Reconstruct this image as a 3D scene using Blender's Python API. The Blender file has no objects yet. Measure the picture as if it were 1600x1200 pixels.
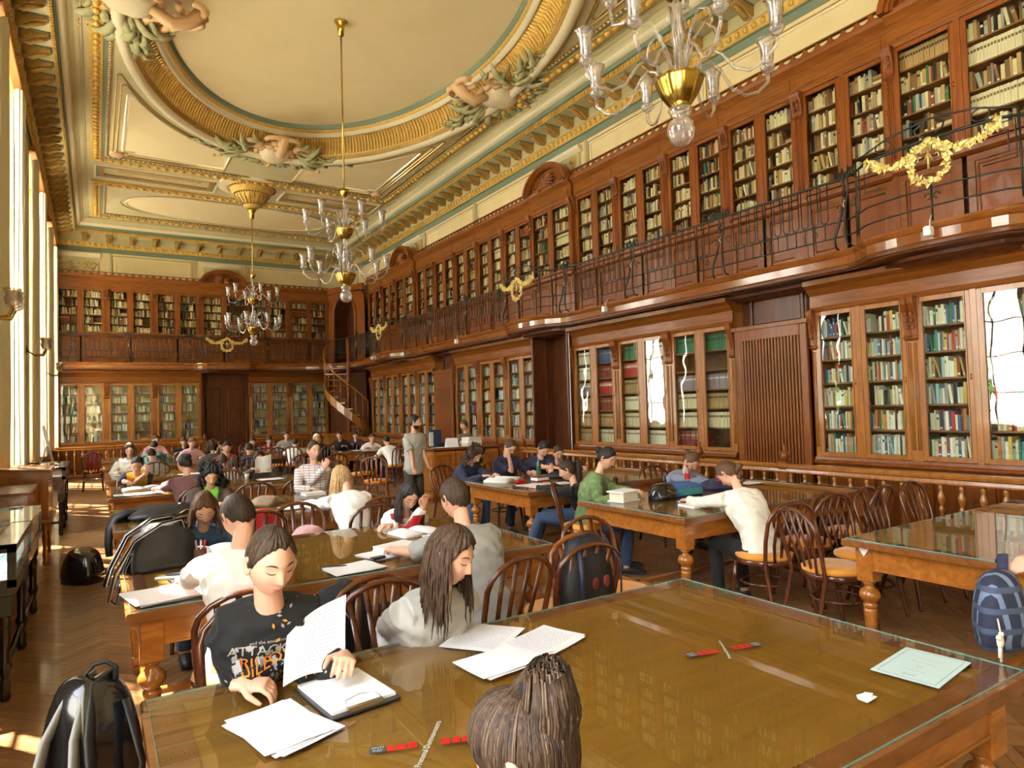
import bpy, math, random
import numpy as np
from mathutils import Vector, Matrix, Euler, Quaternion
from mathutils.bvhtree import BVHTree
random.seed(7)
RN = np.random.default_rng(11)
SC = bpy.context.scene
C = SC.collection
PI = math.pi

# ------------------------------------------------------------- camera
H = 1.72
YAW, PITCH, ROLL = math.radians(32.2324), math.radians(2.0590), math.radians(-1.63105)
_cy, _sy, _cp, _sp = math.cos(YAW), math.sin(YAW), math.cos(PITCH), math.sin(PITCH)
_f = Vector((_sy*_cp, _cy*_cp, _sp)); _r = Vector((_cy, -_sy, 0)); _u = _r.cross(_f)
_rr = _r*math.cos(ROLL)+_u*math.sin(ROLL); _uu = -_r*math.sin(ROLL)+_u*math.cos(ROLL)
cam_d = bpy.data.cameras.new('camera'); cam = bpy.data.objects.new('camera', cam_d); C.objects.link(cam)
cam_d.sensor_width = 36; cam_d.lens = 36*1034.09/1600; cam_d.clip_start = 0.05; cam_d.clip_end = 300
cam.matrix_world = Matrix(((_rr.x, _uu.x, -_f.x, 0), (_rr.y, _uu.y, -_f.y, 0), (_rr.z, _uu.z, -_f.z, H), (0, 0, 0, 1)))
SC.camera = cam

# ------------------------------------------------------------- light
SC.view_settings.view_transform = 'Standard'; SC.view_settings.look = 'None'
SC.view_settings.gamma = 1; SC.view_settings.use_curve_mapping = False
SC.view_settings.exposure = 0.15
cy = SC.cycles
cy.max_bounces = 7; cy.diffuse_bounces = 4; cy.glossy_bounces = 4; cy.transmission_bounces = 4; cy.transparent_max_bounces = 12
cy.caustics_reflective = False; cy.caustics_refractive = False; cy.sample_clamp_indirect = 6
cy.use_denoising = True; cy.use_adaptive_sampling = True; cy.adaptive_threshold = 0.03
try:
    cy.denoiser = 'OPENIMAGEDENOISE'
except Exception:
    pass
W = bpy.data.worlds.new('sky'); SC.world = W; W.use_nodes = True
nt = W.node_tree; nt.nodes.clear()
o_ = nt.nodes.new('ShaderNodeOutputWorld'); b_ = nt.nodes.new('ShaderNodeBackground')
tc = nt.nodes.new('ShaderNodeTexCoord'); sx = nt.nodes.new('ShaderNodeSeparateXYZ'); rp = nt.nodes.new('ShaderNodeValToRGB')
nt.links.new(tc.outputs['Generated'], sx.inputs[0]); nt.links.new(sx.outputs['Z'], rp.inputs[0])
rp.color_ramp.elements[0].position = 0.0; rp.color_ramp.elements[0].color = (1.0, 0.93, 0.80, 1)
rp.color_ramp.elements[1].position = 0.9; rp.color_ramp.elements[1].color = (0.75, 0.84, 1.0, 1)
e = rp.color_ramp.elements.new(0.3); e.color = (1.0, 0.96, 0.90, 1)
nt.links.new(rp.outputs[0], b_.inputs['Color']); b_.inputs['Strength'].default_value = 16.0
nt.links.new(b_.outputs[0], o_.inputs[0])
sd = bpy.data.lights.new('sun', 'SUN'); sd.energy = 80; sd.angle = math.radians(0.7); sd.color = (1.0, 0.93, 0.80)
sun = bpy.data.objects.new('sun', sd); C.objects.link(sun)
SUN_TO = Vector((-0.38, 0.50, 1.0)).normalized()
sun.rotation_euler = SUN_TO.to_track_quat('Z', 'Y').to_euler()
WIN_Y = [22.0, 16.7, 11.35, 6.05, 0.75, -4.5]      # window centres along the left wall

# ------------------------------------------------------------- materials
def mat(name, col, rough=0.5, metal=0.0, bump=0.0, bscale=40, col2=None, cscale=6, stretch=None, coat=0.0, spec=0.5, emit=None, trans=0.0, sheen=0.0, distort=0.7, detail=4, rnd=0.0, ramp=(0.35, 0.7)):
    m = bpy.data.materials.new(name); m.use_nodes = True; nt = m.node_tree; p = nt.nodes['Principled BSDF']
    def setc(i, c): p.inputs[i].default_value = (c[0], c[1], c[2], 1)
    setc('Base Color', col); p.inputs['Roughness'].default_value = rough; p.inputs['Metallic'].default_value = metal
    p.inputs['Coat Weight'].default_value = coat; p.inputs['Coat Roughness'].default_value = 0.06
    p.inputs['Specular IOR Level'].default_value = spec
    if sheen: p.inputs['Sheen Weight'].default_value = sheen
    if trans: p.inputs['Transmission Weight'].default_value = trans
    if emit: setc('Emission Color', emit[:3]); p.inputs['Emission Strength'].default_value = emit[3]
    tcn = None
    if col2 is not None or bump or rnd:
        tcn = nt.nodes.new('ShaderNodeTexCoord'); mp = nt.nodes.new('ShaderNodeMapping')
        nt.links.new(tcn.outputs['Object'], mp.inputs[0])
        if stretch: mp.inputs['Scale'].default_value = stretch
    last = None
    if col2 is not None:
        n = nt.nodes.new('ShaderNodeTexNoise'); n.inputs['Scale'].default_value = cscale; n.inputs['Detail'].default_value = detail; n.inputs['Distortion'].default_value = distort
        nt.links.new(mp.outputs[0], n.inputs['Vector'])
        r = nt.nodes.new('ShaderNodeValToRGB'); r.color_ramp.elements[0].color = (*col, 1); r.color_ramp.elements[1].color = (*col2, 1)
        r.color_ramp.elements[0].position = ramp[0]; r.color_ramp.elements[1].position = ramp[1]
        nt.links.new(n.outputs['Fac'], r.inputs[0]); last = r.outputs[0]
        nt.links.new(last, p.inputs['Base Color'])
    if rnd:
        oi = nt.nodes.new('ShaderNodeObjectInfo'); hs = nt.nodes.new('ShaderNodeHueSaturation'); mr = nt.nodes.new('ShaderNodeMapRange')
        mr.inputs['To Min'].default_value = 1-rnd; mr.inputs['To Max'].default_value = 1+rnd
        nt.links.new(oi.outputs['Random'], mr.inputs[0]); nt.links.new(mr.outputs[0], hs.inputs['Value'])
        if last: nt.links.new(last, hs.inputs['Color'])
        else: hs.inputs['Color'].default_value = (*col, 1)
        nt.links.new(hs.outputs[0], p.inputs['Base Color'])
    if bump:
        n2 = nt.nodes.new('ShaderNodeTexNoise'); n2.inputs['Scale'].default_value = bscale; n2.inputs['Detail'].default_value = 3
        nt.links.new(mp.outputs[0], n2.inputs['Vector'])
        bp_ = nt.nodes.new('ShaderNodeBump'); bp_.inputs['Strength'].default_value = bump; bp_.inputs['Distance'].default_value = 0.01
        nt.links.new(n2.outputs['Fac'], bp_.inputs['Height']); nt.links.new(bp_.outputs[0], p.inputs['Normal'])
    return m
def glassy(name, tint=(1, 1, 1), refl=1.0, rough=0.0, wav=0.0, wscale=3.0, base=0.04, mul=0.9):
    """thin clear pane: transparent, with a fresnel reflection"""
    m = bpy.data.materials.new(name); m.use_nodes = True; nt = m.node_tree; nt.nodes.clear()
    o = nt.nodes.new('ShaderNodeOutputMaterial'); t = nt.nodes.new('ShaderNodeBsdfTransparent'); g = nt.nodes.new('ShaderNodeBsdfGlossy'); mx = nt.nodes.new('ShaderNodeMixShader')
    t.inputs[0].default_value = (*tint, 1); g.inputs['Roughness'].default_value = rough; g.inputs[0].default_value = (refl, refl, refl, 1)
    lw = nt.nodes.new('ShaderNodeFresnel'); lw.inputs['IOR'].default_value = 1.5
    ma = nt.nodes.new('ShaderNodeMath'); ma.operation = 'MULTIPLY_ADD'; ma.inputs[1].default_value = mul; ma.inputs[2].default_value = base; ma.use_clamp = True
    ge = nt.nodes.new('ShaderNodeNewGeometry'); sb = nt.nodes.new('ShaderNodeMath'); sb.operation = 'SUBTRACT'; sb.inputs[0].default_value = 1; nt.links.new(ge.outputs['Backfacing'], sb.inputs[1])
    mu = nt.nodes.new('ShaderNodeMath'); mu.operation = 'MULTIPLY'; nt.links.new(ma.outputs[0], mu.inputs[0]); nt.links.new(sb.outputs[0], mu.inputs[1])
    nt.links.new(lw.outputs[0], ma.inputs[0]); nt.links.new(mu.outputs[0], mx.inputs[0])
    nt.links.new(t.outputs[0], mx.inputs[1]); nt.links.new(g.outputs[0], mx.inputs[2]); nt.links.new(mx.outputs[0], o.inputs[0])
    if wav:
        tcn = nt.nodes.new('ShaderNodeTexCoord'); n = nt.nodes.new('ShaderNodeTexNoise'); n.inputs['Scale'].default_value = wscale; n.inputs['Detail'].default_value = 1
        nt.links.new(tcn.outputs['Object'], n.inputs['Vector']); b = nt.nodes.new('ShaderNodeBump'); b.inputs['Strength'].default_value = wav; b.inputs['Distance'].default_value = 0.05
        nt.links.new(n.outputs['Fac'], b.inputs['Height'])
        for q in (g, ): nt.links.new(b.outputs[0], q.inputs['Normal'])
    return m
M = {}
M['wood'] = mat('carved_walnut', (0.14, 0.036, 0.005), 0.30, col2=(0.215, 0.063, 0.010), cscale=3, stretch=(6, 6, 0.8), coat=0.08, spec=0.28, bump=0.05, bscale=25)
M['woodl'] = mat('golden_oak', (0.235, 0.083, 0.013), 0.24, col2=(0.34, 0.13, 0.024), cscale=3, stretch=(6, 6, 0.8), coat=0.35, bump=0.05)
M['woodh'] = mat('walnut_boards', (0.14, 0.042, 0.007), 0.27, col2=(0.215, 0.069, 0.012), cscale=3, stretch=(.7, 5, 8), coat=0.08, spec=0.28, bump=0.05)
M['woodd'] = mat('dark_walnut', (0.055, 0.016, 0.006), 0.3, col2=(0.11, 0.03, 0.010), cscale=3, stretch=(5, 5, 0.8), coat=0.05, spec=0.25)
M['shelf'] = mat('shelf_wood', (0.20, 0.085, 0.025), 0.5, col2=(0.27, 0.12, 0.04), cscale=4, stretch=(5, 1, 5))
M['back'] = mat('bookcase_back', (0.12, 0.052, 0.018), 0.6, col2=(0.17, 0.075, 0.028), cscale=2)
M['chair'] = mat('bentwood', (0.075, 0.018, 0.007), 0.22, col2=(0.13, 0.035, 0.012), cscale=8, coat=0.5)
M['chairl'] = mat('bentwood_light', (0.22, 0.06, 0.014), 0.25, col2=(0.30, 0.09, 0.02), cscale=8, coat=0.4)
M['cushion'] = mat('ochre_velvet', (0.66, 0.25, 0.018), 0.8, col2=(0.78, 0.33, 0.03), cscale=5, sheen=0.4, bump=0.1, bscale=80)
M['tablew'] = mat('table_oak', (0.30, 0.098, 0.014), 0.25, col2=(0.43, 0.155, 0.025), cscale=4, stretch=(1.2, 5, 5), coat=0.4)
M['tabled'] = mat('table_rim', (0.17, 0.06, 0.016), 0.22, col2=(0.25, 0.095, 0.025), cscale=4, stretch=(1.2, 5, 5), coat=0.5)
M['tabletop'] = mat('table_top', (0.215, 0.098, 0.012), 0.35, col2=(0.285, 0.135, 0.018), cscale=2.2, stretch=(1, 9, 1), coat=0.0, detail=6, bump=0.02)
M['tableglass'] = glassy('table_glass', (0.95, 0.97, 0.95), 1.0, 0.01, base=0.02, mul=0.9)
M['glassedge'] = mat('glass_edge', (0.16, 0.30, 0.28), 0.1, spec=0.8)
M['case_glass'] = glassy('case_glass', (0.93, 0.96, 0.93), 0.95, 0.0, wav=0.05, wscale=2.3, base=0.06)
M['uglass'] = glassy('gallery_glass', (0.95, 0.95, 0.88), 0.7, 0.02, wav=0.08, wscale=2.0, base=-0.04)
M['winglass'] = glassy('window_glass', (0.97, 0.98, 0.98), 0.6)
M['plaster'] = mat('cream_plaster', (0.70, 0.56, 0.30), 0.75, col2=(0.78, 0.64, 0.36), cscale=1.2, bump=0.03, bscale=8)
M['ceil'] = mat('ceiling_plaster', (0.82, 0.67, 0.38), 0.8, col2=(0.87, 0.72, 0.43), cscale=0.8, bump=0.02, bscale=5)
M['ceilp'] = mat('ceiling_panel', (0.58, 0.50, 0.32), 0.8, col2=(0.65, 0.56, 0.38), cscale=0.9)
M['olive'] = mat('olive_paint', (0.50, 0.43, 0.23), 0.7, col2=(0.56, 0.49, 0.28), cscale=1.4)
M['teal'] = mat('sage_teal_paint', (0.16, 0.20, 0.135), 0.6)
M['ivory'] = mat('ivory_moulding', (0.80, 0.70, 0.48), 0.55)
M['gold'] = mat('old_gilding', (0.56, 0.34, 0.07), 0.5, 0.25, col2=(0.72, 0.47, 0.12), cscale=12, bump=0.25, bscale=60)
M['goldd'] = mat('dark_gilding', (0.30, 0.17, 0.035), 0.55, 0.2, col2=(0.44, 0.27, 0.07), cscale=14, bump=0.3, bscale=50)
M['rosy'] = mat('rosy_plaster', (0.66, 0.40, 0.20), 0.6, col2=(0.72, 0.50, 0.28), cscale=10)
M['sage'] = mat('sage_leaves', (0.30, 0.31, 0.15), 0.6, col2=(0.46, 0.42, 0.22), cscale=18, bump=0.2)
M['brass'] = mat('polished_brass', (0.55, 0.37, 0.08), 0.22, 1.0)
M['gilt'] = mat('bright_gilt', (0.66, 0.50, 0.17), 0.38, 0.6)
M['iron'] = mat('wrought_iron', (0.014, 0.016, 0.014), 0.5, 0.2)
M['black'] = mat('ebonised_wood', (0.012, 0.009, 0.008), 0.25, coat=0.4)
M['paper'] = mat('white_paper', (0.86, 0.86, 0.88), 0.8, col2=(0.80, 0.81, 0.86), cscale=30, stretch=(1, 8, 1))
M['paperw'] = mat('written_paper', (0.74, 0.74, 0.80), 0.8, col2=(0.86, 0.86, 0.88), cscale=28, stretch=(1, 7, 1), distort=3)
M['white'] = mat('white_plastic', (0.8, 0.8, 0.76), 0.4)
M['skin'] = mat('skin', (0.66, 0.36, 0.25), 0.5, col2=(0.71, 0.41, 0.29), cscale=9)
M['ext'] = mat('sun_bounce_paving', (0.80, 0.73, 0.58), 0.9)  # kept pale so the added ground reflects sun indoors

# ------------------------------------------------------------- mesh helpers
class MB:
    """collects shapes, each with a material slot, for ONE mesh object"""
    def __init__(s): s.v = []; s.f = []; s.m = []; s.sm = []
    def add(s, vs, fs, mi=0, smooth=False):
        b = len(s.v); s.v.extend([tuple(map(float, q)) for q in vs])
        for f in fs: s.f.append(tuple(i+b for i in f)); s.m.append(mi); s.sm.append(smooth)
        return s
    def box(s, x0, x1, y0, y1, z0, z1, mi=0, T=None):
        vs = [(x0, y0, z0), (x1, y0, z0), (x1, y1, z0), (x0, y1, z0), (x0, y0, z1), (x1, y0, z1), (x1, y1, z1), (x0, y1, z1)]
        if T is not None: vs = [T @ Vector(q) for q in vs]
        return s.add(vs, [(0, 3, 2, 1), (4, 5, 6, 7), (0, 1, 5, 4), (1, 2, 6, 5), (2, 3, 7, 6), (3, 0, 4, 7)], mi)
    def bbox(s, x0, x1, y0, y1, z0, z1, b=0.01, mi=0, T=None):
        """box with chamfered vertical and top/bottom edges"""
        r = []
        for z, k in ((z0, b), (z0+b, 0), (z1-b, 0), (z1, b)):
            r.append([(x0+k+b, y0+k, z), (x1-k-b, y0+k, z), (x1-k, y0+k+b, z), (x1-k, y1-k-b, z), (x1-k-b, y1-k, z), (x0+k+b, y1-k, z), (x0+k, y1-k-b, z), (x0+k, y0+k+b, z)])
        return s.rings(r, mi, True, True, False, T)
    def rings(s, rs, mi=0, cap0=True, cap1=True, smooth=True, T=None, closed=True):
        n = len(rs[0]); vs = [q for r in rs for q in r]
        if T is not None: vs = [T @ Vector(q) for q in vs]
        fs = []
        for i in range(len(rs)-1):
            for j in range(n if closed else n-1):
                k = (j+1) % n
                fs.append((i*n+j, i*n+k, (i+1)*n+k, (i+1)*n+j))
        if cap0: fs.append(tuple(range(n-1, -1, -1)))
        if cap1: fs.append(tuple((len(rs)-1)*n+j for j in range(n)))
        return s.add(vs, fs, mi, smooth)
    def tube(s, pts, r, n=6, mi=0, T=None, cap=True, smooth=True, flat=1.0, up=None):
        pts = [Vector(p) for p in pts]; rr = r if hasattr(r, '__len__') else [r]*len(pts)
        t0 = (pts[1]-pts[0]).normalized()
        a = Vector(up) if up is not None else (Vector((0, 0, 1)) if abs(t0.z) < 0.9 else Vector((1, 0, 0)))
        rs = []
        for i, p in enumerate(pts):
            t = (pts[min(i+1, len(pts)-1)]-pts[max(i-1, 0)])
            t = t.normalized() if t.length > 1e-9 else t0
            u = a - t*a.dot(t)
            u = u.normalized() if u.length > 1e-6 else t.orthogonal().normalized()
            if up is None: a = u
            w = t.cross(u)
            rs.append([p + u*(math.cos(2*PI*k/n)*rr[i]*flat) + w*(math.sin(2*PI*k/n)*rr[i]) for k in range(n)])
        return s.rings(rs, mi, cap, cap, smooth, T)
    def lathe(s, prof, n=12, mi=0, c=(0, 0, 0), T=None, cap=True, smooth=True, sq=None):
        """prof: (r, z) pairs; sq = index range of profile that is square"""
        rs = []
        for i, (r, z) in enumerate(prof):
            rs.append([(c[0]+r*math.cos(2*PI*(k+.5)/n), c[1]+r*math.sin(2*PI*(k+.5)/n), c[2]+z) for k in range(n)])
        return s.rings(rs, mi, cap, cap, smooth, T)
    def ball(s, c, r, n=8, m=6, mi=0, T=None):
        r = r if hasattr(r, '__len__') else (r, r, r)
        rs = []
        for i in range(m+1):
            a = PI*i/m; q = max(math.sin(a), 0.02)
            rs.append([(c[0]+r[0]*q*math.cos(2*PI*k/n), c[1]+r[1]*q*math.sin(2*PI*k/n), c[2]-r[2]*math.cos(a)) for k in range(n)])
        return s.rings(rs, mi, True, True, True, T)
    def prism(s, poly, a0, a1, axis='y', mi=0, T=None, cap=True):
        """extrude polygon (2D) along axis; poly in (x,z) for y, (y,z) for x, (x,y) for z"""
        def P(q, a): return {'y': (q[0], a, q[1]), 'x': (a, q[0], q[1]), 'z': (q[0], q[1], a)}[axis]
        return s.rings([[P(q, a0) for q in poly], [P(q, a1) for q in poly]], mi, cap, cap, False, T)
    def build(s, name, mats, parent=None, loc=None, rotz=None):
        o = bpy.data.objects.new(name, s.mesh(name, mats)); C.objects.link(o)
        if parent is not None: o.parent = parent
        if loc is not None: o.location = loc
        if rotz is not None: o.rotation_euler = (0, 0, rotz)
        return o
    def mesh(s, name, mats):
        me = bpy.data.meshes.new(name)
        me.from_pydata(s.v, [], s.f)
        if not isinstance(mats, (list, tuple)): mats = [mats]
        for m in mats: me.materials.append(M[m] if isinstance(m, str) else m)
        me.polygons.foreach_set('material_index', s.m); me.polygons.foreach_set('use_smooth', s.sm)
        me.update(); return me
def inst(name, me, parent=None, loc=(0, 0, 0), rot=(0, 0, 0), scale=None):
    o = bpy.data.objects.new(name, me); C.objects.link(o); o.location = loc; o.rotation_euler = rot
    if scale is not None: o.scale = scale
    if parent is not None: o.parent = parent
    return o
def tag(o, label=None, cat=None, group=None, kind=None):
    if label: o['label'] = label
    if cat: o['category'] = cat
    if group: o['group'] = group
    if kind: o['kind'] = kind
    return o
def thing(name, label, cat, loc=(0, 0, 0), rotz=0, group=None):
    o = bpy.data.objects.new(name, None); C.objects.link(o); o.location = loc; o.rotation_euler = (0, 0, rotz); o.empty_display_size = 0.05
    return tag(o, label, cat, group)
def kids(o):
    return [c for c in bpy.data.objects if c.parent is o]
def copy_tree(o, parent=None, _map=None):
    if _map is None:
        _map = {}
        for c in bpy.data.objects:
            if c.parent: _map.setdefault(c.parent.name, []).append(c)
    c = o.copy(); C.objects.link(c)
    if parent is not None: c.parent = parent
    for ch in _map.get(o.name, []): copy_tree(ch, c, _map)
    return c
def RZ(a, loc=(0, 0, 0)): return Matrix.Translation(loc) @ Matrix.Rotation(a, 4, 'Z')
def arc(c, r, a0, a1, n, ax='xz'):
    out = []
    for i in range(n+1):
        a = a0+(a1-a0)*i/n; u, v = r*math.cos(a), r*math.sin(a)
        out.append((c[0]+u, c[1], c[2]+v) if ax == 'xz' else ((c[0], c[1]+u, c[2]+v) if ax == 'yz' else (c[0]+u, c[1]+v, c[2])))
    return out
ORD = ['first', 'second', 'third', 'fourth', 'fifth', 'sixth', 'seventh', 'eighth', 'ninth', 'tenth', 'eleventh', 'twelfth', 'thirteenth', 'fourteenth', 'fifteenth', 'sixteenth', 'seventeenth', 'eighteenth', 'nineteenth', 'twentieth']
def ordn(i):
    if i < len(ORD): return ORD[i]
    return 'twenty-' + ORD[i-20] if i < 29 else 'thirtieth' if i == 29 else 'thirty-' + ORD[(i-30) % 9]
# ============================================================= the room
XL, XR, YE, YB, ZC = -1.05, 8.17, 24.15, -6.5, 7.8
AC = [3.28, 10.77, 18.26]                    # centres of the arched bays along the right wall
# ---- floor: herringbone parquet
M['fl'] = [mat('parquet_oak_%d' % i, c, 0.30, col2=d, cscale=5, stretch=(3, 3, 1), coat=0.25, rnd=0.12) for i, (c, d) in enumerate([
    ((0.24, 0.115, 0.040), (0.32, 0.16, 0.060)), ((0.19, 0.087, 0.030), (0.26, 0.125, 0.045)), ((0.28, 0.14, 0.050), (0.36, 0.19, 0.075)), ((0.21, 0.10, 0.035), (0.29, 0.14, 0.055))])]
b = MB().box(XL-0.6, XR+1.2, YB-.2, YE+.3, -0.2, -0.013)
floor = tag(b.build('floor', mat('floor_joint', (0.045, 0.022, 0.010), 0.7)), kind='structure')
PW, PN = 0.075, 5
near, far = [], []
s45 = math.sqrt(.5)
for i in range(-420, 420):
    for j in range(-50, 50):
        for v in (0, 1):
            if v == 0: x0, y0, w, h = i+j*PN, i-j*PN, PN, 1
            else: x0, y0, w, h = i+PN+j*PN, i+1-PN-j*PN, 1, PN
            cx, cy_ = (x0+w/2)*PW, (y0+h/2)*PW
            X, Y = (cx-cy_)*s45+3.0, (cx+cy_)*s45+9.0
            if not (XL-.2 < X < XR and 0.3 < Y < YE): continue
            (near if (X < 0.35 and 3.1 < Y) else far).append((X, Y, v))
near.sort(key=lambda q: q[1]); far += near[300:]; near = near[:300]
def plank_mb(mb, X, Y, v, mi):
    T = RZ(PI/4 + (PI/2 if v else 0), (X, Y, 0)); l, w = PN*PW/2-.0012, PW/2-.0012; d = random.uniform(0, .0012)
    vs = [(-l, -w, -.014), (l, -w, -.014), (l, w, -.014), (-l, w, -.014), (-l+.001, -w+.001, -d), (l-.001, -w+.001, -d), (l-.001, w-.001, -d), (-l+.001, w-.001, -d)]
    mb.add([T @ Vector(q) for q in vs], [(4, 5, 6, 7), (0, 1, 5, 4), (1, 2, 6, 5), (2, 3, 7, 6), (3, 0, 4, 7)], mi)
b = MB()
for X, Y, v in far: plank_mb(b, X, Y, v, random.randrange(4))
o = b.build('planks', M['fl'], floor); o['kind'] = 'stuff'
pms = []
for k in range(4):
    b = MB(); l, w = PN*PW/2-.0012, PW/2-.0012
    b.box(-l, l, -w, w, -.014, -.0004*k); pms.append(b.mesh('plank', M['fl'][k]))
for X, Y, v in near: inst('plank', random.choice(pms), floor, (X, Y, 0), (0, 0, PI/4+(PI/2 if v else 0)))

# ---- walls
b = MB()
ys = [YB]
for wy in sorted(WIN_Y): ys += [wy-1.25, wy+1.25]
ys.append(YE+.2)
for i in range(0, len(ys), 2): b.box(XL-.5, XL, ys[i], ys[i+1], 0, ZC)
for wy in WIN_Y: b.box(XL-.5, XL, wy-1.25, wy+1.25, 0, 0.88); b.box(XL-.5, XL, wy-1.25, wy+1.25, 6.88, ZC)
tag(b.build('wall_left', 'olive'), kind='structure')
b = MB().box(XR, XR+.3, YB, 10.12, 0, 8.1).box(XR, XR+.3, 11.2, YE+.2, 0, 8.1).box(XR, XR+.3, 10.12, 11.2, 3.2, 8.1)
tag(b.build('wall_right', 'plaster'), kind='structure')
tag(MB().box(XL-.5, XR+.3, YE, YE+.3, 0, 8.1).build('wall_far', 'plaster'), kind='structure')
tag(MB().box(XL-.5, XR+.3, YB-.3, YB, 0, 8.1).build('wall_back', 'plaster'), kind='structure')
# wooden dado between the windows
b = MB()
for i in range(0, len(ys), 2):
    b.box(XL, XL+.03, ys[i], ys[i+1], 0, .95); b.box(XL, XL+.06, ys[i], ys[i+1], .93, .99)
for wy in WIN_Y: b.box(XL, XL+.03, wy-1.25, wy+1.25, 0, .86)
tag(b.build('trim_1', 'woodl'), kind='structure')
# ---- windows
M['wframe'] = mat('white_window_paint', (0.62, 0.60, 0.50), 0.4)
M['curtain'] = mat('cream_curtain', (0.80, 0.76, 0.60), 0.9)
M['pelmet'] = mat('pelmet_wood', (0.42, 0.14, 0.03), 0.4)
def window(n, wy):
    w = tag(thing('window_%d' % n, None, None, (XL-.3, wy, 0)), kind='structure')
    b = MB()
    for y in (-1.25, 1.17): b.box(-.05, .05, y, y+.08, .9, 6.88)
    for z in (.88, 6.80): b.box(-.05, .05, -1.25, 1.25, z, z+.08)
    b.box(-.06, .06, -1.25, 1.25, 4.9, 5.02); b.box(-.06, .06, -.06, .06, .9, 6.85)
    b.build('window_frame', 'wframe', w)
    sm = MB()
    for k in range(5): sm.box(-.015, .015, -.56, .56, 1.0+.78*k-.012+.0, 1.0+.78*k+.012)
    sm.box(-.015, .015, -.015, .015, .96, 4.9)
    for y in (-.57, .54): sm.box(-.03, .03, y, y+.04, .96, 4.9)
    sm.box(-.03, .03, -.56, .56, .95, 1.0); sm.box(-.03, .03, -.56, .56, 4.86, 4.9)
    me = sm.mesh('sash', [M['wframe']]); pn = MB().box(-.003, .003, -.55, .55, .97, 4.88).mesh('pane', [M['winglass']])
    pt = MB().box(-.003, .003, -.58, .58, 5.02, 6.8).mesh('pane', [M['winglass']])
    for y in (-.61, .61):
        s = inst('sash', me, w, (0, y, 0)); inst('pane', pn, s)
        inst('pane', pt, w, (0, y, 0))
    MB().box(-.1, .33, -1.25, 1.25, .86, .90).build('window_sill', 'woodl', w)
    # glazing bars of the fanlight
    f = MB()
    for y in (-.61, .61): f.box(-.015, .015, y-.015, y+.015, 5.0, 6.8)
    f.box(-.015, .015, -1.2, 1.2, 5.9, 5.93); f.build('glazing_bars', 'wframe', w)
def curtain(wy, side, lab):
    b = MB(); n = 40; rs = []
    for z in (0.95, 2.0, 3.4, 5.0, 6.75):
        r = []
        for i in range(n+1):
            t = i/n; y = t*(.34+.06*math.sin(z*1.3+wy)); r.append((.05*math.sin(i*1.25)+.012*math.sin(i*.5+z), y, z))
        rs.append(r)
    back = [[(q[0]-.006, q[1], q[2]) for q in r] for r in rs]
    for k in range(len(rs)-1):
        for i in range(n):
            b.add([rs[k][i], rs[k][i+1], rs[k+1][i+1], rs[k+1][i]], [(0, 1, 2, 3)], 0, True)
            b.add([back[k][i], back[k][i+1], back[k+1][i+1], back[k+1][i]], [(3, 2, 1, 0)], 0, True)
    o = b.build('curtain', 'curtain'); o.location = (XL+.10, wy+side*1.27 if side > 0 else wy-1.27, 0)
    if side > 0: o.scale = (1, -1, 1)
    tag(o, lab, 'curtain')
for i, wy in enumerate(WIN_Y):
    window(i+1, wy)
    nm = ['the window nearest the end wall', 'the second window from the end wall', 'the third window from the end wall', 'the fourth window from the end wall', 'the fifth window from the end wall', 'the sixth window from the end wall'][i]
    for sd_, w_ in ((1, 'far'), (-1, 'near')):
        if i < 4: curtain(wy, sd_, 'cream curtain hanging at the %s side of %s' % (w_, nm))
    p = MB().bbox(XL, XL+.12, wy-1.4, wy+1.4, 6.86, 6.96, .01).build('pelmet', 'pelmet')
    tag(p, 'narrow wooden pelmet above %s' % nm, 'pelmet')
# unseen pale paving, added to bounce sunlight onto the ceiling; trees outside
tag(MB().box(-60, XL-.5, -40, 70, -1.5, -1.3).build('ground', 'ext'), kind='structure')
M['leaf'] = mat('tree_leaf', (0.17, 0.30, 0.035), 0.6, col2=(0.34, 0.46, 0.08), cscale=1.5)
M['bark'] = mat('bark', (0.10, 0.06, 0.035), 0.9)
def tree(x, y, h, r, n, lab):
    t = thing('tree', lab, 'tree', (x, y, -1.3), 0, None)
    rng = np.random.default_rng(int(x*10+y*7+500)); b = MB()
    for k in range(n):
        u = rng.normal(size=3); u /= np.linalg.norm(u); q = rng.uniform(.35, 1)**.5
        p = Vector((u[0]*r*q, u[1]*r*q*1.15, h+u[2]*r*q*1.25)); s_ = rng.uniform(.18, .42)
        T = Matrix.Translation(p) @ Euler(rng.uniform(0, 6.28, 3)).to_matrix().to_4x4()
        b.add([T @ Vector(q2) for q2 in ((-s_, 0, 0), (0, -s_*.5, .02), (s_, 0, 0), (0, s_*.5, .02))], [(0, 1, 2, 3)])
    o = b.build('foliage', 'leaf', t); o['kind'] = 'stuff'
    MB().tube([(0, 0, -.2), (.1, 0, h*.5), (0, .1, h)], [.3, .22, .1], 8).build('trunk', 'bark', t)
for a in [(-13.0, 14.5, 3.2, 2.6, 1500, 'low round tree outside the third window from the end wall'), (-13.5, 22.5, 3.4, 2.6, 1500, 'low round tree outside the second window from the end wall'),
          (-13.0, 5.5, 3.2, 2.4, 1400, 'low round tree outside the fourth window from the end wall'), (-5.6, 11.7, 16.6, 2.3, 240, 'tall tree outside the fourth window from the end wall'),
          (-5.6, 17.0, 16.6, 2.3, 240, 'tall tree outside the third window from the end wall'), (-5.6, 22.3, 16.6, 2.3, 240, 'tall tree outside the second window from the end wall')]: tree(*a)

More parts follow.
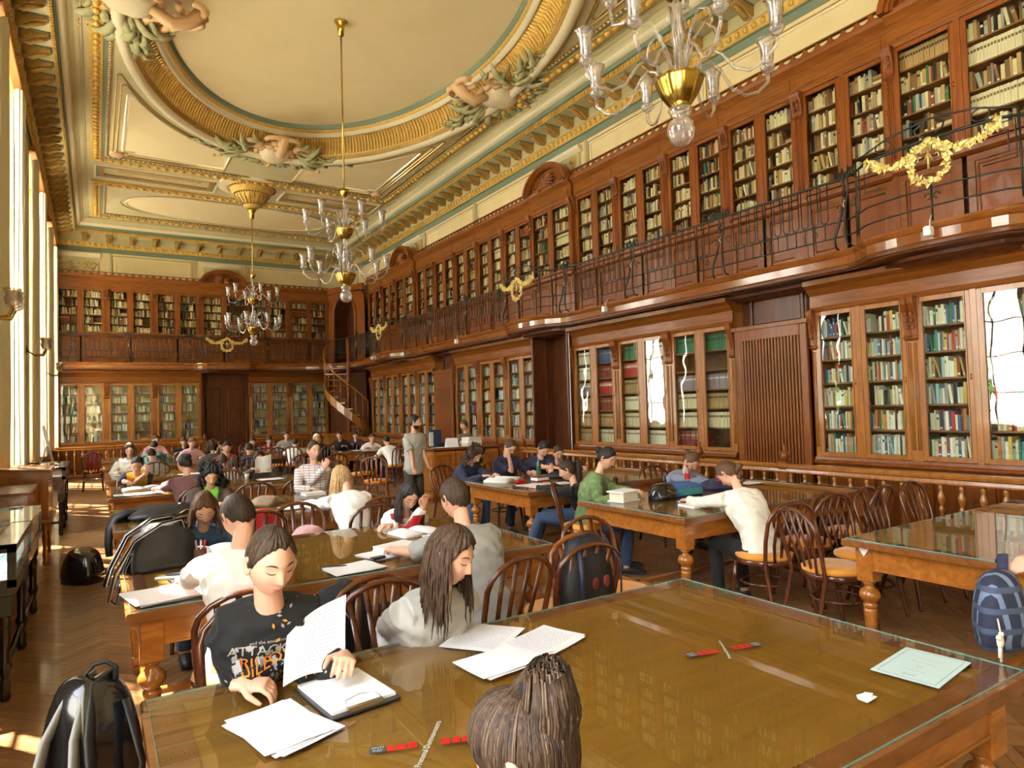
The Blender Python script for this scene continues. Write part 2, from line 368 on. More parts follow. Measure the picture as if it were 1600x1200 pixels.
# ---- cornice swept round three walls
def sweep_room(prof, y0=YB):
    """prof: (d, z) offsets from the wall; returns rings for left, far, right walls with mitred corners"""
    P = [[(XL+d, y0, z) for d, z in prof], [(XL+d, YE-d, z) for d, z in prof], [(XR-d, YE-d, z) for d, z in prof], [(XR-d, y0, z) for d, z in prof]]
    return P
def band(name, prof, m, parent, smooth=False):
    b = MB(); R = sweep_room(prof); n = len(prof)
    for i in range(3):
        b.rings([R[i], R[i+1]], 0, False, False, smooth, None, False)
    return b.build(name, m, parent)
corn = tag(thing('trim_2', None, None), kind='structure')
band('wall_band', [(0.0, 6.93), (.012, 6.93), (.012, 7.06), (.05, 7.07)], 'teal', corn)
band('egg_moulding', [(.05, 7.07), (.07, 7.08), (.10, 7.14), (.10, 7.19), (.12, 7.20)], 'gold', corn, True)
band('bed_moulding', [(.12, 7.20), (.14, 7.20), (.14, 7.40), (.52, 7.41)], 'olive', corn)
band('corona', [(.52, 7.41), (.545, 7.41), (.55, 7.50)], 'gold', corn)
band('teal_fillet', [(.55, 7.50), (.60, 7.505), (.61, 7.585)], 'teal', corn)
band('ivory_fillet', [(.61, 7.585), (.67, 7.59), (.70, 7.64), (.71, 7.66)], 'ivory', corn, True)
band('cove', [(.71, 7.66), (.74, 7.70), (.80, 7.745), (.86, 7.76), (.86, 7.775), (.9, 7.775), (.9, 7.80)], 'olive', corn)
# eggs, dentils
def along(step, d, z, fn, y0=0.0):
    out = []
    n = int((YE-d-y0)/step)
    for i in range(n):
        y = YE-d-(i+.5)*step
        out.append(((XL+d, y, z), -PI/2)); out.append(((XR-d, y, z), PI/2))
    n = int((XR-XL-2*d)/step); st = (XR-XL-2*d)/n
    for i in range(n): out.append(((XL+d+(i+.5)*st, YE-d, z), PI))
    return out      # local +y points into the room... rotation turns local y to the wall normal
b = MB()
for (p, a) in along(.15, .10, 7.14, None):
    b.ball(p, (.045, .045, .05), 6, 4)
o = b.build('egg_beads', 'gold', corn); o['kind'] = 'stuff'
b = MB()
for (p, a) in along(.075, .55, 7.455, None):
    b.box(p[0]-.02, p[0]+.02, p[1]-.02, p[1]+.02, p[2]-.035, p[2]+.035)
o = b.build('dentils', 'gold', corn); o['kind'] = 'stuff'
# modillions, each its own piece
b = MB(); pr = [(.0, 7.38), (.0, 7.24), (-.05, 7.22), (-.12, 7.25), (-.2, 7.31), (-.3, 7.33), (-.36, 7.36), (-.36, 7.395)]
b.prism([(q[0], q[1]) for q in pr], -.07, .07, 'x', 0)
me1 = b
b.box(-.085, .085, -.38, 0, 7.385, 7.405, 1)
b.tube([(0, -.02, 7.25), (0, -.12, 7.235), (0, -.24, 7.30), (0, -.34, 7.33)], [.02, .045, .04, .02], 6, 0)
b.ball((0, -.03, 7.24), (.06, .04, .04), 6, 4, 0)
mod = b.mesh('modillion', [M['goldd'], M['teal']])
for i in range(49):
    y = YE-.75-i*.47
    if y < .3: break
    inst('modillion', mod, corn, (XR-.14, y, 0), (0, 0, -PI/2)); inst('modillion', mod, corn, (XL+.14, y, 0), (0, 0, PI/2))
for i in range(13): inst('modillion', mod, corn, (XL+.80+i*.636, YE-.14, 0), (0, 0, 0))

# ---- ceiling with the great oval
OX, OY, OA, OB = 3.56, 10.77, 3.34, 5.28
ceil = tag(thing('ceiling', None, None), kind='structure')
def ell(a, b_, z, n=128, cx=OX, cy=OY): return [(cx+a*math.cos(2*PI*k/n), cy+b_*math.sin(2*PI*k/n), z) for k in range(n)]
def rect_hole(x0, x1, y0, y1, z, a, b_, n=128, cx=OX, cy=OY):
    angs = sorted(set([2*PI*k/n for k in range(n)]))
    out = []
    for k in range(n):
        t = 2*PI*k/n; dx, dy = a*math.cos(t), b_*math.sin(t)
        s_ = min((x1-cx)/dx if dx > 1e-6 else 1e9, (x0-cx)/dx if dx < -1e-6 else 1e9, (y1-cy)/dy if dy > 1e-6 else 1e9, (y0-cy)/dy if dy < -1e-6 else 1e9)
        out.append((cx+dx*s_, cy+dy*s_, z))
    for cxn, cyn in ((x0, y0), (x0, y1), (x1, y0), (x1, y1)):
        k = min(range(n), key=lambda q: (out[q][0]-cxn)**2+(out[q][1]-cyn)**2); out[k] = (cxn, cyn, z)
    return out
b = MB(); X0, X1 = XL+.7, XR-.7
b.rings([ell(OA, OB, ZC), rect_hole(X0, X1, 3.4, 18.1, ZC, OA, OB)], 0, False, False, False)
b.add([(X0, YB, ZC), (X1, YB, ZC), (X1, 3.4, ZC), (X0, 3.4, ZC)], [(0, 1, 2, 3)]); b.add([(X0, 18.1, ZC), (X1, 18.1, ZC), (X1, YE-.7, ZC), (X0, YE-.7, ZC)], [(0, 1, 2, 3)])
b.build('ceiling_field', 'olive', ceil)
def ering(name, prof, m, smooth=True):
    MB().rings([ell(a, bb, z) for a, bb, z in prof], 0, False, False, smooth).build(name, m, ceil)
R_ = lambda w, z: (OA-w, OB-w*1.25, z)
ering('oval_lip', [R_(-.02, 7.8), R_(0, 7.72), R_(.06, 7.68), R_(.14, 7.70), R_(.17, 7.76)], 'ivory')
ering('oval_fillet', [R_(.17, 7.76), R_(.20, 7.78), R_(.22, 7.84)], 'goldd')
ering('oval_cove', [R_(.22, 7.84), R_(.27, 7.98), R_(.35, 8.10), R_(.46, 8.18)], 'gold')
ering('oval_roll', [R_(.46, 8.18), R_(.48, 8.14), R_(.53, 8.14), R_(.55, 8.19), R_(.58, 8.21)], 'ivory')
ering('oval_gilt', [R_(.58, 8.21), R_(.60, 8.22), R_(.63, 8.26)], 'gold')
ering('oval_teal', [R_(.63, 8.26), R_(.66, 8.27), R_(.68, 8.35)], 'teal')
b = MB(); r0 = ell(*R_(.68, 8.35)); b.add(r0, [tuple(range(127, -1, -1))]); 
b.build('oval_panel', 'ceil', ceil)
b = MB(); N = 300
for k in range(N):
    t = 2*PI*k/N
    pts = []
    for w, z in ((.235, 7.86), (.27, 7.965), (.345, 8.08), (.45, 8.165)):
        a, bb, _ = R_(w, z); pts.append((OX+a*math.cos(t), OY+bb*math.sin(t), z))
    b.tube(pts, [.022, .03, .03, .02], 5)
o = b.build('oval_ribs', 'gold', ceil); o['kind'] = 'stuff'
# raised straight bands on the ceiling
def rect_band(name, x0, x1, y0, y1, w, z, m, drop=.05):
    b = MB()
    for (a0, a1, b0, b1) in ((x0, x1, y0, y0+w), (x0, x1, y1-w, y1), (x0, x0+w, y0+w, y1-w), (x1-w, x1, y0+w, y1-w)):
        b.box(a0, a1, b0, b1, z-drop, z+.01)
    return b.build(name, m, ceil)
def bead_rect(b, x0, x1, y0, y1, step, r, z):
    for (a, c, ax) in ((x0, x1, 0), (y0, y1, 1)):
        n = int((c-a)/step)
        for i in range(n):
            t = a+(i+.5)*(c-a)/n
            if ax == 0: b.ball((t, y0, z), (r*1.2, r, r*.8), 6, 4); b.ball((t, y1, z), (r*1.2, r, r*.8), 6, 4)
            else: b.ball((x0, t, z), (r, r*1.2, r*.8), 6, 4); b.ball((x1, t, z), (r, r*1.2, r*.8), 6, 4)
beads = MB(); beads2 = MB()
for (x0, x1, y0, y1) in ((-.06, 7.18, 3.62, 17.92), (-.06, 7.18, 19.55, 22.95)):
    rect_band('gilt_band', x0, x1, y0, y1, .20, ZC, 'gold', .05)
    rect_band('teal_band', x0+.20, x1-.20, y0+.20, y1-.20, .06, ZC, 'teal', .035)
    rect_band('small_bead_band', x0+.26, x1-.26, y0+.26, y1-.26, .07, ZC, 'goldd', .03)
    bead_rect(beads, x0+.1, x1-.1, y0+.1, y1-.1, .19, .062, ZC-.055)
    bead_rect(beads2, x0+.295, x1-.295, y0+.295, y1-.295, .10, .022, ZC-.035)
o = beads.build('egg_and_dart', 'gold', ceil); o['kind'] = 'stuff'
o = beads2.build('pearl_beads', 'ivory', ceil); o['kind'] = 'stuff'
# dark-red painted line and outer fillet near the cornice
for x in (-.27, 7.37): MB().box(x-.012, x+.012, 1.0, YE-.8, ZC-.012, ZC+.01).build('painted_line', mat('red_line', (0.25, 0.10, 0.05), .7), ceil)
# cross strips with the rosettes
for yc in (18.72, 2.8):
    for x0, x1 in ((.0, 2.75), (4.37, 7.12)):
        rect_band('strip_frame', x0, x1, yc-.48, yc+.48, .045, ZC, 'ivory', .05)
        rect_band('strip_gilt', x0+.10, x1-.10, yc-.38, yc+.38, .11, ZC, 'goldd', .035)
        rect_band('strip_teal', x0+.045, x1-.045, yc-.435, yc+.435, .05, ZC, 'teal', .03)
        MB().box(x0+.5, x1-.4, yc-.10, yc-.04, ZC-.03, ZC).build('strip_bead', 'rosy', ceil)
def rosette(x, y, z0, lab):
    t = tag(thing('ceiling_rosette', lab, 'rosette', (x, y, 0)))
    b = MB(); b.lathe([(.02, z0-.62), (.05, z0-.60), (.16, z0-.57), (.22, z0-.52), (.24, z0-.46), (.30, z0-.42), (.38, z0-.34), (.42, z0-.24), (.50, z0-.18), (.56, z0-.08), (.62, z0-.05), (.62, z0+.01)], 28, 0)
    b.build('rosette_body', 'gold', t)
    b = MB()
    for k in range(40):
        a = 2*PI*k/40
        b.ball((.585*math.cos(a), .585*math.sin(a), z0-.075), .032, 6, 4); b.ball((.44*math.cos(a), .44*math.sin(a), z0-.235), .026, 6, 4)
        if k % 2 == 0: b.ball((.24*math.cos(a), .24*math.sin(a), z0-.49), .032, 6, 4); b.tube([(.27*math.cos(a), .27*math.sin(a), z0-.46), (.36*math.cos(a), .36*math.sin(a), z0-.37), (.41*math.cos(a), .41*math.sin(a), z0-.27)], [.012, .022, .01], 5)
    b.build('rosette_leaves', 'goldd', t)
    MB().lathe([(.60, z0-.045), (.80, z0-.04), (.84, z0-.02), (.84, z0+.01)], 32, 0).build('rosette_rim', 'ivory', t)
rosette(OX, 18.4, ZC, 'carved gilt ceiling rosette above the farthest chandelier')
# oblong end panel with rounded ends + line frames
def line(name, pts, r, m, closed=True):
    b = MB(); P = list(pts)+([pts[0], pts[1]] if closed else [])
    b.tube(P, r, 5, up=(0, 0, 1)); return b.build(name, m, ceil)
def stadium(x0, x1, yc, h, n=16):
    L = [(x1-h*1.7+h*1.7*math.cos(a), yc+h*math.sin(a), ZC-.005) for a in [-PI/2+PI*i/n for i in range(n+1)]]
    Rr = [(x0+h*1.7+h*1.7*math.cos(a), yc+h*math.sin(a), ZC-.005) for a in [PI/2+PI*i/n for i in range(n+1)]]
    return L+Rr
pts = stadium(.75, 6.37, 21.25, 1.05); b = MB(); b.add([(p[0], p[1], ZC-.006) for p in pts], [tuple(range(len(pts)-1, -1, -1))]); b.build('end_panel', 'ceil', ceil)
line('end_panel_moulding', pts, .03, 'ivory'); line('end_panel_line', stadium(.62, 6.5, 21.25, 1.15), .015, 'goldd')
# four spandrel panels of the great field
for sx_ in (-1, 1):
    for sy_ in (-1, 1):
        for ins, r, m in ((.62, .028, 'ivory'), (.50, .014, 'goldd'), (.42, .014, 'goldd')):
            xo, yo = 3.62-ins, 7.15-ins
            pts = []
            t0 = math.acos(min(1, xo/(OA+ins*.6))) if xo < OA+ins*.6 else 0.0
            e1 = [(t, (OA+ins*.45)*math.cos(t), (OB+ins*.6)*math.sin(t)) for t in [PI/2*i/40 for i in range(41)]]
            e1 = [q for q in e1 if q[1] < xo-.02 and q[2] < yo-.02]
            e1 = [q for q in e1 if q[2] > 2.0 and q[1] > .75]
            pts = [(xo, e1[0][2])]+[(q[1], q[2]) for q in e1]+[(e1[-1][1], yo), (xo-.22, yo), (xo-.22, yo-.16), (xo, yo-.16)]
            P3 = [(OX+sx_*q[0], OY+sy_*q[1], ZC-.008) for q in pts]
            line('spandrel_moulding', P3, r, m)
            if ins == .62:
                b = MB(); b.add([(p[0], p[1], ZC-.004) for p in P3], [tuple(range(len(P3))) if sx_*sy_ < 0 else tuple(range(len(P3)-1, -1, -1))]); b.build('spandrel_panel', 'ceil', ceil)
        MB().lathe([(.13, ZC-.05), (.15, ZC-.03), (.15, ZC+.01)], 12, 0, c=(OX+sx_*3.12, OY+sy_*6.66, 0)).build('spandrel_boss', 'rosy', ceil)
# cartouches on the oval rim
def leafy(b, p, d, L, w, mi, curl=.5, up=Vector((0, 0, -1))):
    """curling acanthus leaf as a flattened tube"""
    d = Vector(d).normalized(); side = d.cross(up).normalized(); pts = []; r = []
    for i in range(6):
        t = i/5; a = curl*t*t*2.2
        pts.append(Vector(p)+d*(L*t*(1-.25*t))+side*(L*.45*math.sin(a)*.8)+up*(L*.25*math.sin(PI*t))); r.append(w*(.5+1.0*math.sin(PI*min(1, t*.9+.1)))*(.35 if i == 5 else 1))
    b.tube(pts, r, 6, mi, flat=.5)
def cartouche(x, y, ang, z, lab):
    t = thing('ceiling_cartouche', lab, 'ceiling ornament', (x, y, z), ang); t.scale = (1.35, 1.3, 1.2)
    # local: +y points to the oval centre, hangs below the ceiling
    b = MB(); rs = []
    for s_, dz in ((1.0, 0), (.95, -.10), (.7, -.19), (.3, -.22)):
        rs.append([(.26*s_*math.cos(a)*(1+.12*math.sin(a)), .30*s_*math.sin(a)-.05+(.06*abs(math.cos(a)) if math.sin(a) > 0 else 0), dz-.06) for a in [2*PI*k/20 for k in range(20)]])
    b.rings(rs, 0); b.build('shield', 'ivory', t)
    b = MB()
    for k in range(14):
        a = 2*PI*k/14; b.tube([(.31*math.cos(a+q*.17), .34*math.sin(a+q*.17)-.05, -.10-.05*math.sin(q*1.3)) for q in range(4)], [.03, .05, .045, .02], 6)
    b.tube([(0, .2, -.2), (0, .42, -.32), (0, .58, -.25), (0, .72, -.1)], [.06, .085, .08, .10], 8)
    for sx in (-1, 1):
        b.tube([(sx*(.12+.14*math.cos(u)), .60+.14*math.sin(u), -.15) for u in [i*.7 for i in range(8)]], .045, 6)
        b.tube([(sx*(.40+.12*math.cos(u)), .28+.12*math.sin(u), -.12) for u in [i*.7 for i in range(8)]], .05, 6)
    b.build('scrollwork', 'rosy', t)
    b = MB()
    for sx in (-1, 1):
        for k, (px, py, dx, dy, L, w) in enumerate(((.34, .0, 1, .25, .70, .045), (.36, .15, 1, .5, .55, .04), (.38, -.12, 1, -.15, .65, .045), (.66, .1, 1, .1, .50, .035), (.3, -.3, .9, -.5, .45, .045), (.85, .02, 1, .15, .50, .035),
                                                       (.15, -.38, .5, -1, .35, .04), (.42, -.36, 1, -.6, .35, .035), (.6, -.22, 1, -.35, .40, .035), (.3, .35, 1, .6, .30, .035), (1.1, .08, 1, .22, .40, .028), (.5, .02, 1, -.05, .55, .035), (.75, -.1, 1, -.25, .4, .03),
                                                       (.95, .12, 1, .4, .35, .025), (.2, -.45, .9, -.7, .3, .035), (.05, -.42, .2, -1, .34, .035), (.5, .22, 1, .7, .3, .03), (1.0, -.05, 1, -.1, .35, .025))):
            for v in (0, 1): leafy(b, (sx*px, py+.05*v, -.07-.04*v), (sx*dx, dy+.3*v, 0), L*(1-.25*v), w*(1-.2*v), 0, .6*sx*(1 if (k+v) % 2 else -1))
    b.build('acanthus_leaves', 'sage', t)
    b = MB()
    for sx in (-1, 1):
        for k in range(7): b.ball((sx*(.24+.11*k), -.44-.02*k+.03*(k % 2), -.13), .038, 6, 4)
    for k in range(3): b.ball((0, -.40-.09*k, -.16), .07-.01*k, 6, 4)
    o = b.build('gilt_buds', 'gold', t); o['kind'] = 'stuff'
cartouche(OX, OY+OB-.36, PI, 7.95, 'painted plaster cartouche with acanthus leaves at the far end of the ceiling oval')
cartouche(OX+OA-.25, OY, PI/2, 7.95, 'painted plaster cartouche on the right-hand rim of the ceiling oval')
cartouche(OX-OA+.25, OY, -PI/2, 7.95, 'painted plaster cartouche on the rim of the ceiling oval near the windows')

# ---- frieze panels above the bookcases
def frieze_side(place):
    pass
fr = tag(thing('trim_3', None, None), kind='structure')
def wall_frame(u0, u1, P, m1='ivory', m2='olive'):
    b = MB()
    for (a0, a1, z0, z1) in ((u0, u1, 6.80, 6.83), (u0, u0+.03, 6.2, 6.83), (u1-.03, u1, 6.2, 6.83)): b.box(a0, a1, -.02, 0, z0, z1, 0, P)
    for (a0, a1, z0, z1) in ((u0-.07, u1+.07, 6.85, 6.865), (u0-.07, u0-.055, 6.2, 6.865), (u1+.055, u1+.07, 6.2, 6.865)): b.box(a0, a1, -.012, 0, z0, z1, 1, P)
    b.box(u0-.16, u0-.10, -.03, 0, 6.2, 6.93, 2, P); b.box(u1+.10, u1+.16, -.03, 0, 6.2, 6.93, 2, P)
    b.build('frieze_panel', ['ivory', 'goldd', 'olive'], fr)
def plaque(u, P, w=.62):
    b = MB(); b.box(u-w, u+w, -.06, 0, 6.15, 6.74, 0, P)
    b.prism([(-.0, 6.74), (-.05, 6.74), (-.11, 6.80), (-.13, 6.86), (0, 6.86)], u-w-.06, u+w+.06, 'x', 1, P)
    rng = random.Random(int(u*10))
    for k in range(46):
        uu, zz = u+rng.uniform(-w+.08, w-.08), rng.uniform(6.36, 6.68)
        c = P @ Vector((uu, -.07, zz)); b.ball(c, rng.uniform(.02, .045), 5, 4, 2+rng.randrange(2))
    for sx in (-1, 1):
        b.tube([P @ Vector((u+sx*(.1+.09*i), -.08, 6.5+.09*math.sin(i*1.4))) for i in range(6)], .018, 5, 2)
    b.build('frieze_plaque', ['olive', 'ivory', 'gold', 'sage'], fr)
PR = Matrix.Translation((XR, 0, 0)) @ Matrix.Rotation(-PI/2, 4, 'Z')      # local x -> -Y, local y -> +X
PE = Matrix.Translation((0, YE, 0))
for yc in AC: plaque(-yc, PR)
for a0, a1 in ((2.4, -1.5), (9.85, 7.03), (6.73, 4.2), (17.35, 14.6), (14.3, 11.7), (23.2, 19.2)): wall_frame(-a0, -a1, PR)
plaque(-.45, PE, .55); plaque(3.66, PE, .55)
for a0, a1 in ((.55, 2.7), (4.6, 6.9)): wall_frame(a0, a1, PE)
# ============================================================= bookcases
BOOKC = {'cream': (0.66, 0.58, 0.40), 'ivory': (0.75, 0.70, 0.56), 'tan': (0.42, 0.28, 0.13), 'brown': (0.20, 0.10, 0.05), 'maroon': (0.22, 0.03, 0.03), 'red': (0.50, 0.02, 0.03), 'green': (0.03, 0.17, 0.08),
         'blue': (0.05, 0.12, 0.30), 'navy': (0.02, 0.04, 0.12), 'grey': (0.36, 0.38, 0.38), 'mauve': (0.26, 0.20, 0.27), 'yellow': (0.70, 0.50, 0.10), 'teal': (0.05, 0.25, 0.28), 'white': (0.80, 0.80, 0.76), 'orange': (0.62, 0.22, 0.04), 'black': (0.02, 0.02, 0.025), 'sky': (0.30, 0.48, 0.62)}
BK = list(BOOKC); BKM = []
for k in BK: M['bk_'+k] = mat('book_cloth_'+k, BOOKC[k], 0.55, rnd=0.0); BKM.append(M['bk_'+k])
M['pages'] = mat('book_pages', (0.72, 0.66, 0.52), 0.8)
BKM_ALL = BKM + [M['pages']]; PG = len(BKM)
PAL = {'old': ['cream']*5+['tan']*4+['ivory']*3+['brown']*4+['maroon', 'grey', 'grey', 'black', 'mauve'], 'dark': ['brown']*4+['maroon']*2+['black']*3+['tan']*3+['cream']*2+['navy', 'green', 'grey'],
       'mix': ['white']*4+['ivory']*5+['cream']*3+['grey']*2+['sky', 'blue', 'navy', 'yellow', 'red', 'teal', 'maroon', 'green', 'orange', 'black', 'tan'],
       'bright': ['blue', 'teal', 'green', 'white', 'white', 'ivory', 'red', 'navy', 'yellow', 'sky', 'cream', 'grey', 'black', 'orange']}
BAND = {'green': 'black', 'blue': 'tan', 'red': 'cream', 'mauve': 'ivory', 'yellowset': 'black', 'cream': 'black', 'beige': 'black'}
stuff = MB()                                 # every book past the 300 individual ones
solo = []                                    # (world matrix, dims, colour, label pieces)
def book_geo(b, w, h, d, ci, T, bandc=None, lc=None):
    """spine at y=0 facing -y, x from 0 to w, d deep"""
    e = min(.004, w*.2)
    vs = [(0, .002, 0), (e, 0, 0), (w-e, 0, 0), (w, .002, 0), (w, d, 0), (0, d, 0)]; n = 6
    r0 = [T @ Vector(q) for q in vs]; r1 = [T @ Vector((q[0], q[1], h)) for q in vs]
    b.add(r0+r1, [(i, (i+1) % n, n+(i+1) % n, n+i) for i in range(n)], ci)
    b.add([r1[0], r1[1], r1[2], r1[3], r1[4], r1[5]], [(0, 1, 2, 3, 4, 5)], PG)
    if bandc is not None:
        z0, z1 = h*.66, h*.8
        b.add([T @ Vector(q) for q in ((e, -.0012, z0), (w-e, -.0012, z0), (w-e, -.0012, z1), (e, -.0012, z1))], [(0, 1, 2, 3)], bandc)
    if lc is not None:
        z0, z1 = h*.08, h*.18
        b.add([T @ Vector(q) for q in ((e, -.0012, z0), (w-e, -.0012, z0), (w-e, -.0012, z1), (e, -.0012, z1))], [(0, 1, 2, 3)], lc)
def fill_shelf(P, x0, x1, z, hmax, rng, style, pre=None, fill=1.0, shelfname=None):
    """row of books between local x0 and x1, spines at local y=0.07"""
    x = x0+.004; k = 0; d = .19
    st = style
    sets = {'greenset': ('green', 'black', .030, .25), 'blueset': ('blue', 'tan', .034, .24), 'redset': ('red', 'ivory', .04, .25), 'mauveset': ('mauve', 'ivory', .027, .22), 'yellowset': ('cream', 'black', .028, .23), 'beigeset': ('tan', 'black', .028, .22), 'maroonset': ('maroon', 'tan', .035, .22), 'creamset': ('ivory', 'brown', .030, .23)}
    while True:
        if st in sets:
            c, bc, w, h = sets[st]; w *= rng.uniform(.95, 1.05); h = min(h, hmax-.02); bandc = BK.index(bc); lean = 0
        else:
            c = rng.choice(PAL[st]); w = rng.uniform(.014, .034) if st == 'mix' else rng.uniform(.018, .042); h = min(hmax-.015, rng.uniform(.66, .97)*hmax); bandc = BK.index(rng.choice(['black', 'ivory', 'tan', 'brown'])) if rng.random() < .3 else None; lean = 0
            if rng.random() < .06: lean = rng.uniform(.08, .25)
            if rng.random() < .02 and fill < 1: x += rng.uniform(.05, .15)
        ww = w+abs(h*math.sin(lean))*.8
        if x+ww > x1-.004 or x > x0+(x1-x0)*fill: break
        T = P @ Matrix.Translation((x+(ww-w), .07+rng.uniform(0, .015), z)) @ Matrix.Rotation(-lean, 4, 'Y')
        lc = BK.index('white') if rng.random() < .25 and st not in sets else None
        rec = (T, w, h, d, BK.index(c), bandc, lc, k, c, shelfname)
        if pre is not None: pre.append(rec)
        else: book_geo(stuff, w, h, d, BK.index(c), T, bandc, lc)
        x += ww+.0012; k += 1
    if fill < .75 and st not in sets and rng.random() < .7:      # a few lying flat
        for q in range(rng.randint(1, 4)):
            T = P @ Matrix.Translation((min(x+.02, x1-.24), .29, z+q*.03)) @ Matrix.Rotation(-PI/2, 4, 'X') @ Matrix.Rotation(PI/2, 4, 'Z') @ Matrix.Translation((0, -.22, 0))
            c = BK.index(rng.choice(PAL[st]))
            b0 = P @ Vector((min(x+.02, x1-.24), .09, z+q*.032))
            stuff.box(0, .2, 0, .16, 0, .03, c, P @ Matrix.Translation((min(x+.02, x1-.22), .09, z+q*.032)))
def panel_mb(b, x0, x1, z0, z1, y, fr=.07, mi=0, dep=.02):
    """framed and fielded panel facing -y"""
    b.box(x0, x0+fr, y-.025, y, z0, z1, mi); b.box(x1-fr, x1, y-.025, y, z0, z1, mi)
    b.box(x0+fr, x1-fr, y-.025, y, z0, z0+fr, mi); b.box(x0+fr, x1-fr, y-.025, y, z1-fr, z1, mi)
    b.box(x0+fr, x1-fr, y-.006, y+.005, z0+fr, z1-fr, mi+1)
    a0, a1, c0, c1 = x0+fr+.025, x1-fr-.025, z0+fr+.03, z1-fr-.03
    b.add([(a0, y-.006, c0), (a1, y-.006, c0), (a1, y-.006, c1), (a0, y-.006, c1), (a0+.02, y-.018, c0+.02), (a1-.02, y-.018, c0+.02), (a1-.02, y-.018, c1-.02), (a0+.02, y-.018, c1-.02)],
          [(0, 1, 5, 4), (1, 2, 6, 5), (2, 3, 7, 6), (3, 0, 4, 7), (4, 5, 6, 7)], mi+1)
    return b
def door_meshes(w, z0, z1, st=.05, glass='case_glass', fm='woodl'):
    b = MB()
    for x in (0, w-st): b.bbox(x, x+st, -.03, 0, z0, z1, .004)
    b.box(st, w-st, -.03, 0, z0, z0+st*1.1); b.box(st, w-st, -.03, 0, z1-st*1.1, z1)
    # thin inner bead
    for x in (st, w-st-.012): b.box(x, x+.012, -.036, -.005, z0+st, z1-st)
    b.tube([(w-.02, -.035, (z0+z1)/2-.03), (w-.02, -.04, (z0+z1)/2), (w-.02, -.035, (z0+z1)/2+.03)], .006, 5, 1)
    g = MB().box(st-.004, w-st+.004, -.016, -.012, z0+st, z1-st)
    return b.mesh('glazed_door', [M[fm], M['brass']]), g.mesh('pane', [M[glass]])
def console_mb(z0, z1, w=.09, pr=.09):
    b = MB(); h = z1-z0
    b.prism([(0, z0), (-.02, z0+.01), (-.035, z0+.06*h), (-.02, z0+.12*h), (-.03, z0+.35*h), (-.055, z0+.65*h), (-pr, z0+.82*h), (-pr-.01, z0+.93*h), (-pr, z1), (0, z1)], -w/2, w/2, 'x')
    b.tube([(-w/2-.006, -pr*.72, z1-.1*h), (w/2+.006, -pr*.72, z1-.1*h)], .022, 10); b.tube([(-w/2-.004, -.022, z0+.07*h), (w/2+.004, -.022, z0+.07*h)], .017, 8)
    for k in range(3): b.ball((0, -.045-.012*k, z0+(.3+.15*k)*h), (.022, .014, .028), 6, 4)
    return b
UZ0, UZ1, LZ0, LZ1 = 4.36, 5.74, 1.00, 2.82
_cache = {}
def cached(key, fn):
    if key not in _cache: _cache[key] = fn()
    return _cache[key]
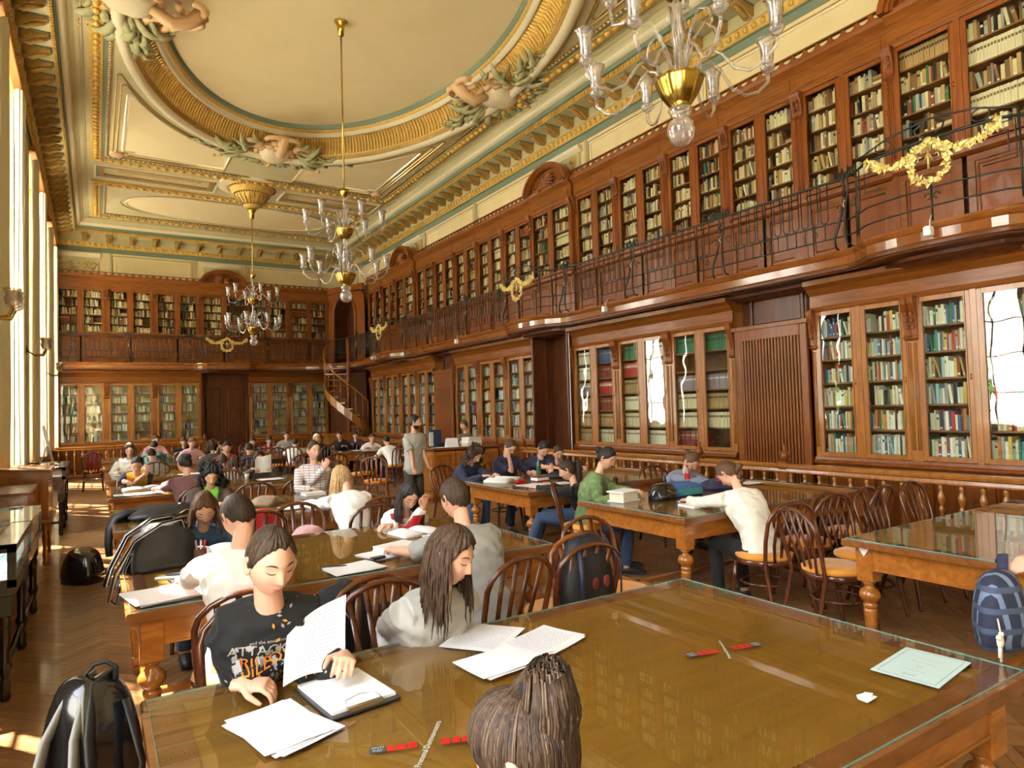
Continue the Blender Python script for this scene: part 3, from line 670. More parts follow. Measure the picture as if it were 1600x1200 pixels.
def upper_bay(P, w, label, style, rng, arch=False, dark=False, loc=None, rz=0):
    t = tag(thing('gallery_bookcase', label, 'bookcase', loc, rz), None, None, 'bookcases along the gallery')
    key = ('u', round(w, 3), arch)
    def mk():
        D = .26
        b = MB(); b.box(0, w, D-.02, D, 3.42, 6.0); c_back = b.mesh('back_panel', [M['back']])
        b = MB()
        for x in (-.0, w-.055):
            b.box(x, x+.055, -.03, D, 3.42, 6.0)
            for k in range(2): b.tube([(x+.016+.022*k, -.034, 4.45), (x+.016+.022*k, -.034, 5.40)], .006, 4)
        b.box(0, w, -.01, D, 4.30, 4.36); b.box(w/2-.03, w/2+.03, -.035, .0, 4.36, 5.74)
        c_fr = b.mesh('frame', [M['wood']])
        b = MB(); b.prism([(0, 5.74), (-.03, 5.74), (-.035, 5.78), (-.035, 6.02), (-.06, 6.05), (-.11, 6.10), (-.12, 6.15), (0, 6.15)], 0, w, 'x'); b.box(.1, w-.1, -.045, -.03, 5.82, 5.98)
        c_fz = b.mesh('frieze', [M['woodh']])
        b = MB(); n = 7; u = w/n
        b.box(0, w, -.10, -.07, 6.15, 6.165); b.box(0, w, -.11, -.06, 6.245, 6.265)
        for i in range(n):
            cx = (i+.5)*u; r = u*.36; A = [(cx+r*math.cos(a), 6.243+r*math.sin(a)*1.0) for a in [PI+PI*k/8 for k in range(9)]]
            for sgn in (0, 1):
                q = [(p[0], p[1]) for p in (A[:5] if sgn == 0 else A[4:])]
                poly = ([(i*u, 6.245), (i*u, 6.165), (cx, 6.165)]+q[::-1]) if sgn == 0 else ([(cx, 6.165), ((i+1)*u, 6.165), ((i+1)*u, 6.245)]+q[::-1])
                b.prism(poly, -.095, -.075, 'x') if False else b.rings([[(p[0], -.095, p[1]) for p in poly], [(p[0], -.075, p[1]) for p in poly]], 0, True, True, False)
        c_cr = b.mesh('cresting', [M['wood']])
        dw = (w-.11-.06)/2
        dm = door_meshes(dw, 4.37, 5.73, .045, 'uglass', 'wood')
        b = panel_mb(MB(), 0, dw+.01, 3.50, 4.24, 0, .07); c_cup = b.mesh('cupboard_door', [M['woodh'], M['wood']])
        b = MB(); b.prism([(0, 4.25), (-.03, 4.25), (-.07, 4.28), (-.075, 4.31), (0, 4.31)], 0, w, 'x'); c_ld = b.mesh('ledge', [M['wood']]); c_pl = MB().box(0, w, -.04, 0, 3.42, 3.50).mesh('plinth', [M['wood']])
        c_sh = MB().box(.055, w-.055, .04, D-.02, 0, .018).mesh('shelf', [M['shelf']])
        c_con = console_mb(5.42, 5.76, .08, .085).mesh('console', [M['wood']])
        return c_back, c_fr, c_fz, c_cr, dm, c_cup, (c_ld, c_pl), c_sh, c_con, dw
    c_back, c_fr, c_fz, c_cr, dm, c_cup, c_ld, c_sh, c_con, dw = cached(key, mk)
    inst('back_panel', c_back, t); inst('frame', c_fr, t); inst('frieze', c_fz, t); inst('ledge', c_ld[0], t); inst('plinth', c_ld[1], t)
    if not arch: inst('cresting', c_cr, t)
    for i in (0, 1):
        x = .055+i*(dw+.06)
        d = inst('glazed_door', dm[0], t, (x, 0, 0)); inst('pane', dm[1], d)
        inst('cupboard_door', c_cup, t, (x, 0, 0))
    inst('console', c_con, t, (.028, -.03, 0)); inst('console', c_con, t, (w-.028, -.03, 0))
    zs = [4.41+.265*k for k in range(5)]
    for z in zs: inst('shelf', c_sh, t, (0, 0, z-.018))
    for i in (0, 1):
        x0 = .07+i*(dw+.05); x1 = x0+dw-.02
        s2 = rng.choice(['old', 'old', style, 'dark'])
        for z in zs:
            f = rng.choice([1, 1, 1, 1, .97, .9, .75, .5])
            if f > 0: fill_shelf(P, x0, x1, z, .24, rng, s2 if rng.random() < .92 else rng.choice(['yellowset', 'beigeset', 'maroonset', 'creamset']), None, f)
    if arch:
        def mka():
            b = MB(); R = w/2+.02; zc = 6.12
            outer = [(w/2+R*math.cos(a), zc+R*.66*math.sin(a)) for a in [PI*k/28 for k in range(29)]]
            for r0, r1, y in ((1.0, .90, -.17), (.90, .84, -.13), (.84, .80, -.10)):
                for k in range(28):
                    a, c = outer[k], outer[k+1]
                    f = lambda p, r: (w/2+(p[0]-w/2)*r, zc+(p[1]-zc)*r)
                    q = [f(a, r0), f(c, r0), f(c, r1), f(a, r1)]
                    b.add([(p[0], y, p[1]) for p in q]+[(p[0], .0, p[1]) for p in q], [(0, 3, 2, 1), (0, 1, 5, 4), (2, 3, 7, 6), (3, 0, 4, 7), (1, 2, 6, 5)])
            ac = b.mesh('arched_pediment', [M['wood']])
            b = MB(); b.add([(w/2+(p[0]-w/2)*.82, -.05, zc+(p[1]-zc)*.82) for p in outer], [tuple(range(28, -1, -1))])
            tym = b.mesh('tympanum', [M['wood']])
            b = MB()
            for k in range(11):
                a = PI*(k+.5)/11; leafy(b, (w/2, -.07, zc+.05), (math.cos(a), 0, math.sin(a)*.9), .40-.06*abs(k-5)*.2, .032, 0, .5*(1 if k < 5 else -1), Vector((0, -1, 0)))
            for sx in (-1, 1):
                b.tube([(w/2+sx*(.20+.13*i*.3+.06*math.cos(i*1.1)), -.08, zc+.12+.06*math.sin(i*1.1)) for i in range(9)], .02, 5)
            b.ball((w/2, -.09, zc+.14), (.09, .05, .11), 8, 6)
            cv = b.mesh('carving', [M['woodh']])
            return ac, tym, cv
        ac, tym, cv = cached(('a', round(w, 3)), mka)
        inst('arched_pediment', ac, t, (0, -.03, 0)); inst('tympanum', tym, t); inst('carving', cv, t)
    return t
def lower_bay(P, w, label, styles, rng, solo_n=None, loc=None, rz=0, fills=None):
    t = tag(thing('glazed_bookcase', label, 'bookcase', loc, rz), None, None, 'glazed bookcases at floor level')
    def mk():
        D = .36
        c_back = MB().box(0, w, D-.02, D, 0, 3.0).mesh('back_panel', [M['back']])
        b = MB()
        for x in (0, w-.06):
            b.box(x, x+.06, -.02, D, 0, 3.0)
            for k in range(2): b.tube([(x+.018+.022*k, -.024, 1.12), (x+.018+.022*k, -.024, 2.32)], .006, 4)
        b.box(w/2-.03, w/2+.03, -.03, .0, LZ0, LZ1)
        c_fr = b.mesh('frame', [M['woodl']])
        b = MB(); b.prism([(0, LZ1), (-.03, LZ1), (-.04, 2.85), (-.03, 2.88), (-.03, 3.02), (-.06, 3.05), (-.10, 3.10), (-.17, 3.14), (-.18, 3.20), (0, 3.20)], 0, w, 'x')
        b.box(0, w, 0, D, 3.0, 3.2)
        c_fz = b.mesh('frieze', [M['woodh']])
        b = MB(); b.prism([(0, .90), (-.05, .90), (-.08, .93), (-.08, .95), (-.06, .965), (-.05, LZ0), (0, LZ0)], 0, w, 'x'); b.box(0, w, 0, D, .94, LZ0-.005)
        c_sill = (b.mesh('sill', [M['wood']]), MB().box(0, w, -.05, .0, 0, .14).mesh('plinth', [M['wood']]))
        dw = (w-.12-.06)/2
        dm = door_meshes(dw, LZ0+.005, LZ1-.005, .048, 'case_glass', 'woodl')
        c_cup = panel_mb(MB(), 0, dw+.02, .16, .90, 0, .08).mesh('cupboard_door', [M['woodh'], M['wood']])
        c_sh = MB().box(.06, w-.06, .035, D-.02, 0, .02).mesh('shelf', [M['shelf']])
        c_con = console_mb(2.34, 2.84, .085, .10).mesh('console', [M['wood']])
        return c_back, c_fr, c_fz, c_sill, dm, c_cup, c_sh, c_con, dw
    c_back, c_fr, c_fz, c_sill, dm, c_cup, c_sh, c_con, dw = cached(('l', round(w, 3)), mk)
    inst('back_panel', c_back, t); inst('frame', c_fr, t); inst('frieze', c_fz, t); inst('sill', c_sill[0], t); inst('plinth', c_sill[1], t)
    for i in (0, 1):
        x = .06+i*(dw+.06)
        d = inst('glazed_door', dm[0], t, (x, 0, 0)); inst('pane', dm[1], d)
        inst('cupboard_door', c_cup, t, (x, 0, 0))
    inst('console', c_con, t, (.03, -.02, 0)); inst('console', c_con, t, (w-.03, -.02, 0))
    zs = [1.055+.288*k for k in range(6)]
    for z in zs: inst('shelf', c_sh, t, (0, 0, z-.02))
    for i in (0, 1):
        x0 = .07+i*(dw+.05); x1 = x0+dw-.02
        for r, z in enumerate(zs):
            st = styles[i][5-r] if isinstance(styles[i], (list, tuple)) else styles[i]
            f = rng.choice([1, 1, .97, .93, .85]) if fills is None else rng.choice(fills)
            if st == 'none': continue
            fill_shelf(P, x0, x1, z, .245, rng, st, solo if solo_n else None, f, (solo_n, i, 5-r) if solo_n else None)
    return t
rng = random.Random(5)
def PRm(x, y): return Matrix.Translation((x, y, 0)) @ Matrix.Rotation(-PI/2, 4, 'Z')
# gallery bays on the right wall, from the stair corner towards the camera
BW = 1.208; UX = 7.90
bays = []
for ci, yc in enumerate(AC): bays.append((yc+.725, 1.45, ci))
for base in (AC[0]+.725, AC[1]+.725):
    for k in range(5): bays.append((base+(k+1)*BW, BW, None))
for k in range(2): bays.append((AC[2]+.725+(k+1)*1.25, 1.25, None))
for k in range(2): bays.append((AC[0]-.725-k*BW, BW, None))
bays.sort(key=lambda q: -q[0])
na = ['the arched bay nearest the camera end', 'the middle arched bay', 'the farthest arched bay']
for i, (y, w, a) in enumerate(bays):
    if a is not None: lab = 'arch-topped gallery bookcase with a carved pediment, %s' % ['nearest the camera end', 'above the dark wall recess', 'farthest along the wall'][a]
    else:
        k = [j for j, q in enumerate(bays) if q[2] is not None]
        if y > AC[2]+1: lab = '%s plain gallery bookcase beyond the farthest carved arch' % ordn([j for j in range(len(bays)) if bays[j][0] > AC[2]+1][::-1].index(i))
        elif y > AC[1]+1: lab = '%s plain gallery bookcase beyond the middle carved arch' % ordn([j for j in range(len(bays)) if AC[1]+1 < bays[j][0] < AC[2] and bays[j][2] is None][::-1].index(i))
        elif y > AC[0]+1: lab = '%s plain gallery bookcase beyond the nearest carved arch' % ordn([j for j in range(len(bays)) if AC[0]+1 < bays[j][0] < AC[1] and bays[j][2] is None][::-1].index(i))
        else: lab = '%s plain gallery bookcase on the camera side of the nearest carved arch' % ordn([j for j in range(len(bays)) if bays[j][0] < AC[0]].index(i))
    xo = UX-(.06 if a is not None else 0)
    upper_bay(PRm(xo, y), w, lab, 'old', rng, a is not None, loc=(xo, y, 0), rz=-PI/2)
# end wall gallery
ex = [(-1.02, 1.31), (.29, 1.31), (1.60, 1.34), (2.94, 1.46, 1), (4.40, 1.40), (5.80, 1.40)]
for i, q in enumerate(ex):
    a = len(q) > 2
    upper_bay(Matrix.Translation((q[0], 23.88, 0)), q[1], 'arch-topped gallery bookcase with carved pediment on the end wall' if a else '%s gallery bookcase from the windows on the end wall' % ordn(i if i < 3 else i-1), 'dark', rng, a, loc=(q[0], 23.88, 0), rz=0)
# floor-level cases on the right wall
LXX = 7.75
S = lambda *a: list(a)
low = [(5.07, 1.22, ('mix', 'mix'), 1, 'beside the near ribbed door, on its right'), (3.85, 1.25, ('mix', 'mix'), 2, 'second to the right of the near ribbed door'), (2.60, 1.22, ('mix', 'mix'), 3, 'third to the right of the near ribbed door'),
       (10.07, 1.26, (S('creamset', 'creamset', 'mauveset', 'beigeset', 'beigeset', 'beigeset'), S('blueset', 'maroonset', 'redset', 'maroonset', 'beigeset', 'yellowset')), None, 'beside the wall recess, with a shelf of red sets'),
       (8.81, 1.26, (S('greenset', 'redset', 'beigeset', 'creamset', 'yellowset', 'creamset'), S('creamset', 'creamset', 'yellowset', 'beigeset', 'yellowset', 'creamset')), None, 'holding one green and one red set, middle of its three'),
       (7.55, 1.27, (S('greenset', 'none', 'mauveset', 'yellowset', 'yellowset', 'maroonset'), S('greenset', 'none', 'mauveset', 'beigeset', 'yellowset', 'none')), None, 'with green sets on top, beside the near ribbed door, on its left'),
       (14.97, 1.24, ('bright', 'mix'), None, 'beside the far ribbed door, on its right'), (13.73, 1.24, ('mix', 'bright'), None, 'behind the librarian, middle of its three'), (12.49, 1.25, ('bright', 'mix'), None, 'beside the wall recess, on its left'),
       (17.30, 1.22, ('mix', 'bright'), None, 'behind the bearded man, on the left of the far ribbed door'), (18.52, 1.22, ('mix', 'mix'), None, 'second to the left of the far ribbed door'), (19.74, 1.22, ('mix', 'mix'), None, 'third to the left of the far ribbed door'), (20.96, 1.22, ('mix', 'mix'), None, 'next to the corner stair')]
for y, w, st, sn, lab in low:
    lower_bay(PRm(LXX, y), w, 'glazed bookcase '+lab, st, rng, sn, (LXX, y, 0), -PI/2)
el = [(-1.02, 1.31, 'at the window corner of the end wall'), (.29, 1.31, 'second from the windows on the end wall'), (1.60, 1.35, 'left of the dark end-wall door'), (4.42, 1.36, 'right of the dark end-wall door'), (5.78, 1.36, 'on the end wall next to the stair')]
for x, w, lab in el:
    lower_bay(Matrix.Translation((x, 23.83, 0)), w, 'glazed bookcase '+lab, ('mix', 'mix'), rng, None, (x, 23.83, 0), 0, [1, .9, .7, .55, .4])
# individual books: the 300 nearest
solo.sort(key=lambda r: r[0].translation.y+ (0 if r[0].translation.y > 2.2 else 100))
CN = {1: 'bookcase right of the near ribbed door', 2: 'second case right of the ribbed door', 3: 'third case right of the ribbed door'}
ok = [r for r in solo if r[9][0] in (1, 2)]
ok += [r for r in solo if r[9][0] == 3]
rest = ok[300:]; ok = ok[:300]
M['bkr'] = {}
cnt = {}
for r in ok: cnt[(r[9])] = cnt.get(r[9], 0)
for (T, w, h, d, ci, bandc, lc, k, cn, sn) in ok:
    b = MB(); book_geo(b, w, h, d, 0, Matrix.Identity(4), 2 if bandc is not None else None, 3 if lc is not None else None)
    b.m = [1 if q == PG else q for q in b.m]
    me = b.mesh('book', [BKM[ci], M['pages'], BKM[bandc] if bandc is not None else M['pages'], M['bk_white']])
    o = bpy.data.objects.new('book', me); C.objects.link(o); o.matrix_world = T
    tall = 'tall' if h > .222 else 'short' if h < .18 else 'upright'
    tag(o, '%s %s book, %s on %s shelf, %s door, %s' % (tall, cn, ordn(k), ['top', 'second', 'third', 'fourth', 'fifth', 'bottom'][sn[2]], 'left' if sn[1] == 0 else 'right', CN[sn[0]]), 'book', 'books in the near glazed bookcases')
for (T, w, h, d, ci, bandc, lc, k, cn, sn) in rest: book_geo(stuff, w, h, d, ci, T, bandc, lc)
o = stuff.build('books', BKM_ALL); tag(o, 'rows of old books on the shelves of all the other bookcases', 'books', None, 'stuff')
# ---- ribbed doors, recess
def ribbed(y0, w, lab):
    t = thing('ribbed_door', lab, 'door', (7.66, y0, 0), -PI/2)
    b = MB()
    for x in (0, w-.1): b.bbox(x, x+.1, 0, .06, .0, 2.7, .008)
    b.box(.1, w-.1, 0, .06, 2.56, 2.7); b.box(.1, w-.1, 0, .06, 0, .12); b.box(-.03, w+.03, -.03, .08, 2.70, 2.75)
    b.build('door_frame', 'wood', t); MB().box(.1, w-.1, .045, .055, .12, 2.56).build('door_backing', 'woodd', t)
    n = 19; u = (w-.2)/n; me = MB().bbox(-.014, .014, .0, .04, .12, 2.56, .005).mesh('slat', [M['wood']])
    for i in range(n): inst('slat', me, t, (.1+(i+.5)*u, 0, 0))
ribbed(6.22, 1.12, 'ribbed wooden door with vertical slats beside the case of green books')
ribbed(16.06, 1.06, 'ribbed wooden door with vertical slats behind the standing bearded man')
b = MB()     # dark panelled lining above the ribbed doors and round the recess
for y0, y1 in ((5.08, 6.28), (14.98, 16.07)): b.box(7.95, 8.0, y0, y1, 0, 3.2); b.box(7.9, 7.95, y0+.25, y1-.25, 2.8, 3.12); b.box(7.87, 7.9, y0+.18, y0+.22, 2.7, 3.2); b.box(7.87, 7.9, y1-.22, y1-.18, 2.7, 3.2)
b.box(7.6, 8.9, 11.22, 11.28, 0, 3.2); b.box(7.6, 8.9, 10.05, 10.09, 0, 3.2); b.box(8.88, 8.94, 10.05, 11.28, 0, 3.2); b.box(7.6, 8.9, 10.05, 11.28, 3.15, 3.2)
for q in (.25, .55, .85): b.box(8.84, 8.88, 10.1+q-.02, 10.1+q+.02, 0, 3.1)
for q in (7.9, 8.3): b.box(q, q+.05, 11.19, 11.22, 0, 3.15)
tag(b.build('wall_recess', 'woodd'), kind='structure')
tag(MB().tube([(7.62, 10.02, 0.1), (7.62, 10.02, 1.4), (7.63, 10.03, 2.5), (7.6, 10.0, 3.1)], .009, 6).build('cable', 'white'), 'thin white cable running down beside the wall recess', 'cable')
# door in the end wall
d1 = tag(thing('door_1', None, None, (2.96, 23.95, 0)), kind='structure')
b = MB(); b.box(0, 1.44, .1, .16, 0, 3.2); b.box(0, .06, -.12, .1, 0, 3.2); b.box(1.38, 1.44, -.12, .1, 0, 3.2); b.build('door_case', 'woodd', d1)
for i in range(2):
    b = MB()
    for z0, z1 in ((.1, .9), (1.0, 2.75)): panel_mb(b, .08+i*.64, .70+i*.64, z0, z1, .1, .08)
    b.build('door_leaf', ['woodd', 'woodd'], d1)
# wall above floor cases behind the gallery (wood lining) and chamfered corner with niche
tag(MB().box(8.1, XR, .2, YE, 0, 6.2).build('trim_4', 'woodd'), kind='structure')
nc = tag(thing('trim_5', None, None), kind='structure')
A_, B_ = Vector((7.16, 23.95, 0)), Vector((7.95, 22.1, 0)); L_ = (B_-A_).length; ang = math.atan2(B_.y-A_.y, B_.x-A_.x)
T = Matrix.Translation(A_) @ Matrix.Rotation(ang, 4, 'Z')
b = MB(); hw = .56; cx = L_/2; n = 20
outer = [(0, 3.4), (0, 6.15), (L_, 6.15), (L_, 3.4)]
pts = [(cx+hw, 3.4)]+[(cx+hw*math.cos(PI*k/n), 5.25+.62*math.sin(PI*k/n)) for k in range(n+1)]+[(cx-hw, 3.4)]
top = [(L_, 3.4)]+[(L_ if k < n*.25 else 0 if k > n*.75 else cx+hw*1.6*math.cos(PI*k/n), 6.15 if n*.25 <= k <= n*.75 else 5.25+.9*min(1, math.sin(PI*k/n))) for k in range(n+1)]+[(0, 3.4)]
b.rings([[(p[0], 0, p[1]) for p in pts], [(p[0], 0, p[1]) for p in top]], 0, False, False, False, T, False)
b.rings([[(p[0], 0, p[1]) for p in pts], [(p[0], .6, p[1]) for p in pts]], 1, False, False, True, T, False)
b.box(-.1, L_+.1, .6, .64, 3.3, 6.2, 1, T); b.box(0, L_, -.08, .02, 6.0, 6.22, 0, T)
rim = [(q[0]*1.0, -.03, q[1]) for q in pts]; b.tube([T @ Vector(q) for q in rim], .045, 6, 0)
b.build('niche_surround', ['wood', 'woodd'], nc)
b = MB(); b.box(0, L_, .0, .05, 0, 3.3, 0, T); b.build('corner_panelling', 'woodd', nc)
# ============================================================= gallery edge and railing
def gx(y):
    d = min(abs(y-c) for c in AC); s_ = max(0, min(1, (1.05-d)/.45)); s_ = s_*s_*(3-2*s_)
    bow = .10*max(0, 1-(d/.75)**2)
    return 7.36-.24*s_-bow
path = [(gx(y), y) for y in [-.6+.12*i for i in range(int((21.6+.6)/.12)+1)]]
for k in range(1, 9):
    a = PI/2*k/8; path.append((7.36-.75*(1-math.cos(a)), 21.6+1.5*math.sin(a)))
path += [(6.2, 23.22), (5.6, 23.28)]
def gy(x):
    d = abs(x-3.67); s_ = max(0, min(1, (1.0-d)/.4)); s_ = s_*s_*(3-2*s_)
    return 23.34-.20*s_
path += [(5.2-.12*i, gy(5.2-.12*i)) for i in range(int((5.2+1.0)/.12)+1)]
P2 = [Vector((p[0], p[1], 0)) for p in path]
def offs(P, d):
    out = []
    for i, p in enumerate(P):
        t = (P[min(i+1, len(P)-1)]-P[max(i-1, 0)]).normalized(); n = Vector((-t.y, t.x, 0))     # towards the room
        out.append(p+n*d)
    return out
def sweep(b, P, prof, mi=0, smooth=False):
    Q = {}
    rs = []
    O = {d: offs(P, d) for d in set(q[0] for q in prof)}
    for i in range(len(P)): rs.append([(O[d][i].x, O[d][i].y, z) for d, z in prof])
    b.rings(rs, mi, False, False, smooth, None, False)
gal = tag(thing('gallery', None, None), kind='structure')
M['fascia'] = mat('polished_fascia', (0.16, 0.048, 0.009), 0.14, col2=(0.23, 0.074, 0.014), cscale=3, stretch=(3, 1, 6), coat=0.7)
b = MB(); sweep(b, P2, [(-.10, 3.21), (-.05, 3.215), (-.04, 3.24), (.0, 3.25), (.015, 3.27), (.02, 3.36), (.035, 3.375), (.05, 3.41), (.045, 3.435), (-.05, 3.44)]); b.build('fascia', 'fascia', gal)
b = MB(); rs = []
In = [Vector((min(8.12, max(p.x+.0, XL)), p.y, 0)) for p in P2]
for i, p in enumerate(P2):
    if p.y < 21.7 and p.x > 6.9: q = (8.12, p.y)
    elif p.x > 5.5: q = (8.12-.001*i, 24.1)
    else: q = (p.x, 24.1)
    rs.append([(p.x, p.y, 3.44), (q[0], q[1], 3.44), (q[0], q[1], 3.20), (p.x, p.y, 3.22)])
b.rings(rs, 0, True, True, False); b.build('gallery_floor', 'woodd', gal)
b = MB(); sweep(b, offs(P2, -.22), [(-.25, 3.12), (-.2, 3.15), (-.1, 3.17), (-.1, 3.21)]); b.build('shade_dark_moulding', 'woodd', gal)  # dark wood colour stands in for the deep shadow beneath the gallery
# railing
rail = tag(thing('gallery_railing', 'black wrought-iron railing along the gallery with gilded wreaths', 'railing'))
RP = offs(P2, .0)
def tuben(name, P, z, r, parent, m='iron', n=5):
    return MB().tube([(p.x, p.y, z) for p in P], r, n, up=(0, 0, 1)).build(name, m, parent)
tuben('top_rail', RP, 4.27, .016, rail); tuben('middle_rail', RP, 3.78, .009, rail); tuben('bottom_rail', RP, 3.60, .009, rail)
L = [0]
for i in range(1, len(RP)): L.append(L[-1]+(RP[i]-RP[i-1]).length)
def at_len(s_):
    for i in range(1, len(L)):
        if L[i] >= s_:
            f = (s_-L[i-1])/(L[i]-L[i-1]); t = (RP[i]-RP[i-1]).normalized(); return RP[i-1].lerp(RP[i], f), math.atan2(t.y, t.x)
    return RP[-1], 0
b = MB()      # a hairpin: two bars joined by a bow
h = [(-.045, 0, 4.26)]+[(-.045, 0, 3.88)]+[(-.045*math.cos(a), 0, 3.845-.045*math.sin(a)) for a in [PI*k/6 for k in range(7)]]+[(.045, 0, 3.88), (.045, 0, 4.26)]
b.tube(h, .0075, 4); b.tube([(0, 0, 3.80), (0, 0, 3.60)], .007, 4)
for sx in (-1, 1): b.ball((sx*.045, 0, 3.99), (.010, .010, .014), 5, 4)
hair = b.mesh('bar', [M['iron']])
b = MB()
b.tube([(.035*math.cos(a), 0, 3.69+.035*math.sin(a)) for a in [2*PI*k/10 for k in range(11)]], .006, 4)
ringm = b.mesh('ring', [M['iron']])
b = MB()      # bulging twin standard with scrolls
for sx in (-1, 1):
    b.tube([(sx*.05, 0, 4.40), (sx*.03, 0, 4.28), (sx*.045, 0, 4.10), (sx*.02, -.02, 3.95), (sx*.05, -.06, 3.75), (sx*.09, -.10, 3.58), (sx*.10, -.08, 3.48), (sx*.12, -.03, 3.45)], [.007, .012, .011, .012, .016, .014, .012, .012], 6)
    b.tube([(sx*(.10+.035*math.cos(a)), 0, 4.33+.035*math.sin(a)) for a in [.6*k for k in range(9)]], .007, 4)
    b.tube([(sx*(.12+.04*math.cos(a)), 0, 3.95+.04*math.sin(a)) for a in [.6*k for k in range(9)]], .006, 4)
    b.tube([(sx*.02, 0, 4.28), (sx*.11, 0, 4.36), (sx*.14, 0, 4.30)], .008, 4)
for k in range(3): b.ball((0, -.02, 4.0+.08*k), (.02, .02, .03), 6, 4)
for k in range(14): b.tube([(.10*math.sin(k*2.1), -.01, 4.27+.02*math.cos(k*3)), (.10*math.sin(k*2.1)+.05*math.sin(k*1.3), -.03, 4.34+.03*math.sin(k*2.7))], [.012, .004], 4)
std = b.mesh('standard', [M['iron']])
b = MB()
b.tube([(-.02, -.02, 4.04), (.015, -.03, 4.0), (-.015, -.03, 3.96), (.01, -.03, 3.92)], .007, 5)
orn = b.mesh('gilt_drop', [M['gilt']])
posts = [-.5, .6, 2.2]
def on_y(y):
    i = min(range(len(RP)), key=lambda k: abs(RP[k].y-y)+ (0 if RP[k].x > 6.9 else 100)); return i
stand_s = []
for yp in [2.3, 4.26, 6.11, 7.95, 9.78, 11.75, 13.6, 15.45, 17.3, 19.25, 21.2]: stand_s.append(L[on_y(yp)])
for xp in (5.0, 2.55, .85, -.6):
    i = min(range(len(RP)), key=lambda k: abs(RP[k].x-xp)+(0 if RP[k].y > 22 else 100)); stand_s.append(L[i])
s0 = L[on_y(1.4)]; s_ = s0; nb = 0
while s_ < L[-1] and nb < 299:
    near_post = min(abs(s_-q) for q in stand_s) < .16
    p, a = at_len(s_)
    inbay = any(abs(p.y-c) < .75 for c in AC) and p.x > 6.9
    if not near_post and not inbay:
        inst('bar', hair, rail, (p.x, p.y, 0), (0, 0, a)); nb += 1
        if nb % 5 == 0: inst('ring', ringm, rail, (p.x, p.y, 0), (0, 0, a))
    s_ += .128
for q in stand_s:
    p, a = at_len(q); o = inst('standard', std, rail, (p.x, p.y, 0), (0, 0, a+PI)); inst('gilt_drop', orn, o)
def wreath(p, a, big, parent):
    g = MB(); R = .17; rr = random.Random(3)
    def lf(x, z, sc, ang):
        T_ = Matrix.Translation((x, -.045+rr.uniform(-.012, .008), z)) @ Matrix.Rotation(ang, 4, 'Y') @ Matrix.Rotation(rr.uniform(-.5, .5), 4, 'X')
        g.add([T_ @ Vector(q) for q in ((0, 0, -.030*sc), (.016*sc, -.006, 0), (0, -.010, .012*sc), (-.016*sc, -.006, 0), (0, 0, .036*sc), (0, .008, 0))], [(0, 1, 2), (1, 4, 2), (2, 4, 3), (0, 2, 3), (0, 5, 1), (1, 5, 4), (4, 5, 3), (0, 3, 5)], 0, False)
    for k in range(96):
        t = 2*PI*k/96; r_ = R+rr.uniform(-.028, .028); lf(r_*math.cos(t), 4.02+r_*1.15*math.sin(t), rr.uniform(.9, 1.4), rr.uniform(0, 6.28))
    for sx in (-1, 1):
        for k in range(80):
            t = rr.random(); x = sx*(.10+.52*t); z = 4.17-.10*math.sin(PI*t)+.05*t; lf(x, z+rr.uniform(-.045, .03)*(1.2 if t > .65 else .8), rr.uniform(.9, 1.5), rr.uniform(0, 6.28))
        g.tube([(sx*.0, -.04, 4.12), (sx*.05, -.04, 4.03), (sx*.10, -.04, 4.06), (sx*.09, -.04, 4.10), (sx*.06, -.04, 4.09)], .010, 5)
    g.tube([(0, -.04, 4.17), (0, -.04, 3.96)], [.008, .014], 5); g.ball((0, -.04, 4.24), (.05, .03, .04), 6, 5)
    o = g.build('gilded_wreath', 'gilt', parent, (p.x, p.y, 0), a+PI); o['label'] = 'gilded leaf wreath with garlands'
    k = MB()
    k.tube([(-.75, 0, 4.29), (-.4, 0, 4.42), (0, 0, 4.47), (.4, 0, 4.42), (.75, 0, 4.29)], .010, 5)
    for sx in (-1, 1):
        k.tube([(sx*(.45+.08*math.cos(t)), 0, 4.34+.06*math.sin(t)) for t in [2*PI*j/12 for j in range(13)]], .008, 4)
        for (x0, x1, z0, z1) in ((.45, .72, 3.85, 4.2), (.5, .66, 3.92, 4.12)):
            k.tube([(sx*x0, 0, z0), (sx*x1, 0, z0), (sx*x1, 0, z1), (sx*(x0+.05), 0, z1)], .007, 4)
        k.tube([(sx*.06, 0, 4.44), (sx*.14, 0, 4.40), (sx*.12, 0, 4.34), (sx*.05, 0, 4.30)], .012, 5); k.tube([(sx*.75, 0, 4.27), (sx*.75, 0, 3.48)], .010, 5)
    k.tube([(0, -.01, 3.84), (0, -.01, 3.45)], .009, 5)
    for sx in (-1, 1): k.tube([(sx*(.04+.03*math.cos(t)), 0, 3.70+.03*math.sin(t)) for t in [.6*j for j in range(9)]], .006, 4)
    o = k.build('bow_tracery', 'iron', parent, (p.x, p.y, 0), a+PI)
for c in AC:
    i = on_y(c); t = RP[i+1]-RP[i-1]; wreath(RP[i], math.atan2(t.y, t.x), 1, rail)
i = min(range(len(RP)), key=lambda k: abs(RP[k].x-3.67)+(0 if RP[k].y > 22 else 100)); t = RP[i+1]-RP[i-1]; wreath(RP[i], math.atan2(t.y, t.x), 1, rail)
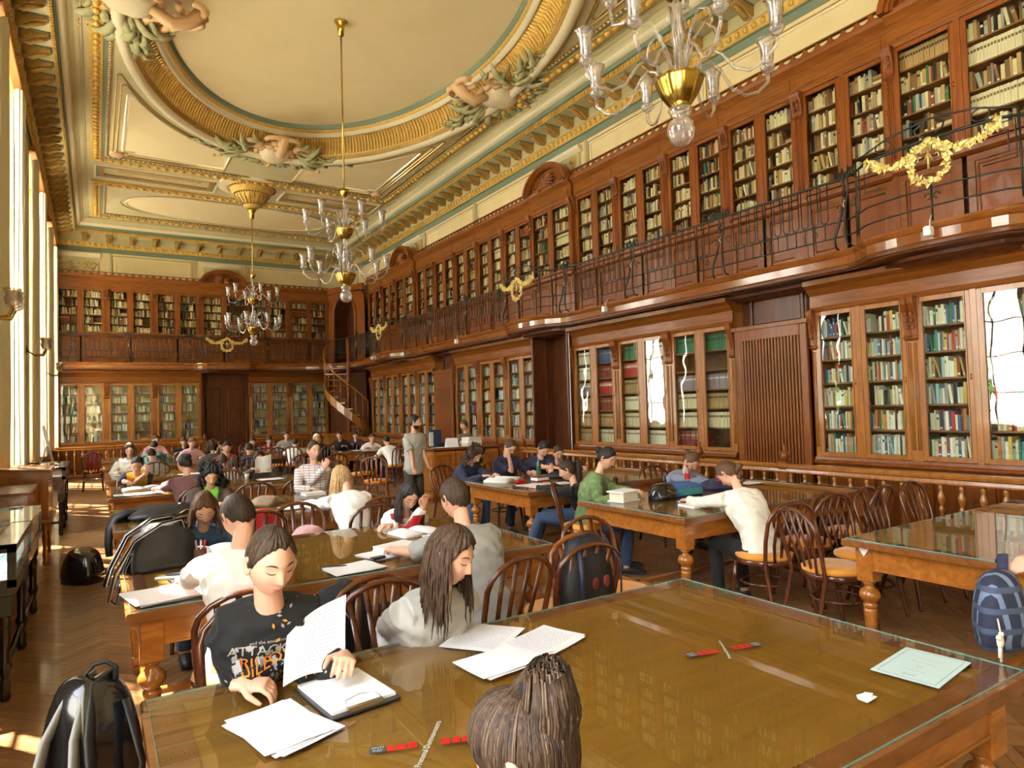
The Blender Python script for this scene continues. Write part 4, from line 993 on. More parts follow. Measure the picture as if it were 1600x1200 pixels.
# small white spotlights clipped to the fascia
for yq, lab in ((3.27, 'below the nearest gilded wreath'), (8.55, 'between the nearest and middle wreaths'), (13.9, 'between the middle and farthest wreaths'), (19.0, 'past the farthest side wreath')):
    i = on_y(yq); p = RP[i]; t = thing('spotlight', 'small white spotlight hung on the gallery edge '+lab, 'lamp', (p.x-.03, p.y, 0), -PI/2, 'spotlights')
    MB().tube([(0, 0, 3.50), (.01, -.06, 3.44), (0, -.05, 3.36)], .006, 5).build('bracket', 'white', t)
    MB().bbox(-.035, .035, -.12, -.035, 3.28, 3.38, .01).build('lamp_housing', 'white', t)

# ============================================================= balustrade in front of the floor cases
bal = tag(thing('balustrade', 'low wooden balustrade with turned balusters in front of the bookcases', 'balustrade'))
bp = [(.022, .12), (.030, .14), (.030, .17), (.018, .19), (.020, .24), (.034, .30), (.026, .42), (.019, .54), (.022, .57), (.033, .59), (.022, .61), (.018, .64), (.036, .68), (.040, .71), (.026, .75), (.018, .77), (.028, .80), (.026, .845)]
bm = MB().lathe(bp, 8, 0).mesh('baluster', [M['woodl']])
def seg(x0, y0, x1, y1):
    dx, dy = x1-x0, y1-y0; Ls = math.hypot(dx, dy); a = math.atan2(dy, dx); T = Matrix.Translation((x0, y0, 0)) @ Matrix.Rotation(a, 4, 'Z')
    b = MB(); b.prism([(-.065, .845), (-.065, .86), (-.05, .875), (-.055, .89), (-.085, .905), (-.09, .93), (-.07, .95), (.07, .95), (.09, .93), (.085, .905), (.055, .89), (.065, .86), (.065, .845)], 0, Ls, 'x', 0, T); b.build('handrail', 'woodl', bal)
    b = MB(); b.bbox(0, Ls, -.05, .05, .04, .12, .01, 0, T); b.build('foot_rail', 'wood', bal)
    n = int(Ls/.186)
    for i in range(n):
        s_ = (i+.5)*Ls/n; inst('baluster', bm, bal, tuple(T @ Vector((s_, 0, 0))))
seg(7.12, 1.2, 7.12, 10.9); seg(7.12, 12.0, 7.12, 20.6); seg(-1.0, 23.15, 2.9, 23.15); seg(4.4, 23.15, 6.3, 23.15)
nm_ = MB().bbox(-.06, .06, -.06, .06, 0, .98, .008); nm_.lathe([(.03, .98), (.05, 1.0), (.06, 1.04), (.04, 1.09), (.015, 1.12), (.025, 1.15), (.0, 1.19)], 10)
nm_ = nm_.mesh('newel_post', [M['wood']])
for x, y in ((7.12, 1.15), (7.12, 5.1), (7.12, 6.45), (7.12, 10.95), (7.12, 12.0), (7.12, 16.2), (7.12, 20.6), (2.95, 23.15), (4.4, 23.15), (6.35, 23.15)): inst('newel_post', nm_, bal, (x, y, 0))

# ============================================================= stair in the corner
st = thing('spiral_staircase', 'curved wooden staircase with pale rail in the far corner', 'staircase', (7.3, 21.9, 0))
SCX, SCY, SR = 7.25, 22.0, .95
def sp(a, r, z): return Vector((r*math.cos(a), .1+r*math.sin(a), z))
a0, a1 = math.radians(215), math.radians(-10+360)-math.radians(0)
N = 11
stepm = None
for k in range(N):
    a = math.radians(118)+k*math.radians(17.5); z = 1.28+k*.20; da = math.radians(19)
    z = 3.25-k*.20
    b = MB(); p = [sp(a, .06, z), sp(a, .80, z), sp(a+da, .80, z), sp(a+da, .06, z)]
    b.rings([[q+Vector((0, 0, -.04)) for q in p], p], 0, True, True, False); b.build('step', 'woodl', st)
    if k > 0:
        b = MB(); q = sp(a+da*.5, .79, z); b.tube([q, q+Vector((0, 0, .92))], .014, 6); b.build('baluster', 'woodl', st)
b = MB(); P = []
for k in range(0, 12):
    a = math.radians(118)+k*math.radians(17.5); P.append(sp(a, .82, 3.25-k*.20))
b.rings([[p+Vector((0, 0, .06)), p*1.0+Vector((0, 0, -.22)), (Vector((p.x*.96, (p.y-.1)*.96+.1, p.z-.22))), (Vector((p.x*.96, (p.y-.1)*.96+.1, p.z+.06)))] for p in P], 0, True, True, False)
b.build('stringer', 'woodl', st)
MB().tube([p+Vector((0, 0, .92)) for p in P], .028, 6).build('handrail', 'woodl', st)
MB().lathe([(.07, 0), (.07, 3.3), (.05, 3.35), (.06, 4.2), (.0, 4.3)], 10, 0, c=(0, .1, 0)).build('newel_post', 'wood', st)
b = MB(); b.bbox(-.9, .35, -.35, .35, .95, 1.05, .01); b.bbox(-.85, .3, -.3, .3, 0, .95, .01); b.build('landing', 'woodl', st)

# ============================================================= chandeliers
M['cglass'] = mat('blown_glass', (0.90, 0.88, 0.92), 0.08, spec=0.8, trans=0.0)
def crystal():
    m = bpy.data.materials.new('clear_blown_glass'); m.use_nodes = True; nt = m.node_tree; nt.nodes.clear()
    o = nt.nodes.new('ShaderNodeOutputMaterial'); t = nt.nodes.new('ShaderNodeBsdfTransparent'); g = nt.nodes.new('ShaderNodeBsdfGlossy'); d = nt.nodes.new('ShaderNodeBsdfDiffuse')
    t.inputs[0].default_value = (.90, .86, .84, 1); g.inputs['Roughness'].default_value = .08; g.inputs[0].default_value = (1, 1, 1, 1); d.inputs[0].default_value = (.75, .73, .74, 1)
    m1 = nt.nodes.new('ShaderNodeMixShader'); m2 = nt.nodes.new('ShaderNodeMixShader'); lw = nt.nodes.new('ShaderNodeLayerWeight'); lw.inputs[0].default_value = .45
    m1.inputs[0].default_value = .14
    nt.links.new(t.outputs[0], m1.inputs[1]); nt.links.new(d.outputs[0], m1.inputs[2])
    nt.links.new(lw.outputs['Facing'], m2.inputs[0]); nt.links.new(m1.outputs[0], m2.inputs[1]); nt.links.new(g.outputs[0], m2.inputs[2]); nt.links.new(m2.outputs[0], o.inputs[0]); return m
M['crystal'] = crystal()
def chandelier(y, ztop, label):
    t = thing('glass_chandelier', label, 'chandelier', (3.56, y, 0), 0.35)
    b = MB(); b.tube([(0, 0, 5.45), (0, 0, ztop)], .014, 8); b.build('rod', 'brass', t)
    MB().lathe([(.0, ztop-.26), (.05, ztop-.25), (.06, ztop-.12), (.09, ztop-.05), (.12, ztop)], 16).build('ceiling_cup', 'brass', t)
    MB().lathe([(.0, 5.33), (.03, 5.34), (.06, 5.40), (.085, 5.46), (.05, 5.47), (.02, 5.50)], 14).build('upper_cup', 'brass', t)
    b = MB(); b.lathe([(.012, 3.95), (.03, 4.0), (.035, 4.28), (.055, 4.36), (.03, 4.44), (.026, 4.58), (.03, 4.86), (.06, 4.93), (.028, 5.0), (.022, 5.3), (.03, 5.34)], 10)
    b.build('stem', 'crystal', t)
    def bowl(z, r, h, name):
        b = MB(); n = 32; rs = []
        for q, zz in ((.06, -h), (.45, -h*.86), (.78, -h*.45), (.96, -.05*h), (1.0, .02), (.93, .03), (.7, .0)):
            rs.append([(r*q*(1+.05*math.cos(10*2*PI*k/n))*math.cos(2*PI*k/n), r*q*(1+.05*math.cos(10*2*PI*k/n))*math.sin(2*PI*k/n), z+zz) for k in range(n)])
        b.rings(rs); b.build(name, 'brass', t)
    bowl(4.02, .17, .20, 'lower_bowl'); bowl(4.78, .15, .16, 'upper_bowl')
    MB().lathe([(.02, 3.84), (.09, 3.82), (.07, 3.78), (.05, 3.76), (.09, 3.72), (.10, 3.66), (.085, 3.60), (.05, 3.565), (.0, 3.56)], 16).build('glass_finial', 'crystal', t)
    def arm_mesh(R, zc, dz):
        b = MB(); P = [(.13, 0, zc), (.17, 0, zc+.10), (.24, 0, zc+.13), (.32, 0, zc+.06), (.40, 0, zc-.06), (.50, 0, zc-.11), (.60, 0, zc-.08), (R, 0, zc+.0), (R, 0, zc+.06)]
        b.tube(P, [.014, .013, .012, .012, .012, .012, .012, .013, .014], 7)
        am = b.mesh('arm', [M['crystal']])
        b = MB(); z = zc+.06
        b.lathe([(.012, z), (.03, z+.01), (.045, z+.03), (.055, z+.05), (.03, z+.07)], 12)
        n = 12; rs = []
        for r, zz in ((.028, .06), (.042, .09), (.046, .14), (.05, .20), (.068, .25), (.075, .255), (.064, .25), (.045, .20), (.04, .12)):
            rs.append([(r*(1+(.07*(-1)**k if r > .06 else 0))*math.cos(2*PI*k/n), r*(1+(.07*(-1)**k if r > .06 else 0))*math.sin(2*PI*k/n), z+zz) for k in range(n)])
        b.rings(rs, 0, True, True); c = b.mesh('glass_cup', [M['crystal']])
        b = MB().lathe([(.012, z+.06), (.012, z+.13), (.02, z+.15), (.022, z+.18), (.0, z+.20)], 8); s_ = b.mesh('candle_bulb', [M['white']])
        return am, c, s_, R
    for (R, zc, n, ph) in ((.68, 4.05, 8, 0), (.62, 4.80, 6, .3)):
        am, c, s_, _ = cached(('arm', R, zc), lambda: arm_mesh(R, zc, 0))
        for k in range(n):
            a = 2*PI*k/n+ph
            o = inst('arm', am, t, (0, 0, 0), (0, 0, a)); inst('glass_cup', c, o, (R, 0, 0)); inst('candle_bulb', s_, o, (R, 0, 0))
    b = MB()
    for k in range(6):
        a = 2*PI*k/6+.2; ca, sa = math.cos(a), math.sin(a)
        b.tube([(r*ca, r*sa, z) for r, z in ((.05, 4.1), (.12, 4.34), (.2, 4.46), (.28, 4.42), (.31, 4.32), (.28, 4.28))], [.01, .012, .01, .01, .008, .006], 6)
        b.tube([(r*ca, r*sa, z) for r, z in ((.04, 4.86), (.10, 5.05), (.16, 5.12), (.2, 5.06))], [.01, .01, .008, .006], 6)
    b.build('curled_glass_sprays', 'crystal', t)
chandelier(3.28, 7.6, 'large clear glass chandelier with brass bowl above the near tables, beside the right-hand gallery')
chandelier(10.77, 8.36, 'two-tier glass chandelier hanging from the centre of the ceiling oval')
chandelier(18.40, 7.2, 'glass chandelier hanging under the ceiling rosette before the end wall')

# wall lamps on the window piers
def sconce(y, z, lab):
    t = thing('wall_lamp', lab, 'wall lamp', (XL+.03, y, z), -PI/2+PI)
    MB().lathe([(.10, -.02), (.11, 0), (.08, .02), (.03, .04)], 14, 0, T=Matrix.Rotation(-PI/2, 4, 'X') @ Matrix.Scale(-1, 4, (0, 0, 1))).build('back_plate', 'brass', t)
    for k, a in enumerate((-.9, 0, .9)):
        b = MB(); b.tube([(0, -.02, 0), (.10*math.sin(a), -.14, -.09), (.2*math.sin(a), -.26, -.08), (.24*math.sin(a), -.30, .02)], .012, 6)
        o = b.build('arm', 'brass', t)
        c = MB(); x, yy = .24*math.sin(a), -.30
        c.lathe([(.02, .02), (.06, .04), (.075, .09), (.06, .14), (.085, .20), (.078, .20), (.05, .13)], 12, 0, c=(x, yy, 0)); c.build('glass_shade', 'crystal', o)
    return t
for y, z, lab in ((14.05, 2.95, 'between the second and third windows from the end wall'), (8.7, 2.9, 'between the third and fourth windows from the end wall'), (19.4, 2.9, 'between the two farthest windows')): sconce(y, z, 'brass wall lamp '+lab)
# ============================================================= tables and chairs
def turned_leg():
    b = MB()
    b.bbox(-.055, .055, -.055, .055, .50, .66, .006)
    b.lathe([(.028, .50), (.045, .495), (.03, .475), (.03, .46), (.052, .445), (.066, .42), (.066, .40), (.05, .375), (.032, .36), (.044, .35), (.044, .335), (.036, .32)], 16)
    n = 20; rs = []
    for r, z in ((.040, .325), (.044, .30), (.038, .20), (.030, .135), (.028, .125)):
        rs.append([(r*(1-.09*(k % 2))*math.cos(2*PI*k/n), r*(1-.09*(k % 2))*math.sin(2*PI*k/n), z) for k in range(n)])
    b.rings(rs)
    b.bbox(-.036, .036, -.036, .036, .07, .13, .005); b.lathe([(.012, .07), (.03, .06), (.034, .035), (.022, .012), (.018, 0)][::-1], 12)
    return b.mesh('leg', [M['tablew']])
LEG = turned_leg()
def table(x0, x1, y0, y1, label, group=None):
    w, d = x1-x0, y1-y0; t = thing('reading_table', label, 'table', (x0, y0, 0), 0, group)
    b = MB(); b.prism([(0, .735), (0, .765), (.008, .775), (w-.008, .775), (w, .765), (w, .735), (w-.02, .725), (.02, .725)], 0, .10, 'y'); b.prism([(0, .735), (0, .765), (.008, .775), (w-.008, .775), (w, .765), (w, .735), (w-.02, .725), (.02, .725)], d-.10, d, 'y')
    b.prism([(.1, .735), (.1, .765), (.108, .775), (d-.108, .775), (d-.1, .765), (d-.1, .735)], 0, .12, 'x'); b.prism([(.1, .735), (.1, .765), (.108, .775), (d-.108, .775), (d-.1, .765), (d-.1, .735)], w-.12, w, 'x')
    b.build('top_frame', 'tabled', t)
    MB().box(.12, w-.12, .10, d-.10, .73, .772).build('writing_surface', 'tabletop', t)
    b = MB(); q = .02; b.box(q, w-q, q, d-q, .7765, .7835); g = b.build('glass_sheet', 'tableglass', t)
    b = MB()
    for (a0, a1, c0, c1) in ((q-.001, w-q+.001, q-.001, q+.0), (q-.001, w-q+.001, d-q, d-q+.001), (q-.001, q, q, d-q), (w-q, w-q+.001, q, d-q)): b.box(a0, a1, c0, c1, .777, .783)
    e = b.build('glass_rim', 'glassedge', g)
    b = MB(); i = .07
    for (a0, a1, c0, c1) in ((i+.1, w-i-.1, i, i+.03), (i+.1, w-i-.1, d-i-.03, d-i), (i, i+.03, i+.1, d-i-.1), (w-i-.03, w-i, i+.1, d-i-.1)): b.box(a0, a1, c0, c1, .59, .735)
    for (a0, a1, c0, c1) in ((i+.1, w-i-.1, i-.008, i+.032), (i+.1, w-i-.1, d-i-.032, d-i+.008), (i-.008, i+.032, i+.1, d-i-.1), (w-i-.032, w-i+.008, i+.1, d-i-.1)): b.box(a0, a1, c0, c1, .582, .592)
    b.build('apron', 'tablew', t)
    for (x, y) in ((i+.045, i+.045), (w-i-.045, i+.045), (i+.045, d-i-.045), (w-i-.045, d-i-.045)):
        o = inst('leg', LEG, t, (x, y, 0)); 
        bb = MB().bbox(x-.055, x+.055, y-.055, y+.055, .655, .735, .004)
        bb.build('leg_block', 'tablew', t)
    b = MB(); k = i+.045
    b.bbox(k, k+.0+.05-.05+.04, k, d-k, .085, .12, .004); b.build('footrail', 'tablew', t)
    MB().bbox(w-k-.04, w-k, k, d-k, .085, .12, .004).build('footrail', 'tablew', t)
    MB().bbox(k, w-k, d/2-.025, d/2+.025, .085, .12, .004).build('footrail', 'tablew', t)
    return t
TL = [(.12, 2.68, 1.0, 2.58), (.12, 2.68, 3.74, 5.30), (.12, 2.68, 6.45, 8.0), (.12, 2.68, 9.2, 10.7), (.12, 2.68, 11.9, 13.4), (.12, 2.68, 14.6, 16.1), (.12, 2.68, 17.3, 18.8)]
nmL = ['large reading table in front of the camera with red and white stickers under glass', 'reading table with the white shirted man and piled papers, second from camera', 'reading table with a black coat and a striped-sweater man writing',
       'reading table where the man in the yellow and navy shirt studies', 'reading table behind the yellow and navy shirted man, fifth in the window row', 'sixth reading table in the window row, crowded with readers', 'farthest reading table of the window row']
for q, l in zip(TL, nmL): table(*q, l, 'reading tables')
TRt = [(4.25, 6.88, 1.02, 2.64), (4.05, 6.80, 3.85, 5.27), (4.05, 6.75, 6.15, 7.68), (4.9, 6.8, 15.3, 16.25), (3.3, 5.3, 17.6, 19.0)]
nmR = ['empty reading table at the frame edge with books mirrored in its glass', 'reading table with the green-bloused woman and cola bottle', 'reading table with two navy shirted men and open books', 'small reading table beyond the bearded man where two white-topped readers sit', 'reading table near the stair where the white-capped reader sits']
for q, l in zip(TRt, nmR): table(*q, l, 'reading tables')
def chair_parts(mat_='chair'):
    """bentwood chair: front is +y, seat centre at the origin"""
    P = {}
    b = MB(); n = 20
    def seat(rx, ry, z): return [(rx*math.cos(a)*(1 if math.sin(a) > -.3 else .96), ry*math.sin(a)*(1.02 if math.sin(a) > 0 else .95), z) for a in [2*PI*k/n for k in range(n)]]
    b.rings([seat(.205, .205, .405), seat(.212, .212, .415), seat(.212, .212, .44), seat(.20, .20, .447)]); P['seat_frame'] = b.mesh('seat_frame', [M[mat_]])
    b = MB(); b.rings([seat(.195, .195, .44), seat(.212, .212, .455), seat(.208, .208, .475), seat(.17, .17, .490), seat(.10, .10, .496)]); P['cushion'] = b.mesh('cushion', [M['cushion']])
    for s_, k in ((-1, 'legl'), (1, 'legr')): P[k] = MB().tube([(s_*.155, .135, .41), (s_*.165, .15, .25), (s_*.18, .185, .02), (s_*.18, .19, 0)], [.019, .017, .013, .013], 8).mesh('leg', [M[mat_]])
    b = MB(); pts = []
    for s_ in (-1,):
        pts += [(-.19, -.30, .0), (-.185, -.24, .2), (-.18, -.19, .43), (-.20, -.225, .62), (-.205, -.26, .76)]
    for k in range(1, 8):
        a = PI-PI*k/8; pts.append((.205*math.cos(a), -.262-.03*math.sin(a), .76+.145*math.sin(a)))
    pts += [(.205, -.26, .76), (.20, -.225, .62), (.18, -.19, .43), (.185, -.24, .2), (.19, -.30, 0)]
    b.tube(pts, .0145, 8, up=(0, 1, .1)); P['back_hoop'] = b.mesh('back_hoop', [M[mat_]])
    for i, x in enumerate((-.10, -.033, .033, .10)):
        zt = .76+.145*math.sqrt(max(0, 1-(x*1.25/.205)**2)); yt = -.262-.03*math.sqrt(max(0, 1-(x/.205)**2))
        P['slat%d' % i] = MB().tube([(x*.85, -.185, .44), (x*1.05, -.205, .58), (x*1.25, yt, zt)], [.014, .016, .015], 6, flat=.28, up=(0, 1, .2)).mesh('back_slat', [M[mat_]])
    b = MB(); b.tube([(.165*math.cos(a), .02+.165*math.sin(a), .25) for a in [2*PI*k/20 for k in range(21)]], .010, 6); P['ring_stretcher'] = b.mesh('ring_stretcher', [M[mat_]])
    b = MB()
    for s_ in (-1, 1):
        b.tube([(s_*.15, .165, .28)]+[(s_*(.15-.06*math.sin(PI/2*k/4)), .175, .28+.10*math.sin(PI/2*k/4)) for k in range(1, 5)]+[(s_*.03, .19, .40)], .007, 5)
    P['bracing'] = b.mesh('bracing', [M[mat_]])
    return P
CHP = {'chair': chair_parts('chair'), 'chairl': chair_parts('chairl')}
def chair(x, y, face, label, kind='chair', group='bentwood reading-room chairs'):
    t = thing('bentwood_chair', label, 'chair', (x, y, 0), face-PI/2, group); t.scale = (1.1, 1.1, 1.02)
    P = CHP[kind]
    for k, me in P.items(): inst({'legl': 'leg', 'legr': 'leg'}.get(k, me.name.split('.')[0] if not k.startswith('slat') else 'back_slat'), me, t)
    return t
U, Dn = PI/2, -PI/2
# empty chairs in view (people's chairs come with the people)
for x, y, f, l, k in [
    (2.52, 2.98, Dn, 'light brown bentwood chair tucked under the big table, right of the grey-topped woman', 'chairl'), (2.96, 3.45, Dn, 'dark bentwood chair showing its four back slats behind the big table corner', 'chair'),
    (2.42, 3.34, U, 'dark bentwood chair carrying the black backpack between the first tables', 'chair'),
    (4.62, 2.94, -.38, 'bentwood chair with ochre velvet seat standing nearest the mirror-topped table corner', 'chair'), (5.20, 3.04, Dn-.1, 'empty chair behind the mirror-topped table, second from its corner', 'chair'), (5.78, 3.02, Dn, 'empty chair behind the mirror-topped table, third from its corner', 'chair'), (6.45, 2.98, Dn, 'empty chair behind the mirror-topped table, nearest the balustrade', 'chair'),
    (5.28, 3.60, U-.1, 'empty chair beside the cream-jacketed woman, on her right-hand side', 'chair'), (6.0, 3.62, U+.1, 'empty ochre-seated chair, second from the cream-jacketed woman', 'chair'),
    (1.52, 5.75, Dn, 'bentwood chair with pink bag behind the table, left of the red-collared woman', 'chair'), 
    (1.15, 6.1, U, 'dark chair draped with a red sweater at the coat table', 'chair'), (1.6, 8.6, U, 'dark chair behind the striped-sweater man, toward the middle aisle', 'chair'), (2.2, 8.8, U, 'dark chair at the aisle end of the fourth window-row table', 'chair'),
    (4.3, 11.5, U-.5, 'brown chair the bearded man rests his hand on', 'chairl'), (4.6, 13.1, U, 'dark chair just beyond the bearded man, left of the white-topped reader', 'chair'), (3.9, 13.0, U+.2, 'dark chair standing alone before the white-topped readers', 'chair'),
    (3.4, 13.4, U, 'dark chair in the middle aisle with its back to the camera, leftmost of three', 'chair'), (3.0, 14.3, .2, 'dark chair turned sideways in the middle aisle', 'chair'), (3.7, 16.9, U, 'dark chair in front of the white-capped reader', 'chair'),
    (4.75, .62, U, 'bentwood chair on the near side of the mirror-topped table', 'chair'), (2.9, 12.4, PI, 'dark chair at the aisle end of the fifth window-row table', 'chair')]:
    chair(x, y, f, l, k)

# ============================================================= people
HC = {}
def hairmat(n, c, c2):
    m = mat('hair_'+n, c, 0.5, col2=c2, cscale=40, stretch=(4, 4, .3), bump=.3, bscale=90, spec=.28, distort=.5, ramp=(.4, .68)); M['hair_'+n] = m
hairmat('black', (.010, .008, .008), (.045, .035, .032)); hairmat('brown', (.035, .018, .010), (.11, .06, .035)); hairmat('dark', (.018, .010, .007), (.06, .033, .02)); hairmat('blond', (.30, .17, .07), (.66, .44, .22))
hairmat('short', (.03, .018, .011), (.085, .052, .03)); hairmat('chestnut', (.065, .028, .014), (.17, .085, .045)); hairmat('streaky', (.032, .019, .013), (.10, .06, .038))
M['lip'] = mat('lips', (.48, .16, .13), .45); M['brow'] = mat('eyebrow', (.05, .028, .018), .8); M['eyew'] = mat('eye_white', (.75, .72, .68), .2); M['iris'] = mat('iris', (.03, .018, .01), .1)
M['spec'] = mat('spectacle_frame', (.10, .06, .05), .3, .5); M['shoe'] = mat('dark_shoe', (.02, .018, .018), .5); M['shoew'] = mat('white_shoe', (.75, .73, .70), .6)
def cloth(n, c, c2=None, cs=6, st=None, rough=.85): 
    M['c_'+n] = mat('cloth_'+n, c, rough, col2=c2 or tuple(min(1, q*1.12) for q in c), cscale=cs, stretch=st, bump=.8, bscale=9, sheen=.03, distort=1.0)
    return 'c_'+n
for n, c in dict(black=(.006, .006, .008), white=(.80, .79, .77), cream=(.74, .71, .63), grey=(.30, .30, .29), lightgrey=(.40, .395, .375), navy=(.022, .024, .065), blue=(.045, .10, .20), mauve=(.16, .075, .09), brown=(.075, .05, .042), tan=(.30, .22, .16), olive=(.10, .085, .06),
                 steel=(.20, .23, .32), jeans=(.035, .065, .14), darkjeans=(.018, .025, .05), charcoal=(.018, .017, .021), khaki=(.05, .045, .036), pink=(.62, .36, .38), teal=(.06, .18, .19), red=(.45, .015, .02), darkred=(.25, .012, .02), greenshirt=(.16, .50, .04), yellow=(.66, .36, .02), plaid=(.05, .08, .15)).items(): cloth(n, c)
cloth('green', (.10, .16, .055), (.20, .29, .12), 14)
def fuse(mb, voxel, sm=2, sf=.6):
    me = mb.mesh('tmp', []); o = bpy.data.objects.new('tmp', me); C.objects.link(o)
    r = o.modifiers.new('r', 'REMESH'); r.mode = 'VOXEL'; r.voxel_size = voxel; r.use_smooth_shade = True
    if sm: s_ = o.modifiers.new('s', 'SMOOTH'); s_.factor = sf; s_.iterations = sm
    dg = bpy.context.evaluated_depsgraph_get(); out = bpy.data.meshes.new_from_object(o.evaluated_get(dg), depsgraph=dg)
    bpy.data.objects.remove(o); bpy.data.meshes.remove(me)
    return out
def mesh_to_mb(me, mb, mi=0):
    n = len(me.vertices); co = np.empty(n*3); me.vertices.foreach_get('co', co); co = co.reshape(-1, 3)
    mb.add(co.tolist(), [tuple(p.vertices) for p in me.polygons], mi, True)
def head_pt(ux, uy, uz, hair=0.0, s=1.0, fem=0):
    z = uz*.118; x = ux*.074; y = uy*(.092 if uy > 0 else .102)
    t = max(0, -uz)
    x *= 1-.30*t**1.6-.06*fem*t; 
    if uz > .3: x *= 1-.10*(uz-.3)
    if uy < 0: y *= 1-.50*t**1.3
    else: y *= 1-.05*t
    if uy > 0:
        f = min(1, uy*1.6)
        g = lambda a, c, w: math.exp(-((a-c)/w)**2)
        nz = max(0, min(1, (.020-z)/.052)) if z > -.033 else max(0, 1-(-.033-z)/.009)
        y += f*.023*g(x, 0, .0095+.004*nz)*nz
        y -= f*.0105*g(abs(x), .031, .014)*g(z, .008, .011)
        y += f*.0035*g(abs(x), .031, .009)*g(z, .006, .007)
        y += f*.004*g(z, .030, .009)*g(x, 0, .045)*(1-.5*fem)
        y += f*.0062*g(x, 0, .021)*(g(z, -.0585, .0055)+g(z, -.0705, .006))
        y -= f*.002*g(x, 0, .024)*g(z, -.0645, .0022)
        y += f*.007*g(x, 0, .020)*g(z, -.096, .013)
        y += f*.004*g(abs(x), .042, .018)*g(z, -.030, .018)
        y -= f*.003*g(abs(x), .048, .012)*g(z, -.060, .015)
    return Vector((x*s, y*s, z*s))
def head_grid(n, m, fn):
    rs = []
    for i in range(m+1):
        a = -PI/2+PI*i/m; cz = math.sin(a); cr = max(math.cos(a), .02)
        r = []
        for k in range(n):
            az = 2*PI*k/n; az = az-.35*math.sin(az)      # denser at the front (az=0)
            r.append(fn(cr*math.sin(az), cr*math.cos(az), cz, az))
        rs.append(r)
    return rs
def hairline(az, style):
    a = abs((az+PI) % (2*PI)-PI)
    pts = {'short': ((0, .080), (.55, .077), (.8, .055), (1.15, .030), (1.35, -.005), (1.55, -.02), (1.75, -.005), (2.0, -.045), (3.2, -.075)),
           'fringe': ((0, .050), (.6, .046), (.9, .03), (1.2, .0), (1.5, -.03), (1.9, -.06), (3.2, -.09)),
           'long': ((0, .080), (.35, .072), (.75, .050), (1.05, .015), (1.3, -.05), (1.7, -.09), (3.2, -.10)),
           'back': ((0, .076), (.5, .066), (.9, .040), (1.2, .018), (1.4, .0), (1.62, -.01), (1.9, -.05), (3.2, -.085))}[style]
    for (a0, z0), (a1, z1) in zip(pts, pts[1:]):
        if a <= a1: f = (a-a0)/(a1-a0); return z0+(z1-z0)*f
    return pts[-1][1]
def ik(S, T, l1, l2, hint):
    d = T-S; L = d.length; 
    if L > (l1+l2)*.995: T = S+d*((l1+l2)*.995/L); d = T-S; L = d.length
    a = math.acos(max(-1, min(1, (l1*l1+L*L-l2*l2)/(2*l1*L)))); u = d.normalized(); h = (hint-u*hint.dot(u)).normalized()
    return S+u*(l1*math.cos(a))+h*(l1*math.sin(a)), T
def hand_geo(b, W, dirn, up, side, curl=.5, s=1.0, mi=0):
    """palm and five fingers; W wrist, dirn along the palm, up = back of the hand, side = thumb side"""
    d = dirn.normalized(); u = (up-d*up.dot(d)).normalized(); sd = (side-d*side.dot(d)-u*side.dot(u)).normalized()
    R = lambda c, w, h: [c+sd*(w*math.cos(a))+u*(h*math.sin(a)) for a in [2*PI*k/10 for k in range(10)]]
    b.rings([R(W-d*.03, .024*s, .019*s), R(W, .026*s, .018*s), R(W+d*.03*s, .036*s, .017*s), R(W+d*.07*s, .041*s, .015*s), R(W+d*.09*s, .038*s, .012*s)], mi)
    for k, (off, L, r) in enumerate(((.030, .070, .0085), (.010, .078, .009), (-.010, .073, .0085), (-.029, .058, .0075))):
        p = W+d*.08*s+sd*off*s; P = [p-d*.02]; ang = .15+.1*k*.3; cur = p; seg = [L*.45, L*.32, L*.23]; P.append(p)
        for q in seg:
            ang += curl*.75; v = d*math.cos(ang)-u*math.sin(ang)+sd*off*1.5; cur = cur+v.normalized()*q*s; P.append(cur)
        b.tube(P, [r*1.1*s, r*1.1*s, r*s, r*.92*s, r*.7*s], 7, mi)
    p = W+d*.022*s+sd*.026*s; v1 = (d*.65+sd*.75-u*.25).normalized(); v2 = (d*.95+sd*.2-u*(.25+curl*.4)).normalized()
    b.tube([p-v1*.015, p, p+v1*.038*s, p+v1*.038*s+v2*.03*s, p+v1*.038*s+v2*.052*s], [.011*s, .014*s, .0115*s, .010*s, .007*s], 7, mi)
def smoothst(x): x = max(0, min(1, x)); return x*x*(3-2*x)
